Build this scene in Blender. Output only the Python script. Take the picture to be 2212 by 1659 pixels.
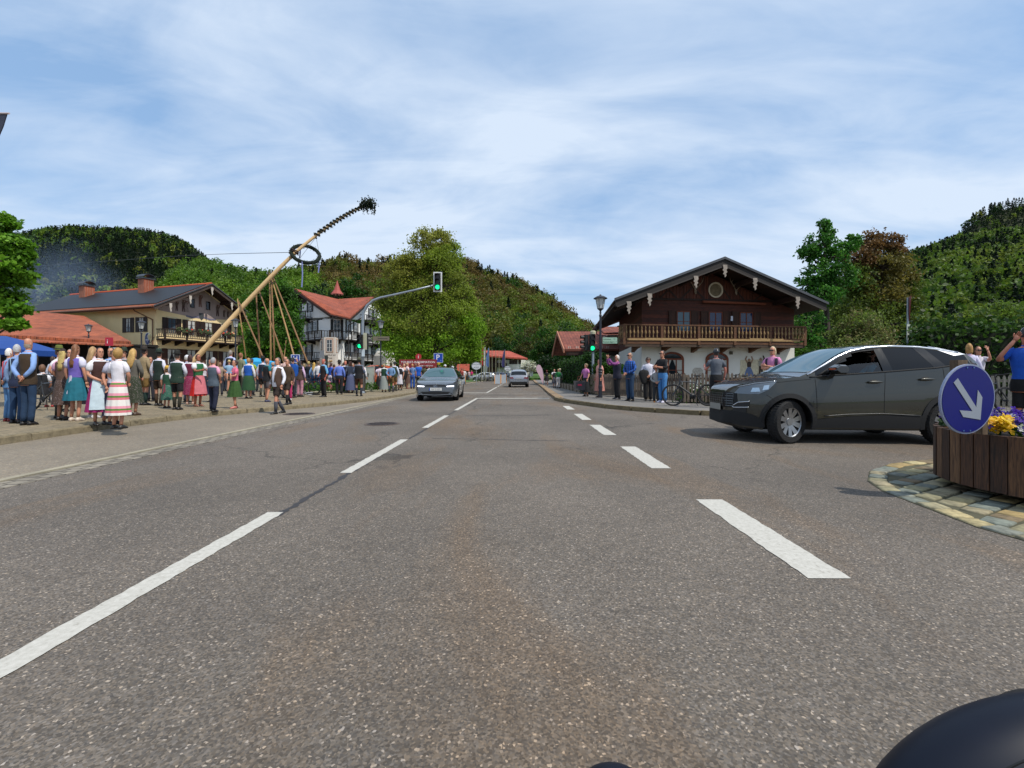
import bpy, math, random
import numpy as np
from mathutils import Matrix, Vector
from math import radians as R, sin, cos, pi, sqrt

for o in list(bpy.data.objects): bpy.data.objects.remove(o)
C = bpy.context.scene.collection
SC = bpy.context.scene
rnd = random.Random(7)
rng = np.random.default_rng(11)

# ------------------------------------------------------------------ camera
FPX, HX, HY, CAMZ = 974.0, 1106.0, 809.0, 1.12     # focal length, horizon in a 2212 px wide frame
cam = bpy.data.cameras.new('camera'); cam_ob = bpy.data.objects.new('camera', cam); C.objects.link(cam_ob)
cam.sensor_width = 36.0; cam.lens = 36.0 * FPX / 2212.0
cam.shift_y = -(829.5 - HY) / 2212.0
cam.clip_start = 0.05; cam.clip_end = 6000
cam_ob.location = (0, 0, CAMZ); cam_ob.rotation_euler = (R(90), 0, 0)
SC.camera = cam_ob

# ------------------------------------------------------------------ sky and sun
SUN_EL, SUN_AZ = R(56), R(38)      # to the right of and behind the camera
to_sun = Vector((cos(SUN_AZ) * cos(SUN_EL), -sin(SUN_AZ) * cos(SUN_EL), sin(SUN_EL)))
sun = bpy.data.lights.new('sun', 'SUN'); sun.energy = 4.2; sun.angle = R(0.55); sun.color = (1.0, 0.94, 0.84)
sun_ob = bpy.data.objects.new('sun', sun); C.objects.link(sun_ob)
sun_ob.rotation_euler = to_sun.to_track_quat('Z', 'Y').to_euler(); sun_ob.location = (30, -30, 60)
W = bpy.data.worlds.new('World'); SC.world = W; W.use_nodes = True
nt = W.node_tree; nt.nodes.clear()
def wn(t, **k):
    n = nt.nodes.new(t)
    for a, b in k.items(): setattr(n, a, b)
    return n
wo = wn('ShaderNodeOutputWorld'); bg = wn('ShaderNodeBackground'); sky = wn('ShaderNodeTexSky')
sky.sky_type = 'NISHITA'; sky.sun_disc = False; sky.sun_elevation = SUN_EL
sky.sun_rotation = math.atan2(to_sun.x, to_sun.y); sky.air_density = 1.15; sky.dust_density = 0.9; sky.ozone_density = 2.2
bg.inputs['Strength'].default_value = 0.142
tc = wn('ShaderNodeTexCoord'); sep = wn('ShaderNodeSeparateXYZ'); nt.links.new(tc.outputs['Generated'], sep.inputs[0])
zz = wn('ShaderNodeMath', operation='ADD'); zz.inputs[1].default_value = 0.22; nt.links.new(sep.outputs[2], zz.inputs[0])
dx = wn('ShaderNodeMath', operation='DIVIDE'); dy = wn('ShaderNodeMath', operation='DIVIDE')
nt.links.new(sep.outputs[0], dx.inputs[0]); nt.links.new(zz.outputs[0], dx.inputs[1])
nt.links.new(sep.outputs[1], dy.inputs[0]); nt.links.new(zz.outputs[0], dy.inputs[1])
cmb = wn('ShaderNodeCombineXYZ'); nt.links.new(dx.outputs[0], cmb.inputs[0]); nt.links.new(dy.outputs[0], cmb.inputs[1])
def cloud_noise(rot, scl, scale, detail, dist, seed):
    mp = wn('ShaderNodeMapping'); mp.inputs['Rotation'].default_value = (0, 0, R(rot)); mp.inputs['Scale'].default_value = scl
    mp.inputs['Location'].default_value = (seed, seed * 0.7, 0)
    nz = wn('ShaderNodeTexNoise'); nz.inputs['Scale'].default_value = scale; nz.inputs['Detail'].default_value = detail
    nz.inputs['Roughness'].default_value = 0.55; nz.inputs['Distortion'].default_value = dist
    nt.links.new(cmb.outputs[0], mp.inputs[0]); nt.links.new(mp.outputs[0], nz.inputs['Vector'])
    return nz
n1 = cloud_noise(-32, (1.0, 1.7, 1), 0.8, 9, 0.5, 3.3)
n2 = cloud_noise(24, (1.0, 2.6, 1), 2.0, 11, 0.9, 7.1)
mx = wn('ShaderNodeMath', operation='MULTIPLY_ADD'); mx.inputs[1].default_value = 0.36
nt.links.new(n2.outputs['Fac'], mx.inputs[0]); nt.links.new(n1.outputs['Fac'], mx.inputs[2])
rp = wn('ShaderNodeValToRGB'); rp.color_ramp.elements[0].position = 0.47; rp.color_ramp.elements[1].position = 0.79
rp.color_ramp.elements[0].color = (.05, .05, .05, 1); rp.color_ramp.elements[1].color = (.92, .92, .92, 1)
nt.links.new(mx.outputs[0], rp.inputs[0])
veil = wn('ShaderNodeMixRGB'); veil.inputs[0].default_value = .6; veil.inputs[2].default_value = (2.25, 3.9, 6.4, 1)
mixc = wn('ShaderNodeMixRGB'); mixc.inputs[2].default_value = (5.2, 6.0, 7.1, 1)
nt.links.new(rp.outputs[0], mixc.inputs[0]); nt.links.new(sky.outputs[0], veil.inputs[1]); nt.links.new(veil.outputs[0], mixc.inputs[1])
nt.links.new(mixc.outputs[0], bg.inputs['Color']); nt.links.new(bg.outputs[0], wo.inputs['Surface'])
SC.view_settings.view_transform = 'Standard'; SC.view_settings.look = 'None'
SC.view_settings.exposure = 0.0; SC.view_settings.gamma = 1.0

# ------------------------------------------------------------------ placing things from directions and distances
def D(x, y, Y): return Vector(((x - HX) / FPX * Y, Y, CAMZ - (y - HY) / FPX * Y))
def GY(y, z0=0.0): return FPX * (CAMZ - z0) / (y - HY)
def PX(x, Y): return (x - HX) / FPX * Y
def PZ(y, Y): return CAMZ + (HY - y) / FPX * Y

# ------------------------------------------------------------------ materials
def lin(h):
    if not isinstance(h, str): return tuple(h)[:3]
    v = [int(h[i:i+2], 16) / 255 for i in (0, 2, 4)]
    return tuple(((a + .055) / 1.055) ** 2.4 if a > .04045 else a / 12.92 for a in v)
MATS = {}
def newmat(name):
    m = bpy.data.materials.new(name); m.use_nodes = True
    return m, m.node_tree.nodes, m.node_tree.links, m.node_tree.nodes['Principled BSDF']
def mat(h, rough=.7, metal=0., var=.12, vscale=6., bump=0., coat=0., emit=None, name=None, bscale=40.):
    key = (h if isinstance(h, str) else tuple(h), rough, metal, var, vscale, bump, coat, emit, bscale)
    if key in MATS: return MATS[key]
    m, N, L, p = newmat(name or 'paint'); c = lin(h)
    p.inputs['Roughness'].default_value = rough; p.inputs['Metallic'].default_value = metal
    p.inputs['Base Color'].default_value = (*c, 1)
    if coat: p.inputs['Coat Weight'].default_value = coat; p.inputs['Coat Roughness'].default_value = .03
    if emit: p.inputs['Emission Color'].default_value = (*c, 1); p.inputs['Emission Strength'].default_value = emit
    t = N.new('ShaderNodeTexCoord')
    if var:
        n = N.new('ShaderNodeTexNoise'); n.inputs['Scale'].default_value = vscale; n.inputs['Detail'].default_value = 5
        L.new(t.outputs['Object'], n.inputs['Vector'])
        x = N.new('ShaderNodeMixRGB'); x.inputs[1].default_value = (*[max(0, a * (1 - var * 1.6)) for a in c], 1)
        x.inputs[2].default_value = (*[min(1, a * (1 + var * 1.6)) for a in c], 1)
        L.new(n.outputs['Fac'], x.inputs[0]); L.new(x.outputs[0], p.inputs['Base Color'])
    if bump:
        b = N.new('ShaderNodeBump'); b.inputs['Strength'].default_value = bump; b.inputs['Distance'].default_value = .02
        n = N.new('ShaderNodeTexNoise'); n.inputs['Scale'].default_value = bscale; n.inputs['Detail'].default_value = 4
        L.new(t.outputs['Object'], n.inputs['Vector']); L.new(n.outputs['Fac'], b.inputs['Height']); L.new(b.outputs[0], p.inputs['Normal'])
    MATS[key] = m; return m
def mapped(N, L, scale=(1, 1, 1), rot=(0, 0, 0), out='Object'):
    t = N.new('ShaderNodeTexCoord'); mp = N.new('ShaderNodeMapping'); mp.inputs['Scale'].default_value = scale; mp.inputs['Rotation'].default_value = rot
    L.new(t.outputs[out], mp.inputs[0]); return mp
def ramp(N, L, src, stops):
    r = N.new('ShaderNodeValToRGB'); e = r.color_ramp.elements
    while len(e) < len(stops): e.new(.5)
    for q, (p_, c_) in zip(e, stops): q.position = p_; q.color = (*(lin(c_) if isinstance(c_, str) else (c_,) * 3 if not hasattr(c_, '__len__') else c_), 1)
    L.new(src, r.inputs[0]); return r
def wood(h1, h2, scale=(3, 3, .5), planks=None, axis='z', name='wood'):
    key = ('wood', h1, h2, scale, planks, axis)
    if key in MATS: return MATS[key]
    m, N, L, p = newmat(name); p.inputs['Roughness'].default_value = .75
    mp = mapped(N, L, scale)
    n = N.new('ShaderNodeTexNoise'); n.inputs['Scale'].default_value = 6; n.inputs['Detail'].default_value = 8; n.inputs['Distortion'].default_value = .6
    L.new(mp.outputs[0], n.inputs['Vector'])
    r = ramp(N, L, n.outputs['Fac'], [(.3, h1), (.72, h2)]); col = r.outputs[0]
    b = N.new('ShaderNodeBump'); b.inputs['Strength'].default_value = .35; b.inputs['Distance'].default_value = .01; L.new(n.outputs['Fac'], b.inputs['Height'])
    if planks:
        t = N.new('ShaderNodeTexCoord'); s = N.new('ShaderNodeSeparateXYZ'); L.new(t.outputs['Object'], s.inputs[0])
        q = N.new('ShaderNodeMath'); q.operation = 'MULTIPLY'; q.inputs[1].default_value = 1 / planks; L.new(s.outputs['xyz'.index(axis)], q.inputs[0])
        fl = N.new('ShaderNodeMath'); fl.operation = 'FLOOR'; L.new(q.outputs[0], fl.inputs[0])
        fr = N.new('ShaderNodeMath'); fr.operation = 'FRACT'; L.new(q.outputs[0], fr.inputs[0])
        wn_ = N.new('ShaderNodeTexWhiteNoise'); wn_.noise_dimensions = '1D'; L.new(fl.outputs[0], wn_.inputs['W'])
        mr = N.new('ShaderNodeMapRange'); mr.inputs[3].default_value = .65; mr.inputs[4].default_value = 1.25; L.new(wn_.outputs['Value'], mr.inputs[0])
        g = ramp(N, L, fr.outputs[0], [(0, .25), (.07, 1.), (.93, 1.), (1, .25)])
        mm = N.new('ShaderNodeMath'); mm.operation = 'MULTIPLY'; L.new(mr.outputs[0], mm.inputs[0]); L.new(g.outputs[0], mm.inputs[1])
        v = N.new('ShaderNodeVectorMath'); v.operation = 'SCALE'; L.new(col, v.inputs[0]); L.new(mm.outputs[0], v.inputs['Scale']); col = v.outputs[0]
    L.new(col, p.inputs['Base Color']); L.new(b.outputs[0], p.inputs['Normal']); MATS[key] = m; return m
def tiles(h1, h2, w=.22, hgt=.33, name='roof_tiles', axis=0, dark=.35):
    key = ('tiles', h1, h2, w, hgt, axis)
    if key in MATS: return MATS[key]
    m, N, L, p = newmat(name); p.inputs['Roughness'].default_value = .8
    mp = mapped(N, L, (1, 1, 1), (0, 0, R(90) if axis else 0))
    br = N.new('ShaderNodeTexBrick'); br.inputs['Scale'].default_value = 1; br.inputs['Brick Width'].default_value = w; br.inputs['Row Height'].default_value = hgt
    br.inputs['Mortar Size'].default_value = .022; br.inputs['Mortar Smooth'].default_value = .6; br.offset = 0
    br.inputs['Color1'].default_value = (*lin(h1), 1); br.inputs['Color2'].default_value = (*lin(h2), 1); br.inputs['Mortar'].default_value = (*[a * dark for a in lin(h1)], 1)
    L.new(mp.outputs[0], br.inputs['Vector'])
    n = N.new('ShaderNodeTexNoise'); n.inputs['Scale'].default_value = .7; n.inputs['Detail'].default_value = 6; L.new(mp.outputs[0], n.inputs['Vector'])
    rr = ramp(N, L, n.outputs['Fac'], [(.3, .62), (.7, 1.15)])
    x = N.new('ShaderNodeMixRGB'); x.blend_type = 'MULTIPLY'; x.inputs[0].default_value = 1; L.new(br.outputs['Color'], x.inputs[1]); L.new(rr.outputs[0], x.inputs[2])
    b = N.new('ShaderNodeBump'); b.inputs['Strength'].default_value = .8; b.inputs['Distance'].default_value = .04; b.invert = True; L.new(br.outputs['Fac'], b.inputs['Height'])
    L.new(x.outputs[0], p.inputs['Base Color']); L.new(b.outputs[0], p.inputs['Normal']); MATS[key] = m; return m
def plaster(h, dirt=.25, name='plaster'):
    key = ('plaster', h, dirt)
    if key in MATS: return MATS[key]
    m, N, L, p = newmat(name); p.inputs['Roughness'].default_value = .9; c = lin(h)
    mp = mapped(N, L, (1, 1, .35)); n = N.new('ShaderNodeTexNoise'); n.inputs['Scale'].default_value = .9; n.inputs['Detail'].default_value = 9; n.inputs['Roughness'].default_value = .65
    L.new(mp.outputs[0], n.inputs['Vector'])
    r = ramp(N, L, n.outputs['Fac'], [(.3, tuple(a * (1 - dirt) for a in c)), (.62, c)])
    n2_ = N.new('ShaderNodeTexNoise'); n2_.inputs['Scale'].default_value = 60; b = N.new('ShaderNodeBump'); b.inputs['Strength'].default_value = .25; b.inputs['Distance'].default_value = .01
    L.new(mp.outputs[0], n2_.inputs['Vector']); L.new(n2_.outputs['Fac'], b.inputs['Height']); L.new(b.outputs[0], p.inputs['Normal']); L.new(r.outputs[0], p.inputs['Base Color'])
    MATS[key] = m; return m
def glass_dark(h='1b2430', rough=.06):
    key = ('gd', h, rough)
    if key in MATS: return MATS[key]
    m, N, L, p = newmat('window_glass'); p.inputs['Base Color'].default_value = (*lin(h), 1); p.inputs['Roughness'].default_value = rough
    p.inputs['Specular IOR Level'].default_value = .5 if rough != .04 else .3; MATS[key] = m; return m
def glass_clear(tint=(.62, .85, .9), a=.72):
    key = ('gc', tint, a)
    if key in MATS: return MATS[key]
    m = bpy.data.materials.new('clear_glass'); m.use_nodes = True; N = m.node_tree.nodes; L = m.node_tree.links; N.clear()
    o = N.new('ShaderNodeOutputMaterial'); t = N.new('ShaderNodeBsdfTransparent'); t.inputs[0].default_value = (*tint, 1)
    g = N.new('ShaderNodeBsdfGlossy'); g.inputs['Roughness'].default_value = .02; x = N.new('ShaderNodeMixShader'); x.inputs[0].default_value = 1 - a
    L.new(t.outputs[0], x.inputs[1]); L.new(g.outputs[0], x.inputs[2]); L.new(x.outputs[0], o.inputs[0]); MATS[key] = m; return m
def leafmat(name='leaves', trans=.35):
    key = ('leaf', trans)
    if key in MATS: return MATS[key]
    m = bpy.data.materials.new(name); m.use_nodes = True; N = m.node_tree.nodes; L = m.node_tree.links; N.clear()
    o = N.new('ShaderNodeOutputMaterial'); a = N.new('ShaderNodeAttribute'); a.attribute_name = 'col'
    d = N.new('ShaderNodeBsdfPrincipled'); d.inputs['Roughness'].default_value = .55; t = N.new('ShaderNodeBsdfTranslucent'); x = N.new('ShaderNodeMixShader'); x.inputs[0].default_value = trans
    d.inputs['Specular IOR Level'].default_value = .25
    hs = N.new('ShaderNodeHueSaturation'); hs.inputs['Value'].default_value = 1.5; L.new(a.outputs['Color'], hs.inputs['Color'])
    L.new(a.outputs['Color'], d.inputs['Base Color']); L.new(hs.outputs[0], t.inputs[0]); L.new(d.outputs[0], x.inputs[1]); L.new(t.outputs[0], x.inputs[2]); L.new(x.outputs[0], o.inputs[0])
    MATS[key] = m; return m
def attrmat(name, rough=.8, bump=.0):
    key = ('attr', name, rough)
    if key in MATS: return MATS[key]
    m, N, L, p = newmat(name); p.inputs['Roughness'].default_value = rough
    a = N.new('ShaderNodeAttribute'); a.attribute_name = 'col'
    mp = mapped(N, L); n = N.new('ShaderNodeTexNoise'); n.inputs['Scale'].default_value = 18; n.inputs['Detail'].default_value = 8; L.new(mp.outputs[0], n.inputs['Vector'])
    r = ramp(N, L, n.outputs['Fac'], [(.3, .6), (.7, 1.2)]); x = N.new('ShaderNodeMixRGB'); x.blend_type = 'MULTIPLY'; x.inputs[0].default_value = 1
    L.new(a.outputs['Color'], x.inputs[1]); L.new(r.outputs[0], x.inputs[2]); L.new(x.outputs[0], p.inputs['Base Color'])
    if bump:
        b = N.new('ShaderNodeBump'); b.inputs['Strength'].default_value = bump; b.inputs['Distance'].default_value = .02; L.new(n.outputs['Fac'], b.inputs['Height']); L.new(b.outputs[0], p.inputs['Normal'])
    MATS[key] = m; return m

# ------------------------------------------------------------------ mesh builder
class MB:
    def __init__(s, M=None): s.v = []; s.f = []; s.mi = []; s.M = M or Matrix(); s.m = 0
    def V(s, p): s.v.append(tuple(s.M @ Vector(p))); return len(s.v) - 1
    def F(s, ids): s.f.append(tuple(ids)); s.mi.append(s.m)
    def poly(s, pts): s.F([s.V(p) for p in pts])
    def box(s, a, b):
        x0, y0, z0 = a; x1, y1, z1 = b
        i = [s.V(p) for p in ((x0,y0,z0),(x1,y0,z0),(x1,y1,z0),(x0,y1,z0),(x0,y0,z1),(x1,y0,z1),(x1,y1,z1),(x0,y1,z1))]
        for q in ((0,3,2,1),(4,5,6,7),(0,1,5,4),(1,2,6,5),(2,3,7,6),(3,0,4,7)): s.F([i[k] for k in q])
        return s
    def cbox(s, c, d): return s.box([c[k]-d[k]/2 for k in range(3)], [c[k]+d[k]/2 for k in range(3)])
    def loft(s, rings, cap=(True, True), closed=True, keep=None):
        ids = [[s.V(p) for p in r] for r in rings]; n = len(rings[0])
        for a, b in zip(ids[:-1], ids[1:]):
            for k in range(n if closed else n - 1):
                q = (a[k], a[(k+1) % n], b[(k+1) % n], b[k])
                if keep:
                    c = sum((Vector(s.v[t]) for t in q), Vector()) / 4
                    if not keep(c): continue
                s.F(q)
        if cap[0]: s.F(ids[0][::-1])
        if cap[1]: s.F(ids[-1])
        return s
    def ell(s, z, cx, cy, rx, ry, n, pl=0, amp=0):
        return [(cx + rx * (1 + amp * cos(pl * t)) * cos(t), cy + ry * (1 + amp * cos(pl * t)) * sin(t), z) for t in (2 * pi * k / n for k in range(n))]
    def tube(s, pts, rad, n=8, cap=True):
        pts = [Vector(p) for p in pts]
        if not hasattr(rad, '__len__'): rad = [rad] * len(pts)
        t = (pts[1] - pts[0]).normalized(); u = t.orthogonal().normalized(); rings = []
        for i, p in enumerate(pts):
            if 0 < i < len(pts) - 1: tn = (pts[i+1] - pts[i]).normalized() + (pts[i] - pts[i-1]).normalized()
            elif i: tn = pts[i] - pts[i-1]
            else: tn = pts[1] - pts[0]
            tn.normalize(); u = (u - tn * u.dot(tn)).normalized(); w = tn.cross(u)
            rings.append([p + (u * cos(a) + w * sin(a)) * rad[i] for a in (2 * pi * k / n for k in range(n))])
        return s.loft(rings, (cap, cap))
    def ellip(s, c, r, n=10, m=6, keep=None):
        rings = []
        for j in range(m + 1):
            a = -pi / 2 + pi * j / m; a = max(-pi/2 + .05, min(pi/2 - .05, a))
            rings.append([(c[0] + r[0] * cos(a) * cos(t), c[1] + r[1] * cos(a) * sin(t), c[2] + r[2] * sin(a)) for t in (2 * pi * k / n for k in range(n))])
        return s.loft(rings, (keep is None, keep is None), keep=keep)
    def prism(s, pts, d):          # polygon pts (3D) extruded by vector d
        d = Vector(d); a = [s.V(p) for p in pts]; b = [s.V(Vector(p) + d) for p in pts]; n = len(pts)
        s.F(a[::-1]); s.F(b)
        for k in range(n): s.F((a[k], a[(k+1) % n], b[(k+1) % n], b[k]))
        return s
    def disc(s, c, r, n=20, axis='y', th=.01):
        pts = []
        for k in range(n):
            t = 2 * pi * k / n
            pts.append((c[0] + r * cos(t), c[1], c[2] + r * sin(t)) if axis == 'y' else (c[0] + r * cos(t), c[1] + r * sin(t), c[2]) if axis == 'z' else (c[0], c[1] + r * cos(t), c[2] + r * sin(t)))
        return s.prism(pts, {'y': (0, th, 0), 'z': (0, 0, th), 'x': (th, 0, 0)}[axis])
    def lathe(s, prof, c=(0, 0, 0), n=12, axis='z', cap=True):
        rings = []
        for r_, z in prof:
            ring = []
            for k in range(n):
                t = 2 * pi * k / n; a, b = r_ * cos(t), r_ * sin(t)
                ring.append((c[0]+a, c[1]+b, c[2]+z) if axis == 'z' else (c[0]+a, c[1]+z, c[2]+b))
            rings.append(ring)
        return s.loft(rings, (cap, cap))
    def text(s, body, c, size, align='CENTER', th=.004, rot=None, sx=1.):
        cu = bpy.data.curves.new('t', 'FONT'); cu.body = body; cu.size = size; cu.align_x = align; cu.align_y = 'CENTER'; cu.resolution_u = 2
        ob = bpy.data.objects.new('t', cu); C.objects.link(ob); dg = bpy.context.evaluated_depsgraph_get()
        me = bpy.data.meshes.new_from_object(ob.evaluated_get(dg)); base = len(s.v)
        T = Matrix.Translation(c) @ (rot or Matrix())
        for v in me.vertices: s.v.append(tuple(s.M @ (T @ Vector((v.co.x * sx, -th - v.co.z, v.co.y)))))
        for p in me.polygons: s.f.append(tuple(base + i for i in p.vertices)); s.mi.append(s.m)
        bpy.data.objects.remove(ob); bpy.data.curves.remove(cu); bpy.data.meshes.remove(me); return s
    def build(s, name, mats, parent=None, smooth=False, loc=None):
        if not isinstance(mats, (list, tuple)): mats = [mats]
        me = bpy.data.meshes.new(name); me.from_pydata(s.v, [], s.f); me.validate()
        for m_ in mats: me.materials.append(m_)
        if len(mats) > 1 and len(me.polygons) == len(s.mi): me.polygons.foreach_set('material_index', s.mi)
        if smooth: me.polygons.foreach_set('use_smooth', [True] * len(me.polygons))
        o = bpy.data.objects.new(name, me); C.objects.link(o)
        if parent: o.parent = parent
        if loc: o.location = loc
        return o
def tag(o, label=None, cat=None, group=None, kind=None):
    if label: o['label'] = label
    if cat: o['category'] = cat
    if group: o['group'] = group
    if kind: o['kind'] = kind
    return o
def thing(name, label, cat, loc=(0, 0, 0), rz=0., group=None):
    o = bpy.data.objects.new(name, None); C.objects.link(o); o.location = loc; o.rotation_euler = (0, 0, rz); o.empty_display_size = .3
    return tag(o, label, cat, group)
def struct(o): o['kind'] = 'structure'; return o
def npmesh(name, V, F, cols=None, m=None, parent=None):
    me = bpy.data.meshes.new(name); V = np.asarray(V, dtype=np.float32); F = np.asarray(F, dtype=np.int32); k = F.shape[1]
    me.vertices.add(len(V)); me.vertices.foreach_set('co', V.ravel()); me.loops.add(F.size); me.loops.foreach_set('vertex_index', F.ravel())
    me.polygons.add(len(F)); me.polygons.foreach_set('loop_start', np.arange(0, F.size, k, dtype=np.int32)); me.polygons.foreach_set('loop_total', np.full(len(F), k, dtype=np.int32))
    if cols is not None:
        a = me.attributes.new('col', 'FLOAT_COLOR', 'POINT'); cc = np.ones((len(V), 4), dtype=np.float32); cc[:, :3] = cols; a.data.foreach_set('color', cc.ravel())
    me.update(calc_edges=True); me.validate()
    if m: me.materials.append(m)
    o = bpy.data.objects.new(name, me); C.objects.link(o)
    if parent: o.parent = parent
    return o
def leafquads(cen, size, cols, flat=0.):
    n = len(cen); a = rng.normal(size=(n, 3)); a[:, 2] *= (1 - flat); a /= np.linalg.norm(a, axis=1)[:, None]
    b = rng.normal(size=(n, 3)); b[:, 2] *= (1 - flat); b = np.cross(a, b); b = np.cross(b, a) if flat else b
    b /= np.linalg.norm(b, axis=1)[:, None] + 1e-9; s = np.asarray(size).reshape(-1, 1) * np.ones((n, 1))
    V = np.stack([cen - a * s, cen - b * s * .62, cen + a * s, cen + b * s * .62], 1).reshape(-1, 3)
    return V, np.arange(4 * n).reshape(n, 4), np.repeat(cols, 4, axis=0)
# ------------------------------------------------------------------ ground, roads, kerbs
def asphalt(h='6b6259', name='asphalt', grain=1.0, stains=True, fine=120., speck=1.):
    m, N, L, p = newmat(name); c = lin(h); p.inputs['Roughness'].default_value = .82
    t = N.new('ShaderNodeTexCoord'); vec = t.outputs['Object']
    def noise(sc, det=4, rough=.5, dist=0, v=vec):
        n = N.new('ShaderNodeTexNoise'); n.inputs['Scale'].default_value = sc; n.inputs['Detail'].default_value = det; n.inputs['Roughness'].default_value = rough; n.inputs['Distortion'].default_value = dist
        L.new(v, n.inputs['Vector']); return n
    def mul(a, b, typ='MULTIPLY', f=1.):
        x = N.new('ShaderNodeMixRGB'); x.blend_type = typ; x.inputs[0].default_value = f
        L.new(a, x.inputs[1]); (L.new(b, x.inputs[2]) if not isinstance(b, tuple) else setattr(x.inputs[2], 'default_value', (*b, 1))); return x
    base = N.new('ShaderNodeRGB'); base.outputs[0].default_value = (*c, 1)
    vo = N.new('ShaderNodeTexVoronoi'); vo.inputs['Scale'].default_value = fine; L.new(vec, vo.inputs['Vector'])
    sp = N.new('ShaderNodeSeparateColor'); L.new(vo.outputs['Color'], sp.inputs[0])
    r1 = ramp(N, L, sp.outputs[0], [(0, 1 - .55 * grain), (.45, 1 - .12 * grain), (.8, 1 + .25 * grain), (.965, 1 + .6 * grain), (.985, 1 + 2.6 * grain * speck)])
    x = mul(base.outputs[0], r1.outputs[0])
    tint = ramp(N, L, sp.outputs[1], [(0, (1.0, .95, .88)), (.5, (1, 1, 1)), (1, (.92, .97, 1.06))]); x = mul(x.outputs[0], tint.outputs[0])
    r2 = ramp(N, L, noise(.35, 6, .6).outputs['Fac'], [(.3, .72), (.7, 1.2)]); x = mul(x.outputs[0], r2.outputs[0])
    r3 = ramp(N, L, noise(9, 5, .7).outputs['Fac'], [(.25, .84), (.75, 1.14)]); x = mul(x.outputs[0], r3.outputs[0])
    if stains:
        s = N.new('ShaderNodeSeparateXYZ'); L.new(vec, s.inputs[0])
        # rust brown staining in the wheel tracks and on the left lane
        mp = N.new('ShaderNodeMapping'); mp.inputs['Scale'].default_value = (1.1, .32, 1); mp.inputs['Location'].default_value = (3.7, 1.9, 0); L.new(vec, mp.inputs[0])
        r4 = ramp(N, L, noise(.62, 5, .6, .6, mp.outputs[0]).outputs['Fac'], [(.52, 0.), (.72, .7)])
        x4 = N.new('ShaderNodeMixRGB'); L.new(r4.outputs[0], x4.inputs[0]); L.new(x.outputs[0], x4.inputs[1])
        br = mul(x.outputs[0], (1.18, .86, .52)); L.new(br.outputs[0], x4.inputs[2]); x = x4
        # cracks
        mp2 = N.new('ShaderNodeMapping'); mp2.inputs['Scale'].default_value = (.34, .23, 1); L.new(vec, mp2.inputs[0])
        nd = noise(1.3, 6, .7, 0, vec); add = N.new('ShaderNodeVectorMath'); add.operation = 'MULTIPLY_ADD'; add.inputs[1].default_value = (.35, .35, 0); L.new(nd.outputs['Color'], add.inputs[0]); L.new(mp2.outputs[0], add.inputs[2])
        v2 = N.new('ShaderNodeTexVoronoi'); v2.feature = 'DISTANCE_TO_EDGE'; v2.inputs['Scale'].default_value = 1.; L.new(add.outputs[0], v2.inputs['Vector'])
        cr = ramp(N, L, v2.outputs['Distance'], [(.0, .38), (.0035, .5), (.0075, 1.)])
        ms = ramp(N, L, noise(.45, 3).outputs['Fac'], [(.46, 0.), (.56, 1.)]); ny = N.new('ShaderNodeMapRange'); ny.inputs[1].default_value = 4.2; ny.inputs[2].default_value = 6.; L.new(s.outputs[1], ny.inputs[0]); mq = N.new('ShaderNodeMath'); mq.operation = 'MULTIPLY'; L.new(ms.outputs[0], mq.inputs[0]); L.new(ny.outputs[0], mq.inputs[1]); ms = mq
        x5 = N.new('ShaderNodeMixRGB'); x5.blend_type = 'MULTIPLY'; L.new(ms.outputs[0], x5.inputs[0]); L.new(x.outputs[0], x5.inputs[1]); L.new(cr.outputs[0], x5.inputs[2]); x = x5
    L.new(x.outputs[0], p.inputs['Base Color'])
    b = N.new('ShaderNodeBump'); b.inputs['Strength'].default_value = .6 * grain; b.inputs['Distance'].default_value = .008
    L.new(sp.outputs[0], b.inputs['Height']); L.new(b.outputs[0], p.inputs['Normal']); return m
def sett_mat(h1, h2, w, hh, mortar, name='setts', ms=.012, rot=0., soft=.5):
    m, N, L, p = newmat(name); p.inputs['Roughness'].default_value = .85; mp = mapped(N, L, (1, 1, 1), (0, 0, R(rot)))
    nd = N.new('ShaderNodeTexNoise'); nd.inputs['Scale'].default_value = 2.2; L.new(mp.outputs[0], nd.inputs['Vector'])
    add = N.new('ShaderNodeVectorMath'); add.operation = 'MULTIPLY_ADD'; add.inputs[1].default_value = (.12, .12, 0); L.new(nd.outputs['Color'], add.inputs[0]); L.new(mp.outputs[0], add.inputs[2])
    br = N.new('ShaderNodeTexBrick'); br.inputs['Scale'].default_value = 1; br.inputs['Brick Width'].default_value = w; br.inputs['Row Height'].default_value = hh; br.inputs['Mortar Size'].default_value = ms; br.inputs['Mortar Smooth'].default_value = soft
    br.inputs['Color1'].default_value = (*lin(h1), 1); br.inputs['Color2'].default_value = (*lin(h2), 1); br.inputs['Mortar'].default_value = (*lin(mortar), 1); L.new(add.outputs[0], br.inputs['Vector'])
    n = N.new('ShaderNodeTexNoise'); n.inputs['Scale'].default_value = 1.4; n.inputs['Detail'].default_value = 8; n.inputs['Roughness'].default_value = .7; L.new(mp.outputs[0], n.inputs['Vector'])
    r = ramp(N, L, n.outputs['Fac'], [(.3, .72), (.7, 1.2)]); x = N.new('ShaderNodeMixRGB'); x.blend_type = 'MULTIPLY'; x.inputs[0].default_value = 1
    L.new(br.outputs['Color'], x.inputs[1]); L.new(r.outputs[0], x.inputs[2]); L.new(x.outputs[0], p.inputs['Base Color'])
    b = N.new('ShaderNodeBump'); b.invert = True; b.inputs['Strength'].default_value = .6; b.inputs['Distance'].default_value = .015; L.new(br.outputs['Fac'], b.inputs['Height']); L.new(b.outputs[0], p.inputs['Normal']); return m
M_ROAD = asphalt('625a51', grain=.9, speck=.8, fine=125.)
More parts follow.
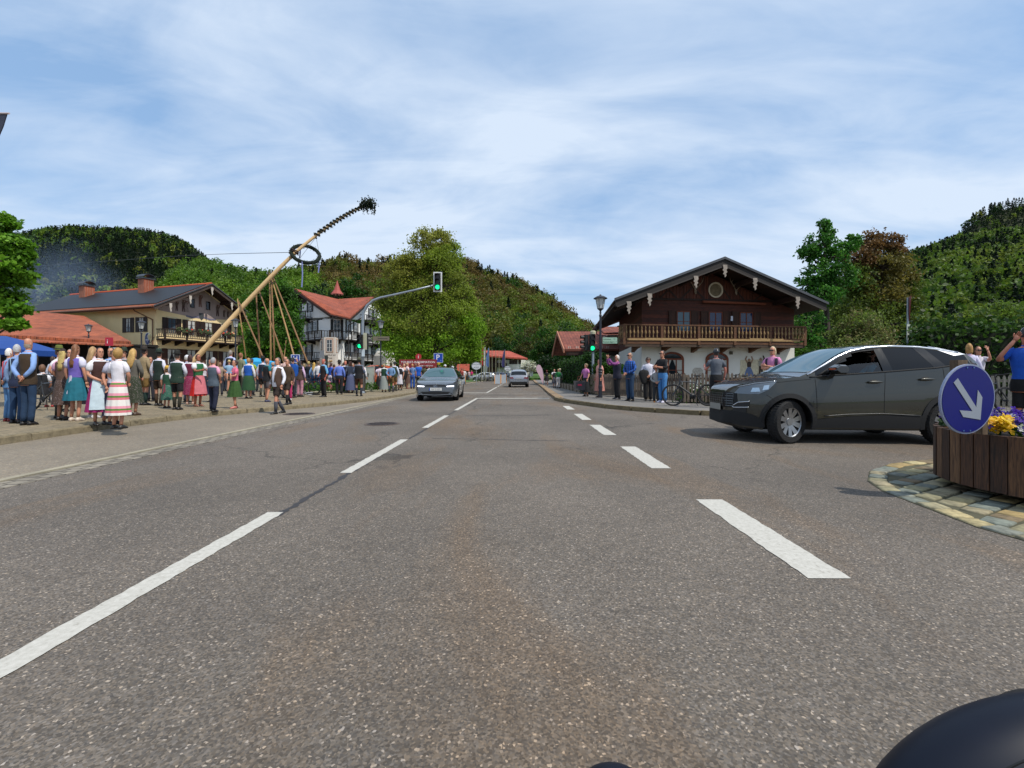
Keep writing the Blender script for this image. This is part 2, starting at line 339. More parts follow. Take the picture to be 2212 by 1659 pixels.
M_BAY = asphalt('7a7061', 'bay_asphalt', .45, False, 70., .4)
M_WALK = asphalt('726e69', 'walk_asphalt', .4, False, 80., .4)
M_SETT = sett_mat('8f8066', '7a6e58', .13, .11, '57503f', 'plaza_setts', .012, 23)
M_GUT = sett_mat('8b8375', '6e675c', .16, .15, '4a443a', 'gutter_setts', .014, 0)
def sheet(name, pts, z, m, grid=None):
    b = MB(); b.poly([(x, y, z) for x, y in pts]); o = b.build(name, m); return struct(o)
# ground as one sheet to the horizon
gm, N, L, p = newmat('valley_ground'); mp = mapped(N, L); n = N.new('ShaderNodeTexNoise'); n.inputs['Scale'].default_value = .25; n.inputs['Detail'].default_value = 10; L.new(mp.outputs[0], n.inputs['Vector'])
r = ramp(N, L, n.outputs['Fac'], [(.35, '3c4a1c'), (.6, '56602c')]); L.new(r.outputs[0], p.inputs['Base Color']); p.inputs['Roughness'].default_value = .95
sheet('ground', [(-2500, -60), (2500, -60), (2500, 1650), (-2500, 1650)], -.06, gm)
def cl(Y): return -1.97 + .0154 * Y          # painted centre line
left_gut = [(-5.3, -12), (-5.29, 4), (-5.3, 9), (-5.27, 13), (-5.33, 18), (-5.45, 25.4), (-5.5, 40), (-5.4, 60), (-3.6, 92)]
left_kerb = [(-8.05, -12), (-8.05, 4), (-8.12, 7.13), (-8.27, 9), (-8.2, 11.5), (-7.5, 13.6), (-6.65, 15.8), (-6.02, 18.6), (-5.62, 22.7), (-5.5, 25.8), (-5.6, 40), (-5.5, 60), (-3.7, 92)]
right_edge = [(1.97, 19.8), (2.1, 25), (2.6, 40), (3.1, 60), (4.2, 92)]
right_kerb = [(1.97, 19.8), (2.15, 18.3), (2.59, 16.8), (3.3, 14.7), (4.13, 13.5), (5.0, 12.6), (6.2, 11.95), (8.5, 11.1), (12, 10.1), (30, 7.0)]
# roadway sheet covers the junction and the main road
sheet('road', [(-5.3, -12), (40, -12), (40, 6.5)] + right_kerb[::-1][1:] + right_edge[1:] + [(14, 200), (0, 200)] + left_gut[::-1], 0.0, M_ROAD)
sheet('bus_bay', left_kerb + left_gut[::-1], .0, M_BAY)
# gutter strip along the bay and its low stone
b = MB()
def strip(b, pts, o0, o1, z0, z1, top=True):
    P = [Vector((x, y, 0)) for x, y in pts]; nrm = []
    for i in range(len(P)):
        t = (P[min(i+1, len(P)-1)] - P[max(i-1, 0)]).normalized(); nrm.append(Vector((t.y, -t.x, 0)))
    rings = [[(q + n_ * o0) + Vector((0, 0, z0)), (q + n_ * o0) + Vector((0, 0, z1)), (q + n_ * o1) + Vector((0, 0, z1)), (q + n_ * o1) + Vector((0, 0, z0))] for q, n_ in zip(P, nrm)]
    b.loft(rings)
def dens(pts, step=.5):
    out = []
    for (x0, y0), (x1, y1) in zip(pts[:-1], pts[1:]):
        k = max(1, int(math.hypot(x1 - x0, y1 - y0) / step)); k = min(k, 60)
        out += [(x0 + (x1 - x0) * i / k, y0 + (y1 - y0) * i / k) for i in range(k)]
    return out + [pts[-1]]
def wob(pts, a, seed):
    q = random.Random(seed); return [(x + q.uniform(-a, a), y) for x, y in pts]
strip(b, wob(dens(left_gut[:7], .7), .012, 1), -.10, .0, -.02, .022); struct(b.build('gutter_edging', mat('8d8674', .9, var=.3, vscale=2.5, bump=.5)))
b = MB(); strip(b, dens(left_gut[:7], 1.), .004, .30, -.02, .006); struct(b.build('gutter_strip', M_GUT))
def kerb_mat(h, name):
    m, N, L, p = newmat(name); p.inputs['Roughness'].default_value = .9; mp = mapped(N, L); n = N.new('ShaderNodeTexNoise'); n.inputs['Scale'].default_value = 7; n.inputs['Detail'].default_value = 9; n.inputs['Roughness'].default_value = .7
    L.new(mp.outputs[0], n.inputs['Vector']); c = lin(h); r = ramp(N, L, n.outputs['Fac'], [(.3, tuple(a * .45 for a in c)), (.5, c), (.75, tuple(a * 1.35 for a in c))]); L.new(r.outputs[0], p.inputs['Base Color'])
    b = N.new('ShaderNodeBump'); b.inputs['Strength'].default_value = .8; b.inputs['Distance'].default_value = .03; L.new(n.outputs['Fac'], b.inputs['Height']); L.new(b.outputs[0], p.inputs['Normal']); return m
def kerb(name, pts, side, h='8c7c5c', z=.13, w=.16, seed=1):
    q = random.Random(seed); P = [Vector((x, y, 0)) for x, y in dens(pts, .25)]; b = MB(); i = 0
    while i < len(P) - 1:
        j = min(len(P) - 1, i + q.choice((3, 4, 4, 5))); a, c = P[i], P[j]; t = (c - a).normalized(); n_ = Vector((t.y, -t.x, 0)) * side
        a2 = a + t * .008; c2 = c - t * .008; off = q.uniform(-.012, .012); k = 5; rings = []
        for u in range(k + 1):
            s = a2.lerp(c2, u / k) + n_ * (off + q.uniform(-.006, .006)); zz_ = z + q.uniform(-.006, .006)
            rings.append([s + Vector((0, 0, -.03)), s + n_ * -.012 + Vector((0, 0, zz_ - .025)), s - n_ * .03 + Vector((0, 0, zz_)), s - n_ * w + Vector((0, 0, zz_)), s - n_ * w + Vector((0, 0, -.03))])
        b.loft(rings); i = j
    return struct(b.build(name, kerb_mat(h, name + '_stone')))
kerb('kerb_left', left_kerb[:10], 1, '776c55', .13, .17, 3)
kerb('kerb_left_far', left_kerb[9:], 1, '8d836e', .07, .15, 4)
kerb('kerb_right', right_kerb, -1, '6e6147', .13, .15, 5)
pl = [(x - .155, y) for x, y in left_kerb]
sheet('plaza_paving', pl + [(-7, 92), (-60, 92), (-60, -12)], .118, M_SETT)
def off(pts, d):
    P = [Vector((x, y)) for x, y in pts]; o = []
    for i in range(len(P)):
        t = (P[min(i+1, len(P)-1)] - P[max(i-1, 0)]).normalized(); o.append((P[i].x - t.y * d, P[i].y + t.x * d))
    return o
sheet('sidewalk', off(right_kerb, .13) + [(60, 14), (60, 60), (9, 92)] + [(x + .02, y) for x, y in right_edge[::-1]], .116, M_WALK)
b = MB(); strip(b, dens(right_edge, 2.), -.05, .32, -.02, .122); struct(b.build('brick_edging', sett_mat('a08560', '86705a', .2, .12, '5a4c3c', 'edge_setts')))

# painted road markings
pm, N, L, p = newmat('road_paint'); p.inputs['Roughness'].default_value = .7; mp = mapped(N, L); n = N.new('ShaderNodeTexNoise'); n.inputs['Scale'].default_value = 30; n.inputs['Detail'].default_value = 8; n.inputs['Roughness'].default_value = .75
L.new(mp.outputs[0], n.inputs['Vector']); r = ramp(N, L, n.outputs['Fac'], [(.30, '7c756b'), (.40, 'a7a49b'), (.7, 'bfbcb4')]); L.new(r.outputs[0], p.inputs['Base Color'])
def dash(b, x0, y0, x1, y1, w, seed, z=.004, rag=.006):
    q = random.Random(seed); a = Vector((x0, y0, 0)); c = Vector((x1, y1, 0)); t = (c - a).normalized(); n_ = Vector((t.y, -t.x, 0)); k = max(4, int((c - a).length / .05))
    la = [a.lerp(c, i / k) - n_ * (w / 2 + q.uniform(-rag, rag)) for i in range(k + 1)]; lb = [a.lerp(c, i / k) + n_ * (w / 2 + q.uniform(-rag, rag)) for i in range(k + 1)]
    for i in range(k): b.poly([(la[i].x, la[i].y, z), (lb[i].x, lb[i].y, z), (lb[i+1].x, lb[i+1].y, z), (la[i+1].x, la[i+1].y, z)])
b = MB()
for i, (a, c) in enumerate([(.55, 3.66), (5.12, 7.75), (9.45, 12.3), (14.1, 21.0), (27.7, 40.5), (42, 45), (47, 50), (52, 55), (57, 60), (62, 65)]): dash(b, cl(a), a, cl(c), c, .13, i)
struct(b.build('centre_line_marking', pm))
b = MB()
for i, (a, c) in enumerate([(2.47, 4.03), (5.37, 6.99), (8.33, 10.0), (11.1, 12.8), (14.4, 16.0)]): dash(b, 1.71 + .0125 * a, a, 1.71 + .0125 * c, c, .235, 30 + i, rag=.006)
struct(b.build('junction_dash_marking', pm))
b = MB(); dash(b, cl(21.1) - .06, 21.15, 1.75, 21.15, .42, 50); dash(b, -5.1, 27.6, cl(27.6) + .06, 27.6, .45, 51)
for k in range(9):
    x = -5.0 + k * .86
    if x < 2.1: dash(b, x, 22.35, x + .48, 22.35, .12, 60 + k); dash(b, x, 25.9, x + .48, 25.9, .12, 70 + k)
struct(b.build('crossing_marking', pm))
# tar seam beside the centre line, manholes
tar = mat('2f2b2a', .55, var=.2, vscale=5, bump=.2)
b = MB()
for i, (a, c, o_, w) in enumerate([(3.3, 6.2, .05, .05), (7.8, 9.6, .06, .04), (12.3, 14.2, .02, .035), (16, 20.8, .14, .03)]): dash(b, cl(a) + o_, a, cl(c) + o_, c, w, 90 + i, .0025, .02)
dash(b, -1.5, 12.2, 1.3, 12.5, .05, 99, .0025, .03); dash(b, -1.4, 7.9, .9, 7.6, .025, 98, .0025, .012)
struct(b.build('tar_seam', tar))
def manhole(x, y, Y, lab, r_=.39):
    t = thing('manhole_cover', lab, 'manhole cover', (PX(x, Y), Y, 0), group='manhole covers in the road')
    MB().lathe([(r_, .0), (r_, .007), (r_ - .05, .008)], n=28).build('rim', mat('5b4d44', .7, .3, var=.2), t)
    b = MB(); b.disc((0, 0, .004), r_ - .055, 28, 'z', .006)
    for k in range(-3, 4):
        for j in range(-3, 4):
            if math.hypot(k, j) < 3.4: b.box((k * .085 - .025, j * .085 - .025, .0105), (k * .085 + .025, j * .085 + .025, .015))
    b.build('lid', mat('3d3330', .6, .5, var=.3), t)
manhole(825, 916, 10.2, 'round iron manhole cover in the asphalt left of the centre line')
manhole(646, 894.5, 12.8, 'round iron manhole cover in the bus bay beside the walking man', .42)

# cobbled traffic island with individually laid stones
isl = [(3.46, 3.72), (3.40, 3.3), (3.5, 2.7), (3.75, 2.0), (4.5, 1.3), (7, 1.2), (8.6, 2.2), (8.8, 4.2), (8.0, 5.6), (6.6, 5.95), (5.55, 5.92), (4.7, 5.62), (4.12, 5.2), (3.72, 4.72), (3.54, 4.3)]
def inside(x, y, P):
    r_ = False
    for (x0, y0), (x1, y1) in zip(P, P[1:] + P[:1]):
        if (y0 > y) != (y1 > y) and x < (x1 - x0) * (y - y0) / (y1 - y0) + x0: r_ = not r_
    return r_
sheet('island_bed', isl, .005, mat('4c4a38', .95, var=.4, vscale=8))
V, F, CO = [], [], []
pal = [lin(h) for h in ('a89a72', '968c70', '82857a', 'a08a5c', '8c8668', '90886e', 'b0a278', '747a70', '7a6a50', '9a9274')]
q = random.Random(5)
def stone(c, ux, uy, w, l):
    base = len(V); zt = .017 + q.uniform(-.004, .006); cs = [(-1, -1), (1, -1), (1, 1), (-1, 1)]
    j = [(w / 2 * a * q.uniform(.86, 1.0), l / 2 * b_ * q.uniform(.86, 1.0)) for a, b_ in cs]
    for sc_, z in ((1., .0), (1., zt - .008), (.86, zt)):
        for a, b_ in j: V.append((c[0] + (ux[0] * a + uy[0] * b_) * sc_, c[1] + (ux[1] * a + uy[1] * b_) * sc_, z))
    for r_ in (0, 4):
        for k in range(4): F.append((base + r_ + k, base + r_ + (k + 1) % 4, base + r_ + 4 + (k + 1) % 4, base + r_ + 4 + k))
    F.append((base + 8, base + 9, base + 10, base + 11)); cc = pal[q.randrange(len(pal))]; g = q.uniform(.75, 1.05); CO.extend([tuple(a * g for a in cc)] * 12)
# border course follows the edge, the field is laid in rows
P = isl
for (x0, y0), (x1, y1) in zip(P, P[1:] + P[:1]):
    d = math.hypot(x1 - x0, y1 - y0); k = max(1, round(d / .21)); ux = ((x1 - x0) / d, (y1 - y0) / d); nn = (-ux[1], ux[0])
    if not inside((x0 + x1) / 2 + nn[0] * .05, (y0 + y1) / 2 + nn[1] * .05, P): nn = (ux[1], -ux[0])
    for i in range(k): t = (i + .5) / k; stone((x0 + (x1 - x0) * t + nn[0] * .085, y0 + (y1 - y0) * t + nn[1] * .085), ux, nn, d / k - .014, .16)
cen = (6.0, 3.6)
Pin = [(cen[0] + (x - cen[0]) * (1 - .19 / math.hypot(x - cen[0], y - cen[1])) , cen[1] + (y - cen[1]) * (1 - .19 / math.hypot(x - cen[0], y - cen[1]))) for x, y in P]
a_ = R(28); ux = (cos(a_), sin(a_)); uy = (-sin(a_), cos(a_))
for j in range(-28, 29):
    s = -4.5 + q.uniform(0, .2)
    while s < 4.5:
        w = q.uniform(.16, .27); cx_ = cen[0] + ux[0] * (s + w / 2) + uy[0] * j * .185; cy_ = cen[1] + ux[1] * (s + w / 2) + uy[1] * j * .185
        if inside(cx_, cy_, Pin): stone((cx_, cy_), ux, uy, w - .014, .172)
        s += w
struct(npmesh('cobbled_island', V, F, np.array(CO), attrmat('cobbles', .8, .5)))

# ------------------------------------------------------------------ hills with woods
def interp(tab, x):
    if x <= tab[0][0]: return tab[0][1]
    for (a, b_), (c, d) in zip(tab, tab[1:]):
        if x <= c: t = (x - a) / (c - a); return b_ + (d - b_) * t
    return tab[-1][1]
HM, N, L, p = newmat('hill_soil'); mp = mapped(N, L); n = N.new('ShaderNodeTexNoise'); n.inputs['Scale'].default_value = .05; n.inputs['Detail'].default_value = 9; L.new(mp.outputs[0], n.inputs['Vector'])
r = ramp(N, L, n.outputs['Fac'], [(.35, '1d260e'), (.65, '343a17')]); L.new(r.outputs[0], p.inputs['Base Color']); p.inputs['Roughness'].default_value = 1
def nz2(x, y, s):
    return sin(x * .013 * s + 1.3) * cos(y * .017 * s + .4) + .5 * sin(x * .031 * s + y * .023 * s + 2.)
def decid(nq, seed):
    g = np.random.default_rng(seed); d = g.normal(size=(nq, 3)); d /= np.linalg.norm(d, axis=1)[:, None]; d[:, 2] = np.where(d[:, 2] < -.35, -d[:, 2], d[:, 2])
    lob = 1 + .2 * np.sin(d[:, 0] * 5 + seed) * np.cos(d[:, 1] * 6 + seed * 2) + .12 * np.sin(d[:, 2] * 9)
    r_ = (.74 + .26 * g.random(nq)) * lob; c = d * r_[:, None] * np.array([.5, .5, .56]) + np.array([0, 0, .52])
    return c, d
def conif(nq, seed):
    g = np.random.default_rng(seed); z = g.random(nq) ** .8; t = g.random(nq) * 6.283; r_ = (1 - z) * .19 * (.65 + .5 * g.random(nq)) + .01
    tier = (z * 9 % 1); r_ *= 1.25 - .5 * tier
    return np.stack([r_ * np.cos(t), r_ * np.sin(t), z * .97 + .03], 1), None
def forest(name, label, ridge, Y0, Y1, X0, X1, n, hrange, nq, conf, pal, seed, leaf=.13, zf=1.0, hd=.0, z0=0, pw=1.1, cshade=None):
    g = np.random.default_rng(seed)
    def hz(x, Y):                  # x is a direction, as in the table of ridge heights
        t = max(0., min(1., (Y - Y0) / (Y1 - Y0))); top = (HY - interp(ridge, x)) / FPX * Y1 + CAMZ - hrange[1] * .62
        s = t ** pw; u = PX(x, Y)
        return z0 + (top - z0) * s + nz2(u, Y, 200 / Y1) * Y1 * .006 * (t * (1 - t) * 4)
    nx, ny = 70, 26; V = []; F = []
    for j in range(ny + 1):
        Y = Y0 + (Y1 - Y0) * j / ny
        for i in range(nx + 1): x = X0 + (X1 - X0) * i / nx; V.append((PX(x, Y), Y, hz(x, Y)))
    for i in range(nx + 1): x = X0 + (X1 - X0) * i / nx; V.append((PX(x, Y1 * 1.25), Y1 * 1.25, -1))
    for j in range(ny + 1):
        for i in range(nx): a = j * (nx + 1) + i; F.append((a, a + 1, a + nx + 2, a + nx + 1))
    o = npmesh(name + '_hill', V, F, None, HM); struct(o)
    dp = [decid(nq, seed * 10 + k) for k in range(5)]; cp = [conif(int(nq * .9), seed * 10 + k) for k in range(3)]
    VV, FF, CC = [], [], []; cnt = 0; pals = np.array([lin(h) for h in pal]); con = np.array([lin(h) for h in ('14240f', '1b2c14', '0f1d10')])
    for k in range(n):
        x = g.uniform(X0, X1); t = g.random() ** .75; Y = Y0 + (Y1 - Y0) * t
        if g.random() < .10: t = 1; Y = Y1 * g.uniform(.985, 1.0)
        X = PX(x, Y); z = hz(x, Y); h = g.uniform(*hrange)
        isC = g.random() < conf(x, t, nz2(X, Y, 260 / Y1))
        if isC: c = cp[k % 3][0] * h * 1.25 * np.array([1, 1, 1]); s = h * leaf * .62; col = con[g.integers(3)] * g.uniform(.8, 1.25)
        else:
            c = dp[k % 5][0] * h * g.uniform(.85, 1.1, 3); s = h * leaf; w = nz2(X + 40, Y, 330 / Y1) * .35 + .5 + g.normal() * .28; w = min(.999, max(0, w)) * (len(pal) - 1)
            i0 = int(w); col = (pals[i0] * (1 - (w - i0)) + pals[min(i0 + 1, len(pal) - 1)] * (w - i0)) * g.uniform(.75, 1.25)
        cc = c + np.array([X, Y, z - h * .06]); v, f, q_ = leafquads(cc, s * g.uniform(.7, 1.15, len(cc)), np.repeat(col[None], len(cc), 0) * g.uniform(.72, 1.28, (len(cc), 1)), flat=.25 if isC else 0)
        VV.append(v); FF.append(f + cnt); CC.append(q_); cnt += len(v)
    o = npmesh(name + '_forest', np.concatenate(VV), np.concatenate(FF), np.concatenate(CC), leafmat())
    tag(o, label, 'forest', kind='stuff')
GRN = ('28401a', '3a5618', '50681c', '627422', '6a6c2a')
MIX = ('2e4a16', '44601c', '58681e', '5e5e26', '564a24', '6a5a2e')
forest('left_mountain', 'dark wooded mountain behind the yellow house on the left', [(-260, 540), (0, 517), (60, 507), (100, 499), (150, 495), (200, 496), (300, 502), (340, 508), (380, 517), (430, 548), (460, 575), (500, 606), (560, 650), (620, 700)], 330, 900, -260, 620, 5200, (14, 20), 90, lambda x, t, w: .62 + .3 * w if t < .98 else .8, GRN, 21, leaf=.11, pw=1.0)
forest('near_left', 'light green wooded slope between the yellow house and the white inn', [(360, 640), (400, 585), (440, 575), (480, 585), (520, 600), (560, 608), (620, 604), (650, 600), (700, 640), (740, 700)], 150, 260, 330, 760, 560, (11, 16), 600, lambda x, t, w: .04, ('42601a', '54701e', '648024'), 22, leaf=.045, pw=.9)
forest('middle_mountain', 'wooded hill with brown, green and dark conifer crowns behind the road', [(560, 640), (620, 600), (650, 590), (700, 577), (750, 570), (800, 578), (850, 575), (900, 570), (960, 566), (1000, 577), (1030, 583), (1060, 598), (1100, 610), (1150, 636), (1200, 664), (1250, 702), (1300, 738), (1340, 752), (1500, 775)], 165, 330, 540, 1500, 2000, (11, 17), 600, lambda x, t, w: (.5 if t > .8 and x < 1120 else .12 + .08 * w), MIX, 23, leaf=.046, pw=1.0)
forest('right_far', 'dark conifer mountain top at the far right', [(1930, 640), (2000, 575), (2050, 535), (2070, 512), (2082, 492), (2100, 470), (2130, 452), (2160, 442), (2212, 433), (2420, 420)], 900, 1300, 1900, 2420, 1300, (20, 27), 80, lambda x, t, w: .93, GRN, 24, leaf=.12, z0=150)
forest('right_mountain', 'light green wooded mountainside with dark conifers on the right', [(1600, 760), (1750, 650), (1900, 572), (1960, 552), (2000, 543), (2040, 528), (2075, 517), (2120, 512), (2212, 500), (2420, 480)], 170, 560, 1600, 2420, 3000, (12, 18), 170, lambda x, t, w: .36 + .3 * w, ('2f4716', '41591a', '526820', '5e6c28'), 25, leaf=.085, pw=.95)
# ------------------------------------------------------------------ building helpers
DKWOOD = wood('1d0d06', '33190c', (6, 6, .8)); SHUT = mat('24120d', .6, var=.25, vscale=3)
def wallF(a, b, z=0.):             # wall frame: x to the right seen from outside, y inwards, z up
    a = Vector((a[0], a[1], 0)); x = (Vector((b[0], b[1], 0)) - a); w = x.length; x.normalize(); y = Vector((-x.y, x.x, 0))
    M = Matrix(((x.x, y.x, 0, a.x), (x.y, y.y, 0, a.y), (0, 0, 1, z), (0, 0, 0, 1))); return M, w
def window(par, F, u, z, w, h, frame='f0', fmat=None, pane=None, bars=(2, 3), shut=None, sill=None, surround=None, curtain=False, depth=.06, shw=None):
    fm = fmat or mat('d8d4cc', .6, var=.05); b = MB(F); t = .06
    if surround:
        s = MB(F); s.box((u - w/2 - .12, -.035, z - .1), (u + w/2 + .12, .01, z)); s.box((u - w/2 - .12, -.035, z + h), (u + w/2 + .12, .01, z + h + .14))
        s.box((u - w/2 - .12, -.03, z), (u - w/2, .01, z + h)); s.box((u + w/2, -.03, z), (u + w/2 + .12, .01, z + h)); s.build('window_surround', surround, par)
    b.box((u - w/2, -depth, z), (u - w/2 + t, .02, z + h)); b.box((u + w/2 - t, -depth, z), (u + w/2, .02, z + h))
    b.box((u - w/2 + t, -depth, z), (u + w/2 - t, .02, z + t)); b.box((u - w/2 + t, -depth, z + h - t), (u + w/2 - t, .02, z + h))
    nx, nz_ = bars
    for i in range(1, nx): x = u - w/2 + w * i / nx; b.box((x - .03, -depth + .008, z + t), (x + .03, .0, z + h - t))
    for i in range(1, nz_): zz = z + h * i / nz_; b.box((u - w/2 + t, -depth + .02, zz - .018), (u + w/2 - t, .0, zz + .018))
    o = b.build('window', fm, par)
    g = MB(F); g.box((u - w/2 + t * .6, -.03, z + t * .6), (u + w/2 - t * .6, .015, z + h - t * .6)); g.build('pane', pane or glass_dark(), o)
    if curtain:
        c = MB(F)
        for s_ in (-1, 1):
            pts = [(u + s_ * (w/2 - t), -.034, z + t), (u + s_ * (w/2 - t), -.034, z + h - t), (u + s_ * .03, -.034, z + h - t), (u + s_ * w * .12, -.034, z + h * .6), (u + s_ * w * .34, -.034, z + h * .3), (u + s_ * w * .33, -.034, z + t)]
            c.prism(pts if s_ > 0 else pts[::-1], (0, .003, 0))
        c.build('curtain', mat('b9b9b4', .9, var=.15, vscale=20), o)
    if shut is not None:
        sw = shw or w * .5
        for s_ in (-1, 1):
            x0 = u + s_ * (w/2 + .03); x1 = x0 + s_ * sw; a, c = min(x0, x1), max(x0, x1); d = MB(F)
            d.box((a, -.07, z - .03), (a + .06, -.02, z + h + .03)); d.box((c - .06, -.07, z - .03), (c, -.02, z + h + .03))
            d.box((a + .06, -.068, z - .03), (c - .06, -.022, z + .05)); d.box((a + .06, -.068, z + h - .05), (c - .06, -.022, z + h + .03)); d.box((a + .06, -.068, z + h * .5), (c - .06, -.022, z + h * .5 + .07))
            d.box((a + .06, -.05, z + .05), (c - .06, -.03, z + h - .05)); d.build('shutter', shut, par)
    if sill: MB(F).box((u - w/2 - .06, -.14, z - .06), (u + w/2 + .06, .0, z - .003)).build('sill', sill, o)
    return o
def arch_pts(u, z, w, h, n=12, k=.5):
    r_ = w / 2; zc = z + h - r_ * k * 2; return [(u - r_, z), (u + r_, z)] + [(u + r_ * cos(pi * i / n), zc + r_ * k * 2 * sin(pi * i / n)) for i in range(n + 1)]
def arch_window(par, F, u, z, w, h, fmat, pane, k=.4, bars=2, t=.09, curtain=False, name='window', trans=True):
    P = arch_pts(u, z, w, h, 14, k); Pi = arch_pts(u, z + t, w - 2 * t, h - 2 * t, 14, k); b = MB(F); n = len(P)
    for i in range(n):
        j = (i + 1) % n; b.prism([(P[i][0], -.05, P[i][1]), (P[j][0], -.05, P[j][1]), (Pi[j][0], -.05, Pi[j][1]), (Pi[i][0], -.05, Pi[i][1])], (0, .06, 0))
    hz_ = z + h - w * k
    for i in range(1, bars): x = u - w/2 + w * i / bars; b.box((x - .04, -.045, z + t), (x + .04, .0, hz_))
    if trans: b.box((u - w/2 + t, -.047, hz_ - .05), (u + w/2 - t, -.002, hz_ + .05)); b.box((u - w/2 + t, -.043, z + (hz_ - z) * .5 - .02), (u + w/2 - t, -.004, z + (hz_ - z) * .5 + .02))
    o = b.build(name, fmat, par); MB(F).prism([(x, -.02, zz) for x, zz in Pi], (0, .03, 0)).build('pane', pane, o)
    if curtain:
        c = MB(F)
        for s_ in (-1, 1):
            pts = [(u + s_ * (w/2 - t), -.026, z + t), (u + s_ * (w/2 - t), -.026, hz_ - .05), (u + s_ * .06, -.026, hz_ - .05), (u + s_ * w * .22, -.026, z + (hz_ - z) * .45), (u + s_ * w * .4, -.026, z + t)]
            c.prism(pts if s_ > 0 else pts[::-1], (0, .003, 0))
        c.build('curtain', mat('a9a9a2', .9, var=.15, vscale=20), o)
    return o
def balcony(par, F, u0, u1, z, dep, rail=1.0, wd=None, gap=.16, turned=True, bal=None, panels=(), ends=True, brk=5, posts=4, lean=0, flowers=False, bname='baluster_row'):
    wd = wd or DKWOOD; bal = bal or wd
    MB(F).box((u0, -dep, z - .16), (u1, -.003, z)).build('balcony_floor', wd, par)
    b = MB(F); b.box((u0 - .04, -dep - .06, z + rail - .08), (u1 + .04, -dep + .07, z + rail)); b.box((u0, -dep - .03, z + .12), (u1, -dep + .03, z + .2))
    for i in range(posts + 1): x = u0 + (u1 - u0) * i / posts; b.box((x - .08, -dep - .045, z - .2), (x + .08, -dep + .045, z + rail - .08))
    for x in (u0, u1): b.box((x - .05, -dep + .07, z + rail - .075), (x + .05, -.004, z + rail - .005)); b.box((x - .03, -dep + .045, z + .12), (x + .03, -.004, z + .2))
    b.build('handrail', wd, par)
    k = max(3, int((u1 - u0) / gap)); r_ = MB(F)
    def one(x, y):
        if turned: r_.lathe([(.028, .2), (.055, .24), (.028, .33), (.04, .42), (.075, .52), (.05, .62), (.03, .72), (.05, .78), (.03, rail - .08)], (x, y, z), 6, cap=False)
        else: r_.box((x - gap * .2, y - .015, z + .2), (x + gap * .2, y + .015, z + rail - .08))
    for i in range(k):
        x = u0 + (u1 - u0) * (i + .5) / k
        if min(abs(x - (u0 + (u1 - u0) * j / posts)) for j in range(posts + 1)) > .1: one(x, -dep)
    if ends:
        for x in (u0, u1):
            for i in range(1, max(2, int(dep / gap))): one(x, -dep * i / max(2, int(dep / gap)))
    r_.build(bname, bal, par, smooth=turned)
    for i in range(brk):
        x = u0 + (u1 - u0) * (i + .5) / brk
        MB(F).prism([(x - .1, -.003, z - .17), (x - .1, -dep + .1, z - .17), (x - .1, -dep + .2, z - .36), (x - .1, -dep * .5, z - .42), (x - .1, -.003, z - .62)], (.2, 0, 0)).build('bracket', wd, par)
def gable_roof(par, Wd, Ln, ze, zr, ox, oy, th, m, name='roof', verge=None, back=None, soffit=None):
    k = (zr - ze) / (Wd / 2); oyb = oy if back is None else back; zl = ze - ox * k
    for s_ in (0, 1):
        def X(x): return x if s_ == 0 else Wd - x
        pr = [(X(-ox), -oy, zl), (X(Wd / 2), -oy, zr), (X(Wd / 2), Ln + oyb, zr), (X(-ox), Ln + oyb, zl)]
        b = MB(); b.prism([(a, c, d + .14) for a, c, d in (pr if s_ == 0 else pr[::-1])], (0, 0, th)); b.build(name, m, par)
        b = MB(); b.prism(pr if s_ == 0 else pr[::-1], (0, 0, .135)); b.build('eave_boards', soffit or DKWOOD, par)
        if verge:
            b = MB(); q = [(X(-ox - .02), -oy - .05, zl - .16), (X(Wd / 2), -oy - .05, zr - .16), (X(Wd / 2), -oy - .05, zr + .2), (X(-ox - .02), -oy - .05, zl + .2)]
            b.prism(q if s_ == 0 else q[::-1], (0, .045, 0)); b.build('verge_board', verge, par)
            b = MB(); q = [(X(-ox - .1), -oy - .14, zl + .13 + th * .5 - .03), (X(Wd / 2), -oy - .14, zr + .13 + th * .5), (X(Wd / 2), -oy - .14, zr + .19 + th), (X(-ox - .1), -oy - .14, zl + .16 + th)]
            b.prism(q if s_ == 0 else q[::-1], (0, .1, 0)); b.build('verge_flashing', mat('4a4c50', .5, .3, var=.2), par)
    return k
def gutter(par, Wd, Ln, zl, ox, oy, side=0, h='3a2a22'):
    x = -ox - .06 if side == 0 else Wd + ox + .06
    MB().tube([(x, -oy, zl + .16), (x, Ln + oy, zl + .16)], .075, 8).build('gutter', mat(h, .5, .3), par)

# ------------------------------------------------------------------ dark wooden chalet on the right
CH_a = Vector((PX(1386, 28.2), 28.2)); CH_b = Vector((PX(1716, 29.4), 29.4)); u_ = (CH_b - CH_a); Wc = u_.length; ang = math.atan2(u_.y, u_.x)
t = thing('chalet', 'large chalet with dark wooden gable, turned balcony and white ground floor on the right', 'house', (CH_a.x, CH_a.y, .1), ang)
zb = 3.05; ze, zr, xc = 6.0, 7.62, 4.2; kc = (zr - ze) / xc; Lc = 13.
def zg(x): return zr - abs(x - xc) * kc
F0, _ = wallF((0, 0), (Wc, 0)); FL, _ = wallF((0, Lc), (0, 0)); FR, _ = wallF((Wc, 0), (Wc, Lc))
MB().box((0, 0, -.1), (Wc, Lc, zb)).build('plaster_wall', plaster('d5d4cd', .12), t)
b = MB(); b.prism([(0.02, .02, zb), (Wc - .02, .02, zb), (Wc - .02, .02, zg(Wc)), (xc, .02, zr), (.02, .02, ze)], (0, Lc - .04, 0)); b.build('timber_wall', wood('34130a', '602a15', (.6, 3, 6), .24, 'z', 'timber_boards'), t)
b = MB()
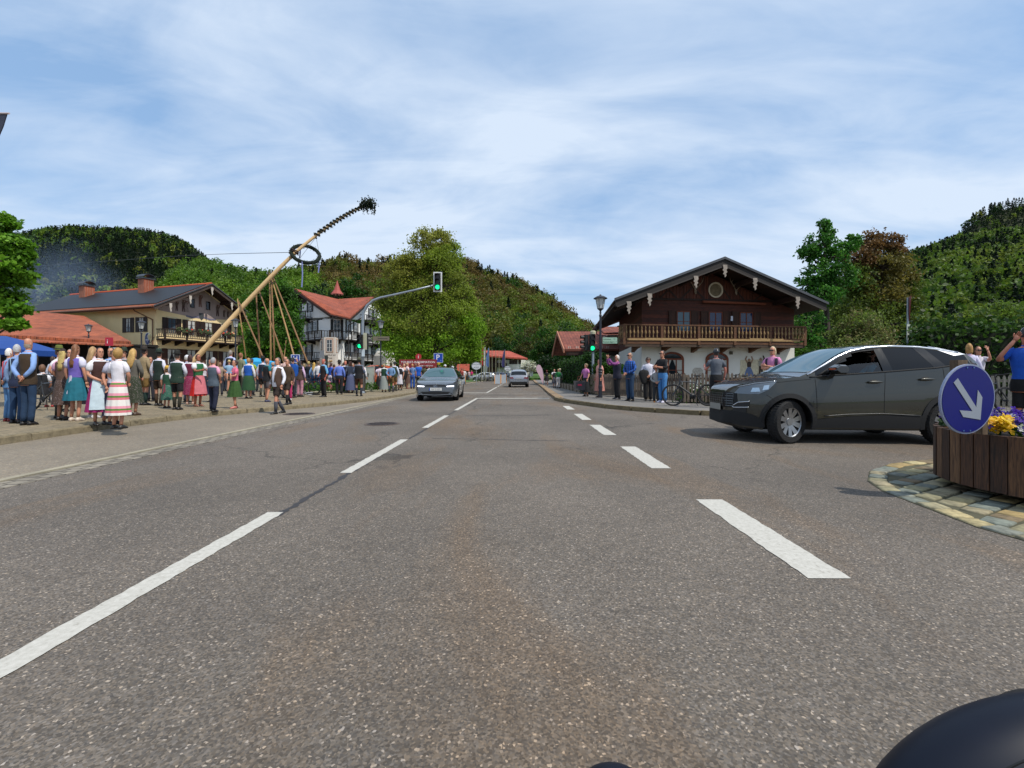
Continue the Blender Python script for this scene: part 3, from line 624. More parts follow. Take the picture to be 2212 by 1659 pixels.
for k in range(46):
    x = .15 + (Wc - .3) * k / 45; top = zg(x) - .12
    if top > 5.9: b.box((x - .1, -.028, 5.82), (x + .1, .019, top))
b.build('gable_boards', wood('38170b', '683018', (6, 6, .5), .22, 'x', 'gable_boarding'), t)
b = MB(); b.box((.0, -.06, 5.7), (Wc - .6, .018, 5.82))
for x0, x1, z0, z1 in ((1.2, 1.7, 5.84, 6.3), (2.3, 1.8, 5.84, 6.3), (3.2, 4.1, 6.7, 5.84), (3.3, 2.6, 6.5, 5.84), (5.9, 5.3, 5.84, 6.6), (6.2, 6.8, 6.5, 5.84), (7.6, 8.1, 5.84, 6.2)):
    dxy = Vector((x1 - x0, 0, z1 - z0)).normalized(); nn = Vector((-dxy.z, 0, dxy.x)) * .05; p0 = Vector((x0, -.05, z0)); p1 = Vector((x1, -.05, z1)); b.prism([p0 - nn, p1 - nn, p1 + nn, p0 + nn], (0, .02, 0))
b.build('gable_braces', DKWOOD, t)
rr = tiles('39393c', '2c2b2e', .3, .35)
ov = 2.05
gable_roof(t, 2 * xc, Lc, ze, zr, 2.4, ov, .16, rr, verge=wood('14100e', '241d19', (.6, 6, 6)), soffit=wood('1b0c06', '2e160c', (6, .6, 6), .2, 'x', 'soffit'))
b = MB(); zl = ze - 2.3 * kc
for s_ in (-1, 1):
    x0 = xc; x1 = xc + s_ * (xc + 2.34); q_ = [(x0, -ov - .08, zr - .24), (x1, -ov - .08, zl - .24), (x1, -ov - .08, zl - .16), (x0, -ov - .08, zr - .16)]
    b.prism(q_ if s_ > 0 else q_[::-1], (0, .06, 0))
b.build('lower_verge_trim', wood('2c2724', '3a332e', (.6, 6, 6)), t)
gutter(t, 2 * xc, Lc, zl, 2.3, ov - .3, 0)
MB().tube([(-2.35, 9, zl + .08), (-2.35, 9, zl - .8), (-.9, 8, zl - 1.15), (-.1, 8, zl - 1.2)], .05, 6).build('downpipe', mat('2c2320', .5), t)
# purlin ends with carved white ornaments
for i, xk in enumerate((-1.67, -.43, 2.39, 4.2, 6.1, 8.85)):
    zt = zg(xk) - .02
    MB().box((xk - .1, -ov + .02, zt - .32), (xk + .1, .5, zt - .02)).build('purlin', DKWOOD, t)
    P = [(-.14, 0), (.14, 0), (.16, -.25), (.08, -.38), (.15, -.5), (.06, -.62), (.09, -.78), (.0, -.9), (-.03, -.72), (-.11, -.66), (-.05, -.5), (-.14, -.38), (-.08, -.26)]
    MB().prism([(xk + a, -ov - .13, zt - .12 + c * .82) for a, c in P[::-1]], (0, .04, 0)).build('carved_ornament', mat('8c8278', .8, var=.4, vscale=9), t)
# antlers, roundel
for xk in (3.5, 6.25):
    b = MB(Matrix.Translation((0, 0, .35))); b.ellip((xk, -.1, 5.95), (.08, .05, .16)); b.ellip((xk, -.14, 5.84), (.05, .04, .1))
    for s_ in (-1, 1):
        b.tube([(xk + s_ * .04, -.1, 6.08), (xk + s_ * .22, -.2, 6.3), (xk + s_ * .42, -.22, 6.55), (xk + s_ * .5, -.2, 6.85)], [.03, .025, .02, .008], 5)
        b.tube([(xk + s_ * .22, -.2, 6.3), (xk + s_ * .14, -.3, 6.45)], [.02, .006], 5); b.tube([(xk + s_ * .4, -.22, 6.52), (xk + s_ * .32, -.3, 6.72)], [.018, .006], 5)
    b.build('mounted_antlers', mat('8b7a68', .8), t)
xk = 4.88
b = MB(F0); b.lathe([(.47, -.03), (.5, -.09), (.42, -.1), (.38, -.05)], (xk, 0, 6.4), 28, 'y'); o = b.build('round_picture', mat('c2b49c', .7), t)
b = MB(F0); b.disc((xk, -.07, 6.4), .40, 28, 'y', .03); b.build('picture_field', mat('6f6249', .7, var=.6, vscale=5), o)
b = MB(); b.tube([(3.95, -.2, 5.62), (8.2, -.2, 5.56)], .08, 8); b.build('awning_box', wood('6a3520', '7d4229', (.5, 5, 5)), t)
brn = wood('5a2a18', '7b3d22', (5, 5, 1)); shb = wood('2c1408', '4a260f', (5, 5, .6), .15, 'x', 'shutter_boards')
for xk, pc in ((2.75, '3e5a68'), (4.9, '1c2a4e'), (7.0, '1c2a4c')):
    window(t, F0, xk, 3.72, .92, 1.3, fmat=brn, pane=glass_dark(pc), bars=(2, 2), shut=shb, shw=.5)
MB(F0).box((5.9, -.09, 4.45), (6.04, -.075, 4.75)).build('notice', mat('c9cbd6', .8), t)
balcony(t, F0, -1.55, Wc - .2, zb - .03, 1.15, 1.02, wd=wood('3a2010', '6b4526', (.8, 5, 5)), gap=.235, bal=wood('5a4026', 'a08358', (5, 5, 1)), brk=6, posts=5)
b = MB(F0)
for i in range(10): x = -1.4 + i * 1.12; b.box((x, -1.2, zb + .02), (x + 1.119, -1.165, zb + q.uniform(.1, .2)))
b.build('fretwork_board', wood('8a6a42', 'a58a5e', (1, 5, 5)), t)
MB(F0).box((-1.55, -1.13, zb - .36), (Wc - .2, -.98, zb - .19)).build('balcony_beam', wood('241710', '4e3a28', (.6, 5, 5)), t)
# ground floor
for xk in (2.0, 5.0): arch_window(t, F0, xk, .6, 1.55, 1.85, brn, glass_dark('20262b'), .3, 3, .13, curtain=True)
MB(F0).box((3.5, -.35, 2.48), (3.9, -.003, 2.66)).build('wall_lamp', mat('c8c8c2', .5), t)
MB(F0).box((5.85, -.1, 2.3), (6.03, -.003, 2.5)).build('meter_box', mat('4d4636', .6), t)
MB(F0).box((9.1, -.12, 2.32), (9.27, -.003, 2.4)).build('bracket_lamp', mat('3a3028', .6), t)
# faded wall painting of dancing villagers (plain figures)
FM = F0 @ Matrix.Translation((-.85, 0, 0)); b = MB(FM)
def fig(x, z, s, mi, P): b.m = mi; b.prism([(x + a * s, -.012, z + c * s) for a, c in P], (0, .011, 0))
SK = [(-.36, 0), (.36, 0), (.2, .42), (.09, .62), (-.09, .62), (-.22, .42)]; TR = [(-.13, .6), (.13, .6), (.16, .95), (-.16, .95)]; HD = [(-.08, .96), (.08, .96), (.1, 1.08), (0, 1.16), (-.1, 1.08)]
ARM = [(-.16, .85), (-.3, 1.1), (-.2, 1.3), (-.12, 1.28), (-.2, 1.1), (-.08, .92)]; ARM2 = [(.1, .9), (.2, 1.1), (.12, 1.28), (.2, 1.3), (.3, 1.08), (.16, .83)]; LG = [(-.14, 0), (-.03, 0), (.0, .4), (.06, .0), (.17, 0), (.12, .62), (-.12, .62)]
fig(7.9, .95, 1.0, 3, [(-.5, -.4), (1.3, -.4), (1.25, 1.05), (-.45, 1.0)])
for x, z, s in ((8.05, .9, 1.0),): 
    b.M = FM @ Matrix.Translation((0, -.004, 0)); fig(x, z, s, 0, SK); b.M = FM @ Matrix.Translation((0, -.008, 0)); fig(x, z, s, 1, TR); fig(x, z, s, 2, HD); b.M = FM @ Matrix.Translation((0, -.012, 0)); fig(x, z, s, 2, ARM); fig(x, z, s, 2, ARM2)
b.M = FM @ Matrix.Translation((0, -.016, 0)); fig(8.85, .95, 1.0, 1, LG); fig(8.85, .95, 1.0, 4, TR); fig(8.85, .95, 1.0, 2, HD); fig(8.85, .95, 1.0, 1, ARM2)
b.build('faded_wall_painting', [mat(h, .9, var=.3, vscale=8) for h in ('5a6a8c', '3c3028', '8a6f5a', 'bdb59c', '8c8a80')], t)
b = MB(F0); b.prism([(3.7 + a, -.012, .95 + c) for a, c in ((-.35, 0), (.35, 0), (.35, .35), (.2, .5), (-.2, .5), (-.35, .35))], (0, .011, 0)); b.build('small_wall_relief', mat('a9a49a', .9, var=.5, vscale=9), t)
for o_ in t.children_recursive:
    for v_ in o_.data.vertices:
        if v_.co.y > 0: v_.co.x += v_.co.y * .25

# ------------------------------------------------------------------ yellow house on the left
La = Vector((-35.5, 45.0)); uy_ = Vector((.30, .954)).normalized(); Wy = 9.2; angy = math.atan2(uy_.y, uy_.x)
ty = thing('yellow_house', 'cream yellow house with painted gable, black solar roof and long flower balcony on the left', 'house', (La.x, La.y, 0), angy)
Ly = 20.; zey, zry = 8.2, 10.7; Fy, _ = wallF((0, 0), (Wy, 0)); FyL, _ = wallF((0, Ly), (0, 0))
yel = plaster('f0d6a4', .12); 
b = MB(); b.prism([(0, 0, 0), (Wy, 0, 0), (Wy, 0, zey), (Wy / 2, 0, zry), (0, 0, zey)], (0, Ly, 0)); b.build('wall', yel, ty)
b = MB(Fy); b.prism([(.15, -.01, 7.6), (Wy / 2, -.01, 7.2), (Wy - .15, -.01, 7.6), (Wy - .15, -.01, 8.15), (Wy / 2, -.01, 10.55), (.15, -.01, 8.15)], (0, .009, 0)); b.build('painted_gable_field', plaster('a89590', .3), ty)
k_ = gable_roof(ty, Wy, Ly, zey, zry, 1.25, 1.6, .12, tiles('9c5430', '864628', .22, .3, axis=1), verge=wood('32241e', '4d4038', (.6, 6, 6)))
# black solar sheets over the tiles, leaving an orange tile border at the eave and ridge
for s_ in (0, 1):
    def X(x): return x if s_ == 0 else Wy - x
    xa, xb_ = -.85, Wy / 2 - .35; za = zey + k_ * xa; zbx = zey + k_ * xb_
    pr = [(X(xa), -1.25, za + .29), (X(xb_), -1.25, zbx + .29), (X(xb_), Ly + 1.1, zbx + .29), (X(xa), Ly + 1.1, za + .29)]
    MB().prism(pr if s_ == 0 else pr[::-1], (0, 0, .06)).build('solar_panels', mat('0b0c10', .55), ty)
MB().tube([(Wy / 2, -1.6, zry + .27), (Wy / 2, Ly + 1.5, zry + .27)], .15, 8).build('ridge_tiles', mat('b5502c', .8, var=.2), ty)
gutter(ty, Wy, Ly, zey - 1.25 * k_, 1.25, 1.3, 0, '6a4a38')
MB().tube([(-1.2, 1.6, zey - .5), (-1.0, 1.5, zey - .8), (-.12, .35, zey - 1.6), (-.12, .3, .2)], .06, 6).build('downpipe', mat('6b4a34', .5, .2), ty)
for yy, hh in ((6.6, 1.0), (16.4, .8)):
    b = MB(); b.box((Wy / 2 - 1.7, yy - .5, zry - 1.2), (Wy / 2 - .7, yy + .5, zry + hh)); ch = b.build('chimney', sett_mat('a0583c', '8a4a34', .25, .09, '9c8c7c', 'chimney_brick'), ty)
    b = MB()
    for i in range(8):
        a0, a1 = pi * i / 8, pi * (i + 1) / 8; b.prism([(Wy / 2 - 1.2 + .62 * cos(a0), yy - .6, zry + hh + .2 + .38 * sin(a0)), (Wy / 2 - 1.2 + .62 * cos(a1), yy - .6, zry + hh + .2 + .38 * sin(a1)), (Wy / 2 - 1.2 + .58 * cos(a1), yy - .6, zry + hh + .2 + .34 * sin(a1)), (Wy / 2 - 1.2 + .58 * cos(a0), yy - .6, zry + hh + .2 + .34 * sin(a0))], (0, 1.2, 0))
    b.box((Wy / 2 - 1.85, yy - .6, zry + hh), (Wy / 2 - .55, yy + .6, zry + hh + .1)); b.build('chimney_cap', mat('4a4d52', .4, .6), ch)
for i, xk in enumerate((.2, 2.2, Wy / 2, Wy - 2.2, Wy - .2)):
    zt = zey + (zry - zey) * (1 - abs(xk - Wy / 2) / (Wy / 2)) - .02
    MB().box((xk - .1, -1.55, zt - .3), (xk + .1, .4, zt - .03)).build('purlin', DKWOOD, ty)
    P = [(-.12, 0), (.12, 0), (.14, -.3), (.05, -.5), (.1, -.7), (0, -.9), (-.07, -.6), (-.12, -.35)]
    MB().prism([(xk + a, -1.72, zt - .1 + c) for a, c in P[::-1]], (0, .04, 0)).build('carved_ornament', mat('b5aca2', .8), ty)
for u in (1.5, 3.55, 5.5, 7.4): window(ty, Fy, u, 5.35, .85, 1.55, fmat=mat('3a1f18', .6), pane=glass_dark('46525c'), bars=(2, 3), shut=SHUT, shw=.5, curtain=(u > 2), surround=mat('cfc1a0', .9))
for u in (1.5, 3.55, 5.6, 7.7): window(ty, Fy, u, 2.1, .95, 1.65, fmat=mat('3a1f18', .6), pane=glass_dark('2a3036'), bars=(2, 2), shut=wood('301a12', '4d2c1e', (5, 5, 1)), shw=.5, curtain=True)
for u in (3.65, 5.46): window(ty, Fy, u, 8.3, .5, .95, fmat=mat('2a1a16', .6), pane=glass_dark('1a1214'), bars=(1, 1), surround=mat('9d8d88', .9))
balcony(ty, Fy, .0, Wy - .4, 4.72, 1.2, .98, gap=.2, turned=False, bal=wood('2a160d', '9b8e74', (2, 2, 2)), brk=7, posts=4, wd=wood('180c07', '2a160d', (.6, 5, 5)))
for u in (1.9, 4.0, 7.0):
    b = MB(Fy @ Matrix.Translation((0, .15, .98))); b.box((u - .8, -1.62, 4.45), (u + .8, -1.42, 4.62)); b.m = 1
    for i in range(60): c = Vector((u + q.uniform(-.85, .85), -1.55 + q.uniform(-.15, .12), 4.62 + q.uniform(-.12, .3))); r_ = q.uniform(.05, .1); b.m = 2 if q.random() < .14 else 1; b.poly([c + Vector((-r_, 0, -r_ * .5)), c + Vector((r_ * .6, -.03, -r_)), c + Vector((r_, 0, r_ * .7)), c + Vector((-r_ * .3, .03, r_))])
    b.build('flower_box', [DKWOOD, mat('2e3d16', .8), mat('c23a20', .8)], ty)
# gable figures, plain silhouettes
b = MB(Fy)
for x, z, s, mm in ((2.0, 7.75, .85, 1), (2.7, 7.75, 1.1, 1), (3.0, 7.75, 1.05, 0), (4.55, 8.5, 1.15, 2), (6.6, 7.75, 1.15, 1), (7.4, 7.75, .7, 1), (7.9, 7.75, .65, 1)):
    b.M = Fy @ Matrix.Translation((0, -.014, 0)); fig(x, z, s, mm, LG if mm != 0 else SK); b.M = Fy @ Matrix.Translation((0, -.018, 0)); fig(x, z, s, 3 if mm == 1 else mm, TR); fig(x, z, s, 2, HD); fig(x, z, s * .9, 2, ARM2)
b.M = Fy @ Matrix.Translation((0, -.012, 0))
fig(4.7, 7.35, 1., 4, [(-.28, .5), (.28, .5), (.26, 0), (0, -.3), (-.26, 0)]); 
b.M = Fy @ Matrix.Translation((0, -.008, 0)); fig(4.7, 7.35, 1., 5, [(-1.7, -.1), (-1.0, -.2), (0, .05), (1., -.2), (1.7, -.1), (1.7, .1), (1., .0), (0, .25), (-1., 0), (-1.7, .1)])
b.build('gable_wall_painting', [mat(h, .9, var=.3, vscale=4) for h in ('8a7874', '4a3430', '6a4a40', '5a4a44', '3c4044', '6d6a7c')], ty)
# side wall
fl = lambda x: Ly - x
for u in (2.05, 3.95): window(ty, FyL, fl(u), 5.45, .7, 1.45, fmat=mat('3a1f18', .6), pane=glass_dark('4c5860'), bars=(2, 3), shut=SHUT, shw=.45, curtain=True)
o = MB(FyL @ Matrix.Translation((fl(1.2), 0, 4.7)) @ Matrix.Diagonal((.78, 1, 1.3, 1))).disc((0, -.03, 0), .5, 28, 'y', .028).build('oval_plaque', mat('d4d2d0', .5), ty)
MB(FyL @ Matrix.Translation((fl(1.2), 0, 4.7)) @ Matrix.Diagonal((.78, 1, 1.3, 1))).disc((0, -.036, 0), .44, 28, 'y', .006).build('plaque_field', mat('1a2a6a', .4), o)
b = MB(FyL)
for zz_, w_ in ((4.95, .12), (4.8, .16), (4.41, .14)): b.box((fl(1.2) - w_ / 2, -.041, zz_ - .03), (fl(1.2) + w_ / 2, -.037, zz_ + .03))
for i in range(5): b.box((fl(1.2) - .24 + i * .1, -.041, 4.53), (fl(1.2) - .17 + i * .1, -.037, 4.67))
b.build('plaque_lettering', mat('c9c9d6', .5), o)
LM = Matrix.Translation((-.05, 0, 1.75)); b = MB(LM); b.tube([(-.02, .25, 3.1), (-.3, .25, 2.55), (-.42, .25, 2.5), (-.42, .25, 2.8)], .03, 6); o = b.build('wall_lantern', mat('20180f', .5), ty)
MB(LM).lathe([(.1, 2.8), (.17, 3.2), (.2, 3.22), (.05, 3.42), (.02, 3.55)], (-.42, .25, 0), 6).build('lantern_glass', mat('c9bc92', .4), o)
MB(FyL).box((fl(.5), -.03, 1.55), (fl(-.0) - .05, -.003, 2.2)).build('notice_board', mat('c8c8c0', .6), ty)
MB(FyL).box((fl(.45), -.036, 1.75), (fl(.12), -.031, 2.0)).build('blue_notice', mat('3c6aa0', .6), ty)

# ------------------------------------------------------------------ long hall with orange tiles on the far left
th_ = thing('market_hall', 'low hall with orange tiled roof and dark open front, left of the yellow house', 'hall', (0, 0, 0))
e0, e1 = D(-120, 716, 34), D(283, 738, 37.5); r0, r1 = D(-120, 655, 43), D(181, 682, 46.5); rr_ = D(70, 669, 45.5)
orange = tiles('a85a38', '904a2c', .23, .36)
b = MB(); b.prism([e0, e1, r1, r0], (0, 0, -.22)); b.build('roof', orange, th_)
b = MB(); b.prism([e0 + Vector((0, -.7, -.42)), e1 + Vector((.3, -.7, -.36)), e1 + Vector((.2, .0, -.24)), e0 + Vector((0, 0, -.26))], (0, 0, -.1)); b.build('canopy_roof', orange, th_)
b = MB(); b.tube([e0 + Vector((0, -.1, -.1)), e1 + Vector((-1.5, -.1, -.1))], .09, 8); b.build('gutter', mat('5a3a2c', .5, .2), th_)
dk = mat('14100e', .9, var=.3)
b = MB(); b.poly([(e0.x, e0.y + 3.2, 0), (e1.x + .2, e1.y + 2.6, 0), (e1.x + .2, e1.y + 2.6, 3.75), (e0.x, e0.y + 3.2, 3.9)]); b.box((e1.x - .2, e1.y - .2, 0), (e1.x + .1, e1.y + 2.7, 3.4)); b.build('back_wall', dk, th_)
for i in range(8):
    p_ = e0.lerp(e1, (i + .3) / 8); MB().box((p_.x - .12, p_.y + .3, 0), (p_.x + .12, p_.y + .55, p_.z - .25)).build('post', mat('1c120c', .8), th_)
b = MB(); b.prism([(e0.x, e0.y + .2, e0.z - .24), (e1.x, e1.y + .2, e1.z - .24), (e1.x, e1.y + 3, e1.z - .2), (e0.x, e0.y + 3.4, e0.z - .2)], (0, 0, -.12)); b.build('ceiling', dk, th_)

# ------------------------------------------------------------------ white inn with corner roof
ti = thing('inn', 'white inn with red corner roof, dark balconies and black shutters behind the tree', 'inn', (0, 0, 0))
def XY(x, Y): return (PX(x, Y), Y)
A0, A1, A2, A3 = XY(628, 66.5), XY(713, 60), XY(741, 60.5), XY(822, 74)
Wh = plaster('e6e6e4', .06); zE = 8.55
pts = [A0, A1, A2, A3]; back = [XY(812, 86), XY(640, 80)]
b = MB(); b.prism([(x, y, 0) for x, y in pts + back], (0, 0, zE)); b.build('wall', Wh, ti)
FA, wA = wallF(A0, A1); FB, wB = wallF(A1, A2); FC, wC = wallF(A2, A3)
redr = tiles('a04e32', '8c442a', .25, .3, dark=.6)
apA = D(636.5, 623, 63.5); val = D(729, 646, 72); apB = D(807, 641, 71.5); cA = D(714, 677, 58.6); cM = D(755, 686.5, 58.3); 
farA = D(600, 690, 66); 
bk = D(729, 646, 90)
b = MB(); b.prism([cA, cM, val, apA], (0, 0, -.2)); b.build('roof', redr, ti)
b = MB(); b.prism([cM, apB, val], (0, 0, -.2)); b.build('roof', redr, ti)
b = MB(); b.prism([farA, apA, val + Vector((-6, 8, 0)), farA + Vector((0, 16, 0))], (0, 0, -.2)); b.build('roof', DKWOOD, ti)
fB = D(823, 665, 76.5)
b = MB(); b.prism([apB, fB, fB + Vector((-4, 10, 0)), val + Vector((2, 8, 0))], (0, 0, -.2)); b.build('roof', redr, ti)
def edge(p0, p1, h, d, name, m): b = MB(); b.prism([p0, p1, p1 + Vector((0, 0, -h)), p0 + Vector((0, 0, -h))], d); b.build(name, m, ti)
edge(apA + Vector((0, 0, -.2)), cA + Vector((0, 0, -.2)), .34, Vector((.1, .1, 0)), 'verge_board', DKWOOD); edge(farA, apA, .5, Vector((.1, .2, 0)), 'verge_board', DKWOOD)
edge(cM + Vector((0, 0, -.2)), apB + Vector((0, 0, -.2)), .34, Vector((-.15, .1, 0)), 'verge_board', DKWOOD); edge(apB, fB, .5, Vector((-.2, .1, 0)), 'verge_board', DKWOOD)
MB().tube([cA + Vector((0, 0, -.22)), cM + Vector((0, 0, -.22))], .09, 8).build('gutter', mat('3a2420', .5, .2), ti)
# gable walls and dark boarding
pa = Vector((A0[0], A0[1], 0)); pb = Vector((A1[0], A1[1], 0))
def onA(x, y, off=0):     # point of facade A seen at (x, y)
    d = Vector(((x - HX) / FPX, 1)); a = Vector(A0); bb = Vector(A1) - a; k = (a.x - d.x * a.y) / (d.x * bb.y - bb.x); P_ = a + bb * k; n_ = Vector((bb.y, -bb.x)).normalized(); P_ = P_ + n_ * off; return Vector((P_.x, P_.y, PZ(y, P_.y)))
def onC(x, y, off=0):
    d = Vector(((x - HX) / FPX, 1)); a = Vector(A2); bb = Vector(A3) - a; k = (a.x - d.x * a.y) / (d.x * bb.y - bb.x); P_ = a + bb * k; n_ = Vector((bb.y, -bb.x)).normalized(); P_ = P_ + n_ * off; return Vector((P_.x, P_.y, PZ(y, P_.y)))
nA = (Vector(A1) - Vector(A0)).normalized(); inA = Vector((-nA.y, nA.x, 0)); nC = (Vector(A3) - Vector(A2)).normalized(); inC = Vector((-nC.y, nC.x, 0))
b = MB(); P = [onA(641, 690), onA(712, 684), onA(676, 654), onA(655, 640), onA(641, 640)]; b.prism(P, inA * 3); b.build('gable_wall', Wh, ti)
b = MB(); P = [onA(630, 656, .06), onA(662, 656, .06), onA(664, 643, .06), onA(640, 629, .06), onA(628, 640, .06)]; b.prism(P, inA * .4); b.build('gable_boarding', DKWOOD, ti)
b = MB(); P = [onC(742, 690), onC(822, 690), onC(822, 668), onC(809, 652), onC(795, 652)]; b.prism(P, inC * 3); b.build('gable_wall', Wh, ti)
b = MB(); P = [onC(799, 655, .06), onC(822, 672, .06), onC(822, 660, .06), onC(810, 645, .06), onC(803, 648, .06)]; b.prism(P, inC * .4); b.build('gable_boarding', DKWOOD, ti)
# roof turret
tp = D(728.5, 641, 73); b = MB(); b.lathe([(.12, -1.2), (.12, .4)], tp, 8); o = b.build('roof_turret', DKWOOD, ti)
MB().lathe([(1.0, .38), (.95, .46), (.55, 1.0), (.3, 1.7), (.04, 2.65)], tp, 10).build('turret_roof', mat('94443a', .7), o)
b = MB()
for k in range(6): a_ = k * pi / 3; b.tube([tp + Vector((.2 * cos(a_), .2 * sin(a_), -.6)), tp + Vector((.6 * cos(a_), .6 * sin(a_), .4))], .06, 5)
b.build('turret_struts', DKWOOD, o)
def ux(F, w, A_, B_, x):        # distance along a wall of the point seen at picture column x
    d = (x - HX) / FPX; a = Vector(A_); bb = (Vector(B_) - a); return ((a.x - d * a.y) / (d * bb.y - bb.x)) * bb.length
bsh = mat('14161a', .6); wf = mat('d2d2d0', .6); cream = mat('b98f76', .85)
for x, z, h, w in ((646, 7.2, 1.5, .8), (655, 9.3, 1.5, .8), (670, 9.3, 1.5, .8)): pass
for x, yb in ((645, 0), (669.5, 0), (681, 0)): window(ti, FA, ux(FA, wA, A0, A1, x), 6.75, .95, 1.75, fmat=wf, pane=glass_dark('3a434c'), bars=(2, 3), shut=bsh, shw=.34)
for x in (645, 668): window(ti, FA, ux(FA, wA, A0, A1, x), 3.7, 1.0, 1.6, fmat=wf, pane=glass_dark('3a434c'), bars=(2, 3), shut=bsh, shw=.5)
for x in (646, 670): window(ti, FA, ux(FA, wA, A0, A1, x), 10.0 if x < 650 else 9.9, .8, 1.3, fmat=wf, pane=glass_dark('2a323a'), bars=(2, 3), shut=bsh, shw=.4)
for x in (731,): window(ti, FB, ux(FB, wB, A1, A2, 728), 6.75, .85, 1.7, fmat=wf, pane=glass_dark('3a434c'), bars=(2, 3), shut=bsh, shw=.34)
for x in (752, 768, 783, 803): window(ti, FC, ux(FC, wC, A2, A3, x), 6.8, .95, 1.7, fmat=wf, pane=glass_dark('3a434c'), bars=(2, 3), shut=bsh, shw=.34)
for x in (751, 769, 790, 806): window(ti, FC, ux(FC, wC, A2, A3, x), 3.75, .95, 1.7, fmat=wf, pane=glass_dark('2f3840'), bars=(2, 3), shut=bsh, shw=.34)
for x in (800, 810): window(ti, FC, ux(FC, wC, A2, A3, x), 9.9, .9, 1.4, fmat=wf, pane=glass_dark('2f3840'), bars=(2, 3), shut=bsh, shw=.4)
for x in (744, 761, 787, 803): arch_window(ti, FC, ux(FC, wC, A2, A3, x), 1.0, 1.5, 1.9, mat('a29a8c', .8), glass_dark('2a2f33'), .5, 3, .1)
arch_window(ti, FA, ux(FA, wA, A0, A1, 671), 1.2, 1.7, 1.5, mat('a29a8c', .8), glass_dark('2a2f33'), .5, 3, .1)
uC0, uC1 = .0, ux(FC, wC, A2, A3, 818)
bw = wood('120b08', '22140e', (.8, 5, 5))
balcony(ti, FA, ux(FA, wA, A0, A1, 632), wA, 5.85, 1.2, 1.1, wd=bw, gap=.34, turned=False, bal=mat('6a6660', .8), brk=4, posts=6)
balcony(ti, FB, 0, wB, 5.85, 1.2, 1.1, wd=bw, gap=.3, turned=False, brk=2, posts=1)
balcony(ti, FC, 0, uC1, 5.85, 1.2, 1.1, wd=bw, gap=.34, turned=False, bal=mat('5a5650', .8), brk=6, posts=7)
balcony(ti, FA, ux(FA, wA, A0, A1, 632), ux(FA, wA, A0, A1, 690), 3.15, 1.1, 1.0, wd=bw, gap=.34, turned=False, bal=mat('5a5650', .8), brk=4, posts=4)
balcony(ti, FC, ux(FC, wC, A2, A3, 733 + 10), uC1, 3.15, 1.1, 1.0, wd=bw, gap=.34, turned=False, bal=mat('5a5650', .8), brk=6, posts=7)
balcony(ti, FA, ux(FA, wA, A0, A1, 640), ux(FA, wA, A0, A1, 675), 8.9, 1.0, 1.0, wd=bw, gap=.3, turned=False, brk=3, posts=2)
balcony(ti, FC, ux(FC, wC, A2, A3, 778), uC1, 8.9, 1.0, 1.0, wd=bw, gap=.3, turned=False, brk=3, posts=3)
# oriel with the inn's name
B0, B1, B2, B3 = XY(691, 59.8), XY(700, 57.8), XY(724, 57.6), XY(730.5, 59.2)
b = MB(); b.prism([(x, y, 0) for x, y in (B0, B1, B2, B3, XY(728, 62), XY(695, 63))], (0, 0, 5.9)); b.build('oriel', plaster('dcd2c8', .08), ti)
FO, wO = wallF(B1, B2); FO0, w0 = wallF(B0, B1); FO2, w2 = wallF(B2, B3)
for F_, w_, ww in ((FO, wO, .78), (FO0, w0, .55), (FO2, w2, .5)):
    window(ti, F_, w_ / 2, 4.05, ww, 1.55, fmat=wf, pane=glass_dark('3a3f46'), bars=(2 if ww > .6 else 1, 3), surround=cream); window(ti, F_, w_ / 2, .7, ww, 1.3, fmat=mat('3a3a3c', .6), pane=glass_dark('22262a'), bars=(2 if ww > .6 else 1, 2), surround=cream)
blk = mat('2e2a2c', .8, var=.05)
b = MB(FO); b.text('Gasthof zur', (wO / 2 + .1, -.004, 3.62), .34); b.text('Post', (wO / 2 + .05, -.004, 3.22), .36); b.box((.3, -.012, 2.47), (wO - .3, -.003, 2.51))
for x in (-.35, .35): b.box((wO / 2 + x - .05, -.012, 2.3), (wO / 2 + x + .05, -.003, 2.38)); b.box((wO / 2 + x - .05, -.012, 2.0), (wO / 2 + x + .05, -.003, 2.08))
b.build('lettering', blk, ti)
b = MB(FO); b.tube([(wO / 2 - .32, -.03, 2.92), (wO / 2 - .1, -.03, 2.75), (wO / 2 + .12, -.03, 2.75), (wO / 2 + .16, -.03, 2.88), (wO / 2 + .02, -.03, 2.93), (wO / 2 - .02, -.03, 2.8), (wO / 2 + .36, -.03, 2.88)], [.02, .025, .03, .03, .03, .035, .08], 6); b.build('post_horn_emblem', mat('a8803a', .5), ti)
MB(FO).box((wO / 2 - .11, -.012, 2.08), (wO / 2 + .11, -.003, 2.3)).build('red_emblem', mat('a03c34', .7), ti)
MB().tube([(B3[0] + 1.3, B3[1] + .2, 0), (B3[0] + 1.3, B3[1] + .2, 7.6), (B3[0] + 3.3, B3[1] - .6, 8.5)], .07, 6).build('downpipe', mat('2a2420', .5), ti)

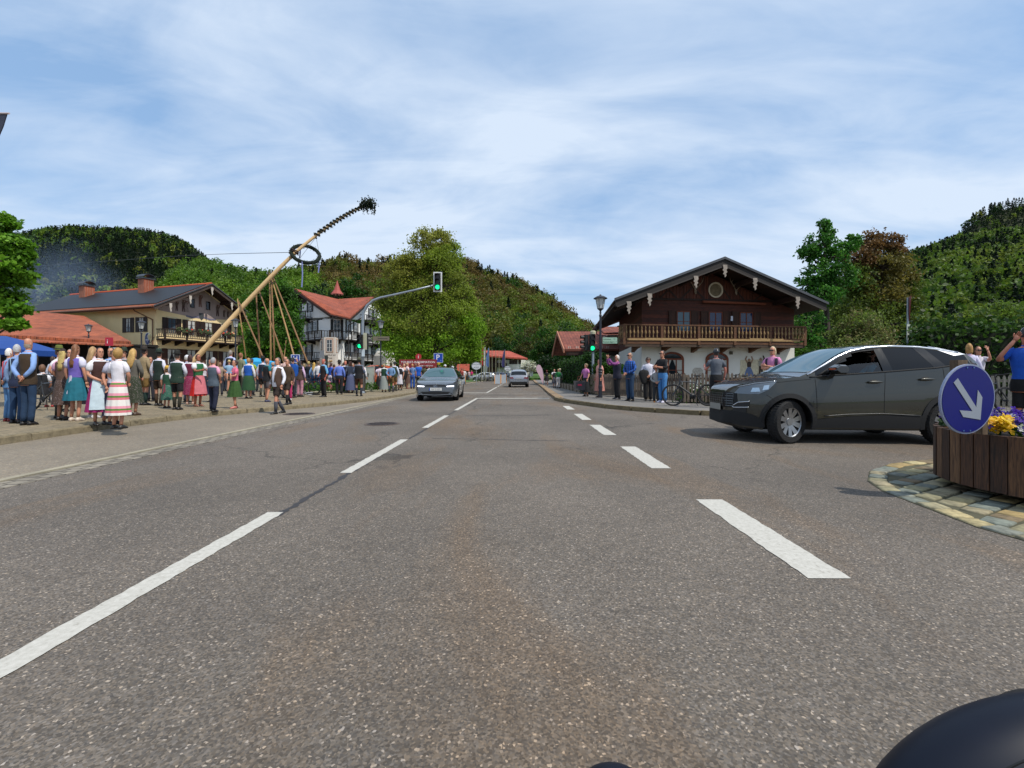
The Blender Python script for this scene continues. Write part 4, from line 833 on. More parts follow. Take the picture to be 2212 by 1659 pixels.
# ------------------------------------------------------------------ white portal building at the right end of the inn
tp_ = thing('portal_building', 'small white building with scrolled gable and arched door beside the inn', 'building', (0, 0, 0))
Fp, wp = wallF(XY(834, 62), XY(855, 63)); b = MB(Fp); b.prism([(0, 0, 0), (wp, 0, 0), (wp, 0, 3.0), (wp * .86, 0, 3.9), (wp * .66, 0, 4.3), (wp * .5, 0, 4.55), (wp * .34, 0, 4.3), (wp * .14, 0, 3.8), (0, 0, 2.4)], (0, 4, 0)); b.build('wall', plaster('d9d5cc', .1), tp_)
arch_window(tp_, Fp, wp / 2, .0, .95, 2.1, mat('8f8676', .8), mat('3a2c22', .7), .5, 1, .1, name='door', trans=False)
b = MB(Fp); 
for i in range(6): a_ = pi * (i + .5) / 6; b.ellip((wp / 2 + .42 * cos(a_), -.02, 2.6 + .42 * sin(a_)), (.1, .05, .08), 6, 4)
b.ellip((wp / 2, -.02, 3.35), (.16, .05, .1), 6, 4); b.ellip((wp / 2, -.02, 3.1), (.1, .05, .07), 6, 4); b.build('stucco_ornament', mat('9a9488', .9), tp_)
b = MB(); P = [Vector((*XY(855, 63.2), 2.9)), Vector((*XY(905, 64), 1.2)), Vector((*XY(905, 70), 1.4)), Vector((*XY(855, 70), 3.1))]; b.prism(P, (0, 0, -.15)); b.build('shed_roof', mat('3e3e40', .8, var=.3), tp_)
b = MB(); b.box((XY(856, 63.8)[0], 63.8, 0), (XY(902, 63.8)[0], 69, 1.1)); b.build('shed_wall', plaster('bdb8ae'), tp_)

# ------------------------------------------------------------------ house with red brown roof behind the hedge, right of the road
t = thing('tiled_roof_house', 'house with brown red tiled roof behind the hedge, left of the chalet', 'house', (0, 0, 0))
Yh = 44.; x0, x1 = PX(1224, Yh), PX(1400, Yh); zE_, zR_ = PZ(758, Yh), PZ(720, Yh + 5)
b = MB(); b.box((x0 + 2.0, Yh, 0), (x1, Yh + 9, zE_ - .1)); b.build('wall', plaster('c9c7c2', .1), t)
b = MB(); b.prism([(x0 - .3, Yh - 1.4, zE_ - .1), (x1, Yh - 1.4, zE_ - .1), (x1, Yh + 5, zR_), (x0 - .3, Yh + 5, zR_)], (0, 0, .2)); b.build('roof', tiles('8a4a38', '6f3628', .3, .3, dark=.5), t)
b = MB(); b.prism([(x0 - .3, Yh + 5, zR_), (x1, Yh + 5, zR_), (x1, Yh + 11, zE_), (x0 - .3, Yh + 11, zE_)], (0, 0, .2)); b.build('roof', tiles('8a4a38', '6f3628', .3, .3, dark=.5), t)
b = MB(); b.prism([(x0 - .35, Yh - 1.4, zE_ - .25), (x0 - .35, Yh + 5, zR_ - .12), (x0 - .35, Yh + 11, zE_ - .2), (x0 - .35, Yh + 11, zE_ + .25), (x0 - .35, Yh + 5, zR_ + .24), (x0 - .35, Yh - 1.4, zE_ + .14)], (-.12, 0, 0)); b.build('verge_board', mat('a06a52', .8), t)
b = MB(); b.box((x0, Yh - 1.35, zE_ - .45), (x1, Yh + .2, zE_ - .16)); b.build('eave', DKWOOD, t)
b = MB(); b.prism([(x0 + 2, Yh + .05, zE_ - .5), (x0 + 2, Yh + 5, zR_ - .3), (x0 + 2, Yh + 9, zE_ - .3)], (.3, 0, 0)); b.build('gable_wall', DKWOOD, t)
Fh, _ = wallF((x0, Yh), (x1, Yh))
for xx, w_ in ((1266, 1.9), (1294, 2.2), (1311, .6)): MB(Fh).box((PX(xx, Yh) - x0 - w_ / 2, -.03, 1.9), (PX(xx, Yh) - x0 + w_ / 2, .01, zE_ - .6)).build('shutter', wood('40241a', '56301f', (5, 5, 1)), t)
for xx in (1262, 1291): window(t, Fh, PX(xx, Yh) - x0, 2.0, 1.0, 1.15, fmat=mat('7a6c62', .6), pane=glass_dark('59656b'), bars=(2, 1), depth=.09)
b = MB(Fh); b.box((2.9, -.9, .9), (x1 - x0, -.8, 1.75)); b.build('balcony_front', wood('2a1912', '3b241a', (5, 5, 1), .14, 'x', 'balcony_boards'), t)
b = MB()
for xx in (1230, 1247, 1266, 1285, 1300, 1313): X_ = PX(xx, Yh - 1.2); b.box((X_ - .12, Yh - 1.2, zE_ + .12), (X_ - .04, Yh - 1.1, zE_ + .38)); b.box((X_ + .04, Yh - 1.2, zE_ + .12), (X_ + .12, Yh - 1.1, zE_ + .38))
b.build('snow_guards', mat('b9a79c', .7), t)
# pale building just behind the chalet's left corner
t = thing('pale_building', 'pale plastered building edge seen under the left eave of the chalet', 'building', (0, 0, 0)); x_ = PX(1336, 40); MB().box((x_, 44.5, 0), (x_ + 4, 50, PZ(722, 44))).build('wall', plaster('cfc4b8'), t)
MB().prism([(x_ - .5, 44, PZ(722, 44)), (x_ + 4.5, 44, PZ(722, 44)), (x_ + 4.5, 47.2, PZ(708, 47)), (x_ - .5, 47.2, PZ(708, 47))], (0, 0, .15)).build('roof', tiles('8a4a38', '6f3628', .3, .3, dark=.5), t)

# ------------------------------------------------------------------ farmhouse at the end of the road
t = thing('far_farmhouse', 'distant white farmhouse with bright red roof behind the flag poles', 'house', (0, 0, 0)); Yf = 96.
Ff, wf_ = wallF(XY(1075, Yf), XY(1122, Yf - 2)); 
b = MB(Ff); b.box((-3.5, 0, 0), (wf_, 8, 4.2)); b.build('wall', plaster('cfcdc6', .1), t)
e_a, e_b = D(1046, 757, Yf + 6), D(1140, 775, Yf - 3); r_a, r_b = D(1040, 761, Yf + 9), D(1062, 757, Yf + 12)
b = MB(); b.prism([D(1058, 768, Yf - 3), D(1140, 774, Yf - 3), D(1100, 758, Yf + 3), D(1046, 757, Yf + 3)], (0, 0, -.3)); b.build('roof', tiles('b0503c', '9c4432', .4, .4, dark=.6), t)
b = MB(); b.prism([D(1028, 775, Yf + 1), D(1046, 757, Yf + 3), D(1048, 761, Yf + 3), D(1036, 776, Yf + 1)], (0, .4, 0)); b.build('verge_board', DKWOOD, t)
b = MB(); b.prism([(PX(1050, Yf), Yf - .1, 0), (PX(1073, Yf), Yf - .1, 0), (PX(1073, Yf), Yf - .1, PZ(771, Yf)), (PX(1058, Yf), Yf - .1, PZ(762, Yf))], (0, 2, 0)); b.build('timber_gable', wood('30180e', '4c2a1a', (3, 3, .5)), t)
for x in (1103, 1109, 1115, 1123): MB(Ff).box((ux(Ff, wf_, XY(1075, Yf), XY(1122, Yf - 2), x) - .3, -.05, PZ(787, Yf)), (ux(Ff, wf_, XY(1075, Yf), XY(1122, Yf - 2), x) + .3, .01, PZ(778, Yf))).build('window', mat('2a1a16', .6), t)
MB(Ff).box((-1.5, -1.0, 2.6), (2.2, -.1, 3.6)).build('balcony', DKWOOD, t)
b = MB(); b.box((PX(1100, Yf), Yf - 3.5, 0), (PX(1124, Yf), Yf - 2.4, 1.9)); b.build('porch', plaster('d8d8d4', .05), t)
t = thing('small_shed', 'small shed with orange roof left of the round inn sign', 'shed', (0, 0, 0)); Ys = 80
MB().box((PX(984, Ys), Ys, 0), (PX(1012, Ys), Ys + 4, 1.9)).build('wall', mat('2a2622', .8), t); MB().prism([(PX(982, Ys), Ys - .4, 1.7), (PX(1014, Ys), Ys - .4, 1.7), (PX(1012, Ys), Ys + 2, 2.9), (PX(986, Ys), Ys + 2, 2.9)], (0, 0, .12)).build('roof', tiles('a8482c', '8f3c24', .3, .3), t)
# house behind the car on the right
t = thing('brown_roof_house', 'brown roofed house with chimney and skylight behind the grey car on the right', 'house', (0, 0, 0)); Yr = 42
b = MB(); b.prism([(PX(1995, Yr), Yr, PZ(762, Yr)), (PX(2150, Yr), Yr, PZ(752, Yr)), (PX(2120, Yr), Yr + 5, PZ(733, Yr + 5)), (PX(2052, Yr), Yr + 5, PZ(738, Yr + 5))], (0, 0, .15)); b.build('roof', tiles('6a3a2e', '582e24', .3, .3, dark=.6), t)
MB().box((PX(2005, Yr), Yr + .8, 0), (PX(2135, Yr), Yr + 5, PZ(764, Yr))).build('wall', plaster('b9a890'), t)
MB().box((PX(2038, Yr), Yr + 2, PZ(757, Yr)), (PX(2048, Yr), Yr + 2.8, PZ(735, Yr))).build('chimney', mat('2c2420', .8), t); MB().box((PX(2036, Yr), Yr + 1.9, PZ(734, Yr)), (PX(2052, Yr), Yr + 2.9, PZ(731, Yr))).build('chimney_cap', mat('1e1a18', .6), t)
b = MB(); b.prism([(PX(2068, Yr), Yr + 1.6, PZ(748, Yr + 1.6) + .12), (PX(2078, Yr), Yr + 1.6, PZ(748, Yr + 1.6) + .12), (PX(2082, Yr), Yr + 2.9, PZ(742, Yr + 3) + .12), (PX(2073, Yr), Yr + 2.9, PZ(742, Yr + 3) + .12)], (0, 0, .1)); b.build('skylight', glass_dark('8aa0b8'), t)
# ------------------------------------------------------------------ people: one body mesh each (face, hands with five fingers), clothes as parts
SKIN = 'b98268'
def catm(P, R_, k=3):
    P = [Vector(p) for p in P]; out, rr_ = [], []
    for i in range(len(P) - 1):
        a, b, c, d = P[max(i-1, 0)], P[i], P[i+1], P[min(i+2, len(P)-1)]
        for j in range(k): t = j / k; out.append(.5 * ((2*b) + (c-a)*t + (2*a-5*b+4*c-d)*t*t + (3*b-a-3*c+d)*t**3)); rr_.append(R_[i] * (1-t) + R_[i+1] * t)
    return out + [P[-1]], rr_ + [R_[-1]]
ARMS = {'down': ((.27, .03, 1.15), (.26, -.06, .90)), 'hip': ((.40, .09, 1.20), (.22, -.05, 1.03)), 'behind': ((.26, .13, 1.16), (.07, .17, .98)), 'front': ((.27, -.02, 1.15), (.05, -.23, 1.0)),
        'crossed': ((.25, -.1, 1.17), (-.08, -.24, 1.2)), 'up': ((.33, -.22, 1.30), (.12, -.22, 1.58)), 'reach': ((.26, -.16, 1.2), (.2, -.42, 1.22)), 'photo': ((.17, -.30, 1.40), (.06, -.42, 1.62)), 'carry': ((.27, -.1, 1.18), (.0, -.3, 1.2)), 'bag': ((.28, -.04, 1.15), (.3, -.16, .93)), 'thumb': ((.29, -.06, 1.16), (.27, -.33, 1.24)), 'wheel': ((.22, -.25, 1.2), (.2, -.48, 1.26))}
TORSO = [(.80, .165, .115, .01), (.90, .178, .125, .01), (1.0, .155, .11, .0), (1.08, .142, .102, -.0), (1.18, .158, .112, -.005), (1.30, .178, .122, -.005), (1.40, .182, .108, .0), (1.455, .135, .082, .0), (1.49, .066, .062, .0)]
def torso(b, z0, z1, off, w, n=14, keep=None, belly=0., cap=(False, False)):
    rings = []
    zs = sorted(set([z0, z1] + [t_[0] for t_ in TORSO if z0 < t_[0] < z1]))
    for z in zs:
        for (a, c) in zip(TORSO, TORSO[1:]):
            if a[0] <= z <= c[0]: t = (z - a[0]) / (c[0] - a[0]); v = [a[i] + (c[i] - a[i]) * t for i in range(4)]; break
        f = w if z < 1.42 else 1 + (w - 1) * .4; bel = belly * math.exp(-((z - 1.08) / .14) ** 2)
        rings.append(b.ell(z, 0, v[3] - bel * .5, v[1] * f + off, v[2] * f + off + bel * .5, n))
    b.loft(rings, cap, keep=keep)
def legpts(stance, s):
    if stance == 'sit': return [(s*.09, .02, .9), (s*.11, -.42, .9), (s*.11, -.46, .48)]
    w = {'stand': (0, 0), 'walk': (-.16 * s, .14 * s), 'wide': (-.06 * s, .05 * s)}[stance]; sx_ = .135 if stance == 'wide' else .1
    return [(s*.092, .01, .88), (s*sx_, -.015 + w[0] * .55 - (.05 if stance == 'walk' else 0), .49), (s*sx_, .03 + w[0] * 1.25 + (.10 if stance == 'walk' and w[0] > 0 else 0), .09)]
def person(label, x, top, rot, feet=None, Y=None, Z0=.12, shirt=None, vest=None, openv=False, trousers=None, shorts=None, socks=None, skirt=None, apron=None, shoes='1c1816', hair=('short', '3a281c'), hat=None, arms=('down', 'down'), stance='stand', w=1., skin=SKIN, braces=None, glasses=False, belly=0., lean=0., group=None, pos=None, H=None, scarf=None, patt=None, cat='person', spatt=None):
    if pos is None:
        if Y is None: Y = GY(feet, Z0)
        pos = (PX(x, Y), Y, Z0)
    Htot = H or (PZ(top, pos[1]) - pos[2])
    extra = {None: .0, 'alpine': .085, 'straw': .06, 'cap': .02, 'helmet': .035}[hat[0] if hat else None]
    k = Htot / (1.75 + extra); root = thing('person', label, cat, pos, R(rot), group)
    slim = .95 - .24 * min(1., abs((pos[0] / pos[1]) / 1.13)) ** 2; T = Matrix.Diagonal((k * slim, k * slim, k, 1))
    def mb(): return MB(T)
    px = Htot * FPX / max(2., pos[1]) * .463; hi = px > 42         # how large it shows
    n = 12 if hi else 8
    b = mb()                      # ---- body
    torso(b, .80, 1.49, 0, w, 12, cap=(True, True), belly=belly)
    b.loft([b.ell(z, 0, cy, r_, r_ * .95, 10) for z, cy, r_ in ((1.46, .005, .064), (1.52, .0, .056), (1.58, -.005, .056))], (False, False))
    hp = [(1.515, .020, .022, -.055), (1.53, .046, .060, -.030), (1.565, .060, .078, -.018), (1.61, .070, .088, -.010), (1.66, .074, .092, -.004), (1.70, .070, .086, 0), (1.73, .054, .066, .004), (1.748, .025, .03, .006)]
    b.loft([b.ell(z, 0, cy, rx, ry, n) for z, rx, ry, cy in hp])
    if hi:
        b.loft([[(-.012, -.088, 1.645), (.012, -.088, 1.645), (0, -.075, 1.66)], [(-.017, -.098, 1.603), (.017, -.098, 1.603), (0, -.118, 1.612)], [(-.014, -.085, 1.596), (.014, -.085, 1.596), (0, -.09, 1.592)]])
        for s in (-1, 1): b.ellip((s * .075, .005, 1.63), (.012, .02, .03), 6, 4); b.m = 1; b.ellip((s * .03, -.091, 1.647), (.013, .008, .007), 6, 4); b.box((s * .03 - .018, -.101, 1.664), (s * .03 + .018, -.086, 1.669)); b.m = 0
        b.m = 2; b.ellip((0, -.092, 1.572), (.024, .010, .006), 8, 4); b.m = 0
    for si, s in enumerate((-1, 1)):
        e, wr = ARMS[arms[si]]; sh = Vector((s * .185 * (.5 + w * .5), 0, 1.41)); e = Vector((s * e[0] * (.6 + .4 * w), e[1], e[2])); wr = Vector((s * wr[0] * (.6 + .4 * w), wr[1], wr[2]))
        if arms[si] == 'crossed': wr.z += .03 * s; wr.y -= .02 * s
        P_, Q_ = catm([sh - Vector((s * .03, 0, -.0)), e, wr], [.054, .041, .027]); b.tube(P_, Q_, 8 if hi else 6)
        d = (wr - e).normalized()
        if arms[si] == 'down': d = (d + Vector((0, -.1, -.6))).normalized()
        if arms[si] in ('up', 'photo'): d = (d + Vector((-s * .3, .1, .5))).normalized()
        side = Vector((0, -1, 0)) if arms[si] in ('down', 'bag', 'hip') else Vector((0, 0, 1)); side = (side - d * side.dot(d)).normalized(); nrm = d.cross(side)
        pc = [wr, wr + d * .035, wr + d * .085]; rings = []
        for p_, a_, c_ in zip(pc, (.027, .042, .040), (.022, .019, .016)): rings.append([p_ + side * cos(t) * a_ + nrm * sin(t) * c_ for t in (2 * pi * i / 8 for i in range(8))])
        b.loft(rings)
        curl = nrm * (-s) if arms[si] in ('down', 'bag') else nrm
        for fi in range(4):
            f0 = wr + d * .08 + side * (.03 - .02 * fi); ln = (.068, .078, .072, .056)[fi]
            b.tube([f0, f0 + d * ln * .5 + curl * .008, f0 + d * ln * .8 + curl * .03, f0 + d * ln * .85 + curl * .048] if hi else [f0, f0 + d * ln + curl * .02], [.0095, .0088, .008, .006] if hi else [.0095, .007], 5 if hi else 4)
        b.tube([wr + d * .03 + side * .03, wr + d * .055 + side * .058, wr + d * .085 + side * .066], [.012, .010, .008], 5)
        if shirt and shirt[1] != 'none':
            c = mb() if si == 0 else c_sl; c_sl = c
            if shirt[1] == 'long': P2, Q2 = catm([sh - Vector((s * .05, 0, -.01)), e, wr.lerp(e, .06)], [.070, .055, .040]); c.tube(P2, Q2, n)
            elif shirt[1] == 'rolled': P2, Q2 = catm([sh - Vector((s * .05, 0, -.01)), e, e.lerp(wr, .3)], [.072, .058, .052]); c.tube(P2, Q2, n)
            elif shirt[1] == 'short': m_ = sh.lerp(e, .72); c.tube([sh - Vector((s * .05, 0, -.01)), sh.lerp(e, .3), m_], [.068, .066, .064], n)
            else: m_ = sh.lerp(e, .75); c.tube([sh - Vector((s * .05, 0, -.01)), sh.lerp(e, .25), sh.lerp(e, .55), m_], [.068, .088, .084, .05], n)
    for s in (-1, 1):
        L_ = legpts(stance, s); P_, Q_ = catm(L_, [.088, .056, .038]) if stance != 'sit' else catm(L_, [.09, .06, .045])
        if not (socks is None and trousers): pass
        b.tube(P_, Q_, 10 if hi else 7)
    b.build('body', [mat(skin, .55, var=.06), mat('1e1612', .4, var=0), mat('8a4038', .5, var=0)], root, smooth=True)
    if shirt:
        torso(c_sl, .84 if not skirt else .98, 1.47, .014, w, n, belly=belly); c_sl.loft([c_sl.ell(z, 0, .0, r_, r_ * .95, 10) for z, r_ in ((1.462, .08), (1.505, .066), (1.51, .060))], (False, False))
        m_ = fabric(shirt[0], spatt) ; c_sl.build('shirt', m_, root, smooth=True)
    if vest:
        c = mb(); kp = (lambda p: not (p.y < -.05 * k and abs(p.x) < (.075 - (p.z / k - 1.4) * .05) * k)) if openv else None
        torso(c, .82 if not skirt else 1.0, 1.435, .030, w, 18, keep=kp, belly=belly); c.build('bodice' if skirt else 'vest', fabric(vest, None), root, smooth=True)
    if braces:
        c = mb()
        for s in (-1, 1):
            P_ = [(s * .08 * w, -.13 * w - belly * .9, .98), (s * .09, -.145 * w - belly * .3, 1.25), (s * .1, -.11, 1.42), (s * .1, .0, 1.475), (s * .08, .12, 1.42), (s * .03, .15 * w, 1.2), (s * .07, .13 * w, .98)]; c.tube(P_, .017, 5)
        c.build('braces', mat(braces, .7), root, smooth=True)
    if scarf: c = mb(); c.lathe([(.075, 1.47), (.1, 1.46), (.095, 1.44), (.07, 1.45)], n=12); c.build('neckerchief', mat(scarf, .8), root, smooth=True)
    sh_ = trousers or shorts
    if sh_:
        c = mb(); torso(c, .81, 1.0, .016, w, n, belly=belly * .4)
        for s in (-1, 1):
            L_ = [Vector(p) for p in legpts(stance, s)]
            if trousers: P_, Q_ = catm([L_[0] + Vector((0, 0, .04)), L_[1], L_[2] - Vector((0, 0, .01))] if stance != 'sit' else L_, [.105 * (.6 + .4 * w), .078, .068])
            else: P_, Q_ = catm([L_[0] + Vector((0, 0, .04)), L_[0].lerp(L_[1], .5), L_[1] + Vector((0, .0, .07))], [.107 * (.6 + .4 * w), .1, .09])
            c.tube(P_, Q_, n)
        c.build('trousers' if trousers else 'shorts', fabric(sh_, patt), root, smooth=True)
        if hi and shorts and socks: c = mb(); c.lathe([(.165 * w + .02, .965), (.17 * w + .022, .985), (.165 * w + .018, 1.0)], n=14); bl = c.build('belt', mat('2a1a10', .5), root); bl.scale = (1, .74, 1)
    if socks:
        for s in (-1, 1):
            L_ = [Vector(p) for p in legpts(stance, s)]; a = L_[1].lerp(L_[2], .25); c = mb(); c.tube([a, a.lerp(L_[2], .08), a.lerp(L_[2], .4), L_[2] - Vector((0, 0, .01))], [.062, .064, .060, .046], n); c.build('sock', mat(socks, .9, var=.15, vscale=30), root, smooth=True)
    if skirt:
        hem = skirt[1]; fl_ = (skirt[2] if len(skirt) > 2 else .13) * .78; c = mb(); pl_ = 11; rings = []
        N_ = 44 if hi else 24
        for i in range(9): t = i / 8; z = 1.03 + (hem - 1.03) * t; e_ = t ** .75; rings.append(c.ell(z, 0, .005, .150 * w + fl_ * e_ + .02 * (t > .1), .112 * w + fl_ * e_ + .02 * (t > .1), N_, pl_, .075 * t))
        c.loft(rings, (True, False)); c.build('skirt', fabric(skirt[0], patt), root, smooth=True)
        if apron:
            c = mb(); rings = []
            for i in range(8): t = i / 7; z = 1.04 + (hem + .06 - 1.04) * t; e_ = t ** .75; ra = .165 * w + fl_ * e_ + .035; rb = .127 * w + fl_ * e_ + .035; rings.append([(ra * cos(a) * (1 + .03 * t * cos(13 * a)), rb * sin(a) * (1 + .03 * t * cos(13 * a)), z) for a in (-pi / 2 + R(62) * (j / 9 * 2 - 1) for j in range(10))])
            c.loft(rings, (False, False), closed=False); c.build('apron', fabric(apron, None), root, smooth=True)
            c = mb(); c.tube([(.0, .135 * w + .02, 1.04), (.02, .16, .85), (.03, .2, .62)], [.022, .028, .035], 4); c.tube([(-.01, .135 * w + .02, 1.04), (-.03, .16, .85), (-.05, .19, .68)], [.02, .024, .03], 4); c.build('apron_bow', fabric(apron, None), root)
    if shoes:
        for s in (-1, 1):
            a = Vector(legpts(stance, s)[2]); c = mb(); z0 = a.z - .09; y = a.y
            if stance == 'walk' and a.y > .05: z0 += .0
            c.loft([[(a.x + xx * sx2, y + yy, z0 + zz) for xx, zz in ((-1, 0), (1, 0), (1, hh * .5), (.6, hh), (-.6, hh), (-1, hh * .5))] for yy, sx2, hh in ((.065, .032, .06), (.0, .042, .10), (-.05, .044, .085), (-.12, .048, .055), (-.17, .040, .04), (-.20, .018, .025))]); c.build('shoe', mat(shoes, .45, var=.1), root, smooth=True)
    # ---- hair and hats
    st, hc = hair; hm = mat(hc, .6, var=.3, vscale=25, bump=.4); c = mb(); I = T.inverted()
    def kp(cond): return lambda p: cond(I @ p)
    if st == 'bald': c.ellip((0, .0, 1.63), (.081, .097, .118), 14, 10, kp(lambda p: 1.565 < p.z < 1.645 and p.y > .0))
    else:
        r_ = .0 if st != 'curly' else .028
        if st == 'curly':
            rings = []; g_ = random.Random(int(x * 7))
            for j in range(9):
                a = -pi/2 + pi * (j + .5) / 9; rings.append([( (.078 + r_) * cos(a) * cos(t) * g_.uniform(.92, 1.1), .018 + (.09 + r_) * cos(a) * sin(t) * g_.uniform(.92, 1.1), 1.645 + .125 * sin(a) * g_.uniform(.96, 1.05)) for t in (2 * pi * i / 16 for i in range(16))])
            c.loft(rings, (True, True), keep=kp(lambda p: p.z > 1.695 or p.y > -.015))
        else:
            low = 1.555 if st in ('short',) else 1.50
            c.ellip((0, .010, 1.642), (.0835, .097, .121), 16, 12, kp(lambda p: (p.z > 1.700 or (p.y > .0 - (p.z - 1.6) * .35 and p.z > low + .02))))
        if st == 'long': c.loft([c.ell(z, 0, cy, rx, ry, 10) for z, rx, ry, cy in ((1.70, .078, .06, .035), (1.58, .088, .055, .045), (1.45, .092, .045, .085), (1.33, .085, .035, .12), (1.22, .055, .022, .13))])
        if st == 'wavy': c.loft([[(rx * cos(t) * (1 + .1 * cos(5 * t + z * 40)), cy + ry * sin(t), z) for t in (2 * pi * i / 14 for i in range(14))] for z, rx, ry, cy in ((1.70, .085, .07, .03), (1.6, .105, .07, .045), (1.5, .125, .06, .08), (1.4, .12, .055, .11), (1.3, .09, .04, .13), (1.24, .05, .025, .13))])
        if st == 'bob': c.loft([c.ell(z, 0, cy, rx, ry, 10) for z, rx, ry, cy in ((1.70, .08, .06, .03), (1.6, .094, .065, .035), (1.52, .09, .055, .04), (1.5, .07, .04, .04))])
        if st == 'bun': c.ellip((0, .11, 1.665), (.045, .04, .045), 8, 6)
        if st == 'pony': c.tube([(0, .09, 1.68), (0, .14, 1.66), (.0, .15, 1.55), (0, .13, 1.40)], [.025, .034, .03, .01], 7)
    c.build('hair', hm, root, smooth=True)
    if hat:
        hk, hcol = hat; m_ = mat(hcol, .8, var=.15, vscale=12)
        if hk in ('alpine', 'straw'):
            c = mb(); c.lathe([(.085, 1.705), (.15, 1.700), (.158, 1.712), (.092, 1.722)], (0, .0, 0), 18); c.loft([c.ell(z, 0, .005, rx, ry, 14) for z, rx, ry in ((1.705, .090, .106), (1.74, .088, .104), (1.79, .078, .092), (1.825, .062, .078), (1.832, .03, .05))]); o = c.build('hat', m_, root, smooth=True)
            c = mb(); c.loft([c.ell(z, 0, .005, rx, ry, 14) for z, rx, ry in ((1.722, .093, .109), (1.745, .0915, .1075))], (False, False)); c.build('hat_band', mat('16140f' if hk == 'alpine' else '4a2a18', .7), o)
        elif hk == 'cap': c = mb(); c.ellip((0, .0, 1.665), (.086, .102, .107), 14, 10, kp(lambda p: p.z > 1.675)); c.prism([(-.06, -.08, 1.682), (.06, -.08, 1.682), (.05, -.16, 1.675), (-.05, -.16, 1.675)], (0, 0, .01)); c.build('cap', m_, root, smooth=True)
        else:
            c = mb(); c.ellip((0, .01, 1.665), (.098, .128, .122), 16, 10, kp(lambda p: p.z > 1.655 + .1 * p.y)); o = c.build('helmet', mat(hcol, .35), root, smooth=True)
            c = mb()
            for xx in (-.055, 0, .055):
                for yy in (-.06, .02, .08): zz_ = 1.665 + .124 * sqrt(max(0, 1 - (xx / .098) ** 2 - ((yy - .01) / .128) ** 2)); c.ellip((xx, yy, zz_ - .002), (.010, .026, .007), 6, 4)
            c.build('helmet_vents', mat('8a8c90' if hcol < '30' else '101010', .6), o)
            c = mb(); c.tube([(.08, .0, 1.66), (.065, -.03, 1.58), (0, -.055, 1.51), (-.065, -.03, 1.58), (-.08, .0, 1.66)], .006, 4); c.build('chin_strap', mat('101010', .6), o)
    if glasses: c = mb(); c.box((-.065, -.112, 1.632), (-.008, -.098, 1.662)); c.box((.008, -.112, 1.632), (.065, -.098, 1.662)); c.box((-.008, -.108, 1.65), (.008, -.102, 1.656)); c.box((-.08, -.1, 1.652), (-.072, .0, 1.658)); c.box((.072, -.1, 1.652), (.08, .0, 1.658)); c.build('sunglasses', mat('0c0c0e', .15), root)
    return root, k
def fabric(h, p_=None):
    if p_ is None: return mat(h, .85, var=.16, vscale=9, bump=.9, bscale=7., name='cloth')
    key = ('fab', h, p_)
    if key in MATS: return MATS[key]
    m, N, L, p = newmat('patterned_cloth'); p.inputs['Roughness'].default_value = .85
    t = N.new('ShaderNodeTexCoord'); s = N.new('ShaderNodeSeparateXYZ'); L.new(t.outputs['Object'], s.inputs[0])
    def band(sock, per, stops):
        q_ = N.new('ShaderNodeMath'); q_.operation = 'MULTIPLY'; q_.inputs[1].default_value = 1 / per; L.new(sock, q_.inputs[0]); f = N.new('ShaderNodeMath'); f.operation = 'FRACT'; L.new(q_.outputs[0], f.inputs[0]); r_ = ramp(N, L, f.outputs[0], stops); r_.color_ramp.interpolation = 'CONSTANT'; return r_
    if p_ == 'floral_bands': col = band(s.outputs[2], .235, [(0, 'd8d2cc'), (.28, 'c46a74'), (.46, '4f7a2c'), (.60, 'd890a0'), (.80, 'd8d2cc')])
    elif p_ == 'plaid':
        a = band(s.outputs[0], .07, [(0, h), (.5, '1c3a6a')]); c_ = band(s.outputs[2], .07, [(0, (1, 1, 1)), (.5, (.45, .5, .7))]); col = N.new('ShaderNodeMixRGB'); col.blend_type = 'MULTIPLY'; col.inputs[0].default_value = 1; L.new(a.outputs[0], col.inputs[1]); L.new(c_.outputs[0], col.inputs[2])
    elif p_ == 'stripes': col = band(s.outputs[2], .045, [(0, h), (.5, '3a1440')])
    elif p_ == 'pin': col = band(s.outputs[0], .05, [(0, h), (.55, tuple(a * .62 for a in lin(h)))])
    else:
        v = N.new('ShaderNodeTexVoronoi'); v.inputs['Scale'].default_value = 48; L.new(t.outputs['Object'], v.inputs['Vector']); col = ramp(N, L, v.outputs['Distance'], [(.16, '5a5a78' if p_ == 'floral' else '9c8c90'), (.28, h)])
    L.new(col.outputs[0], p.inputs['Base Color']); MATS[key] = m; return m

LTH = '4a3018'; WHT = 'cfcdd0'; LBL = '7f9cc8'
G1, G2, G3 = 'visitors in traditional dress on the left plaza', 'visitors on the left pavement by the flower bed', 'spectators on the right sidewalk'
def P(*a, **k): return person(*a, **k)[0]
# ---- nearest group, far left
P('white-haired man with red braces over a pale blue shirt at the left edge', 20, 753, 165, feet=910, shirt=(LBL, 'long'), braces='a8404a', trousers='4f7aa8', shoes='7a2020', hair=('short', 'd8d4d0'), arms=('behind', 'down'), group=G1)
P('grey-haired man in navy vest seen from behind, second from the left', 37, 744.5, 188, feet=914, shirt=(LBL, 'long'), vest='1a2440', trousers='1c3a5c', hair=('short', 'a8a8aa'), arms=('down', 'down'), braces='7c94a8', group=G1)
P('bald man in brown felt vest with hands behind his back', 61, 731, 180, feet=918, shirt=('7c9cd0', 'long'), vest='3a2a18', trousers='16304c', hair=('bald', '9a8a7c'), arms=('behind', 'behind'), w=1.06, group=G1)
P('seated rider in black and white jersey behind the bald man', 92, 775, 200, Y=13.6, Z0=-.25, H=1.66, shirt=('c9c8cc', 'short'), vest='15151a', shorts='202028', socks='d0c8c0', shoes='9c2c28', hair=('curly', '6a4a34'), arms=('front', 'front'), stance='sit', group=G1)
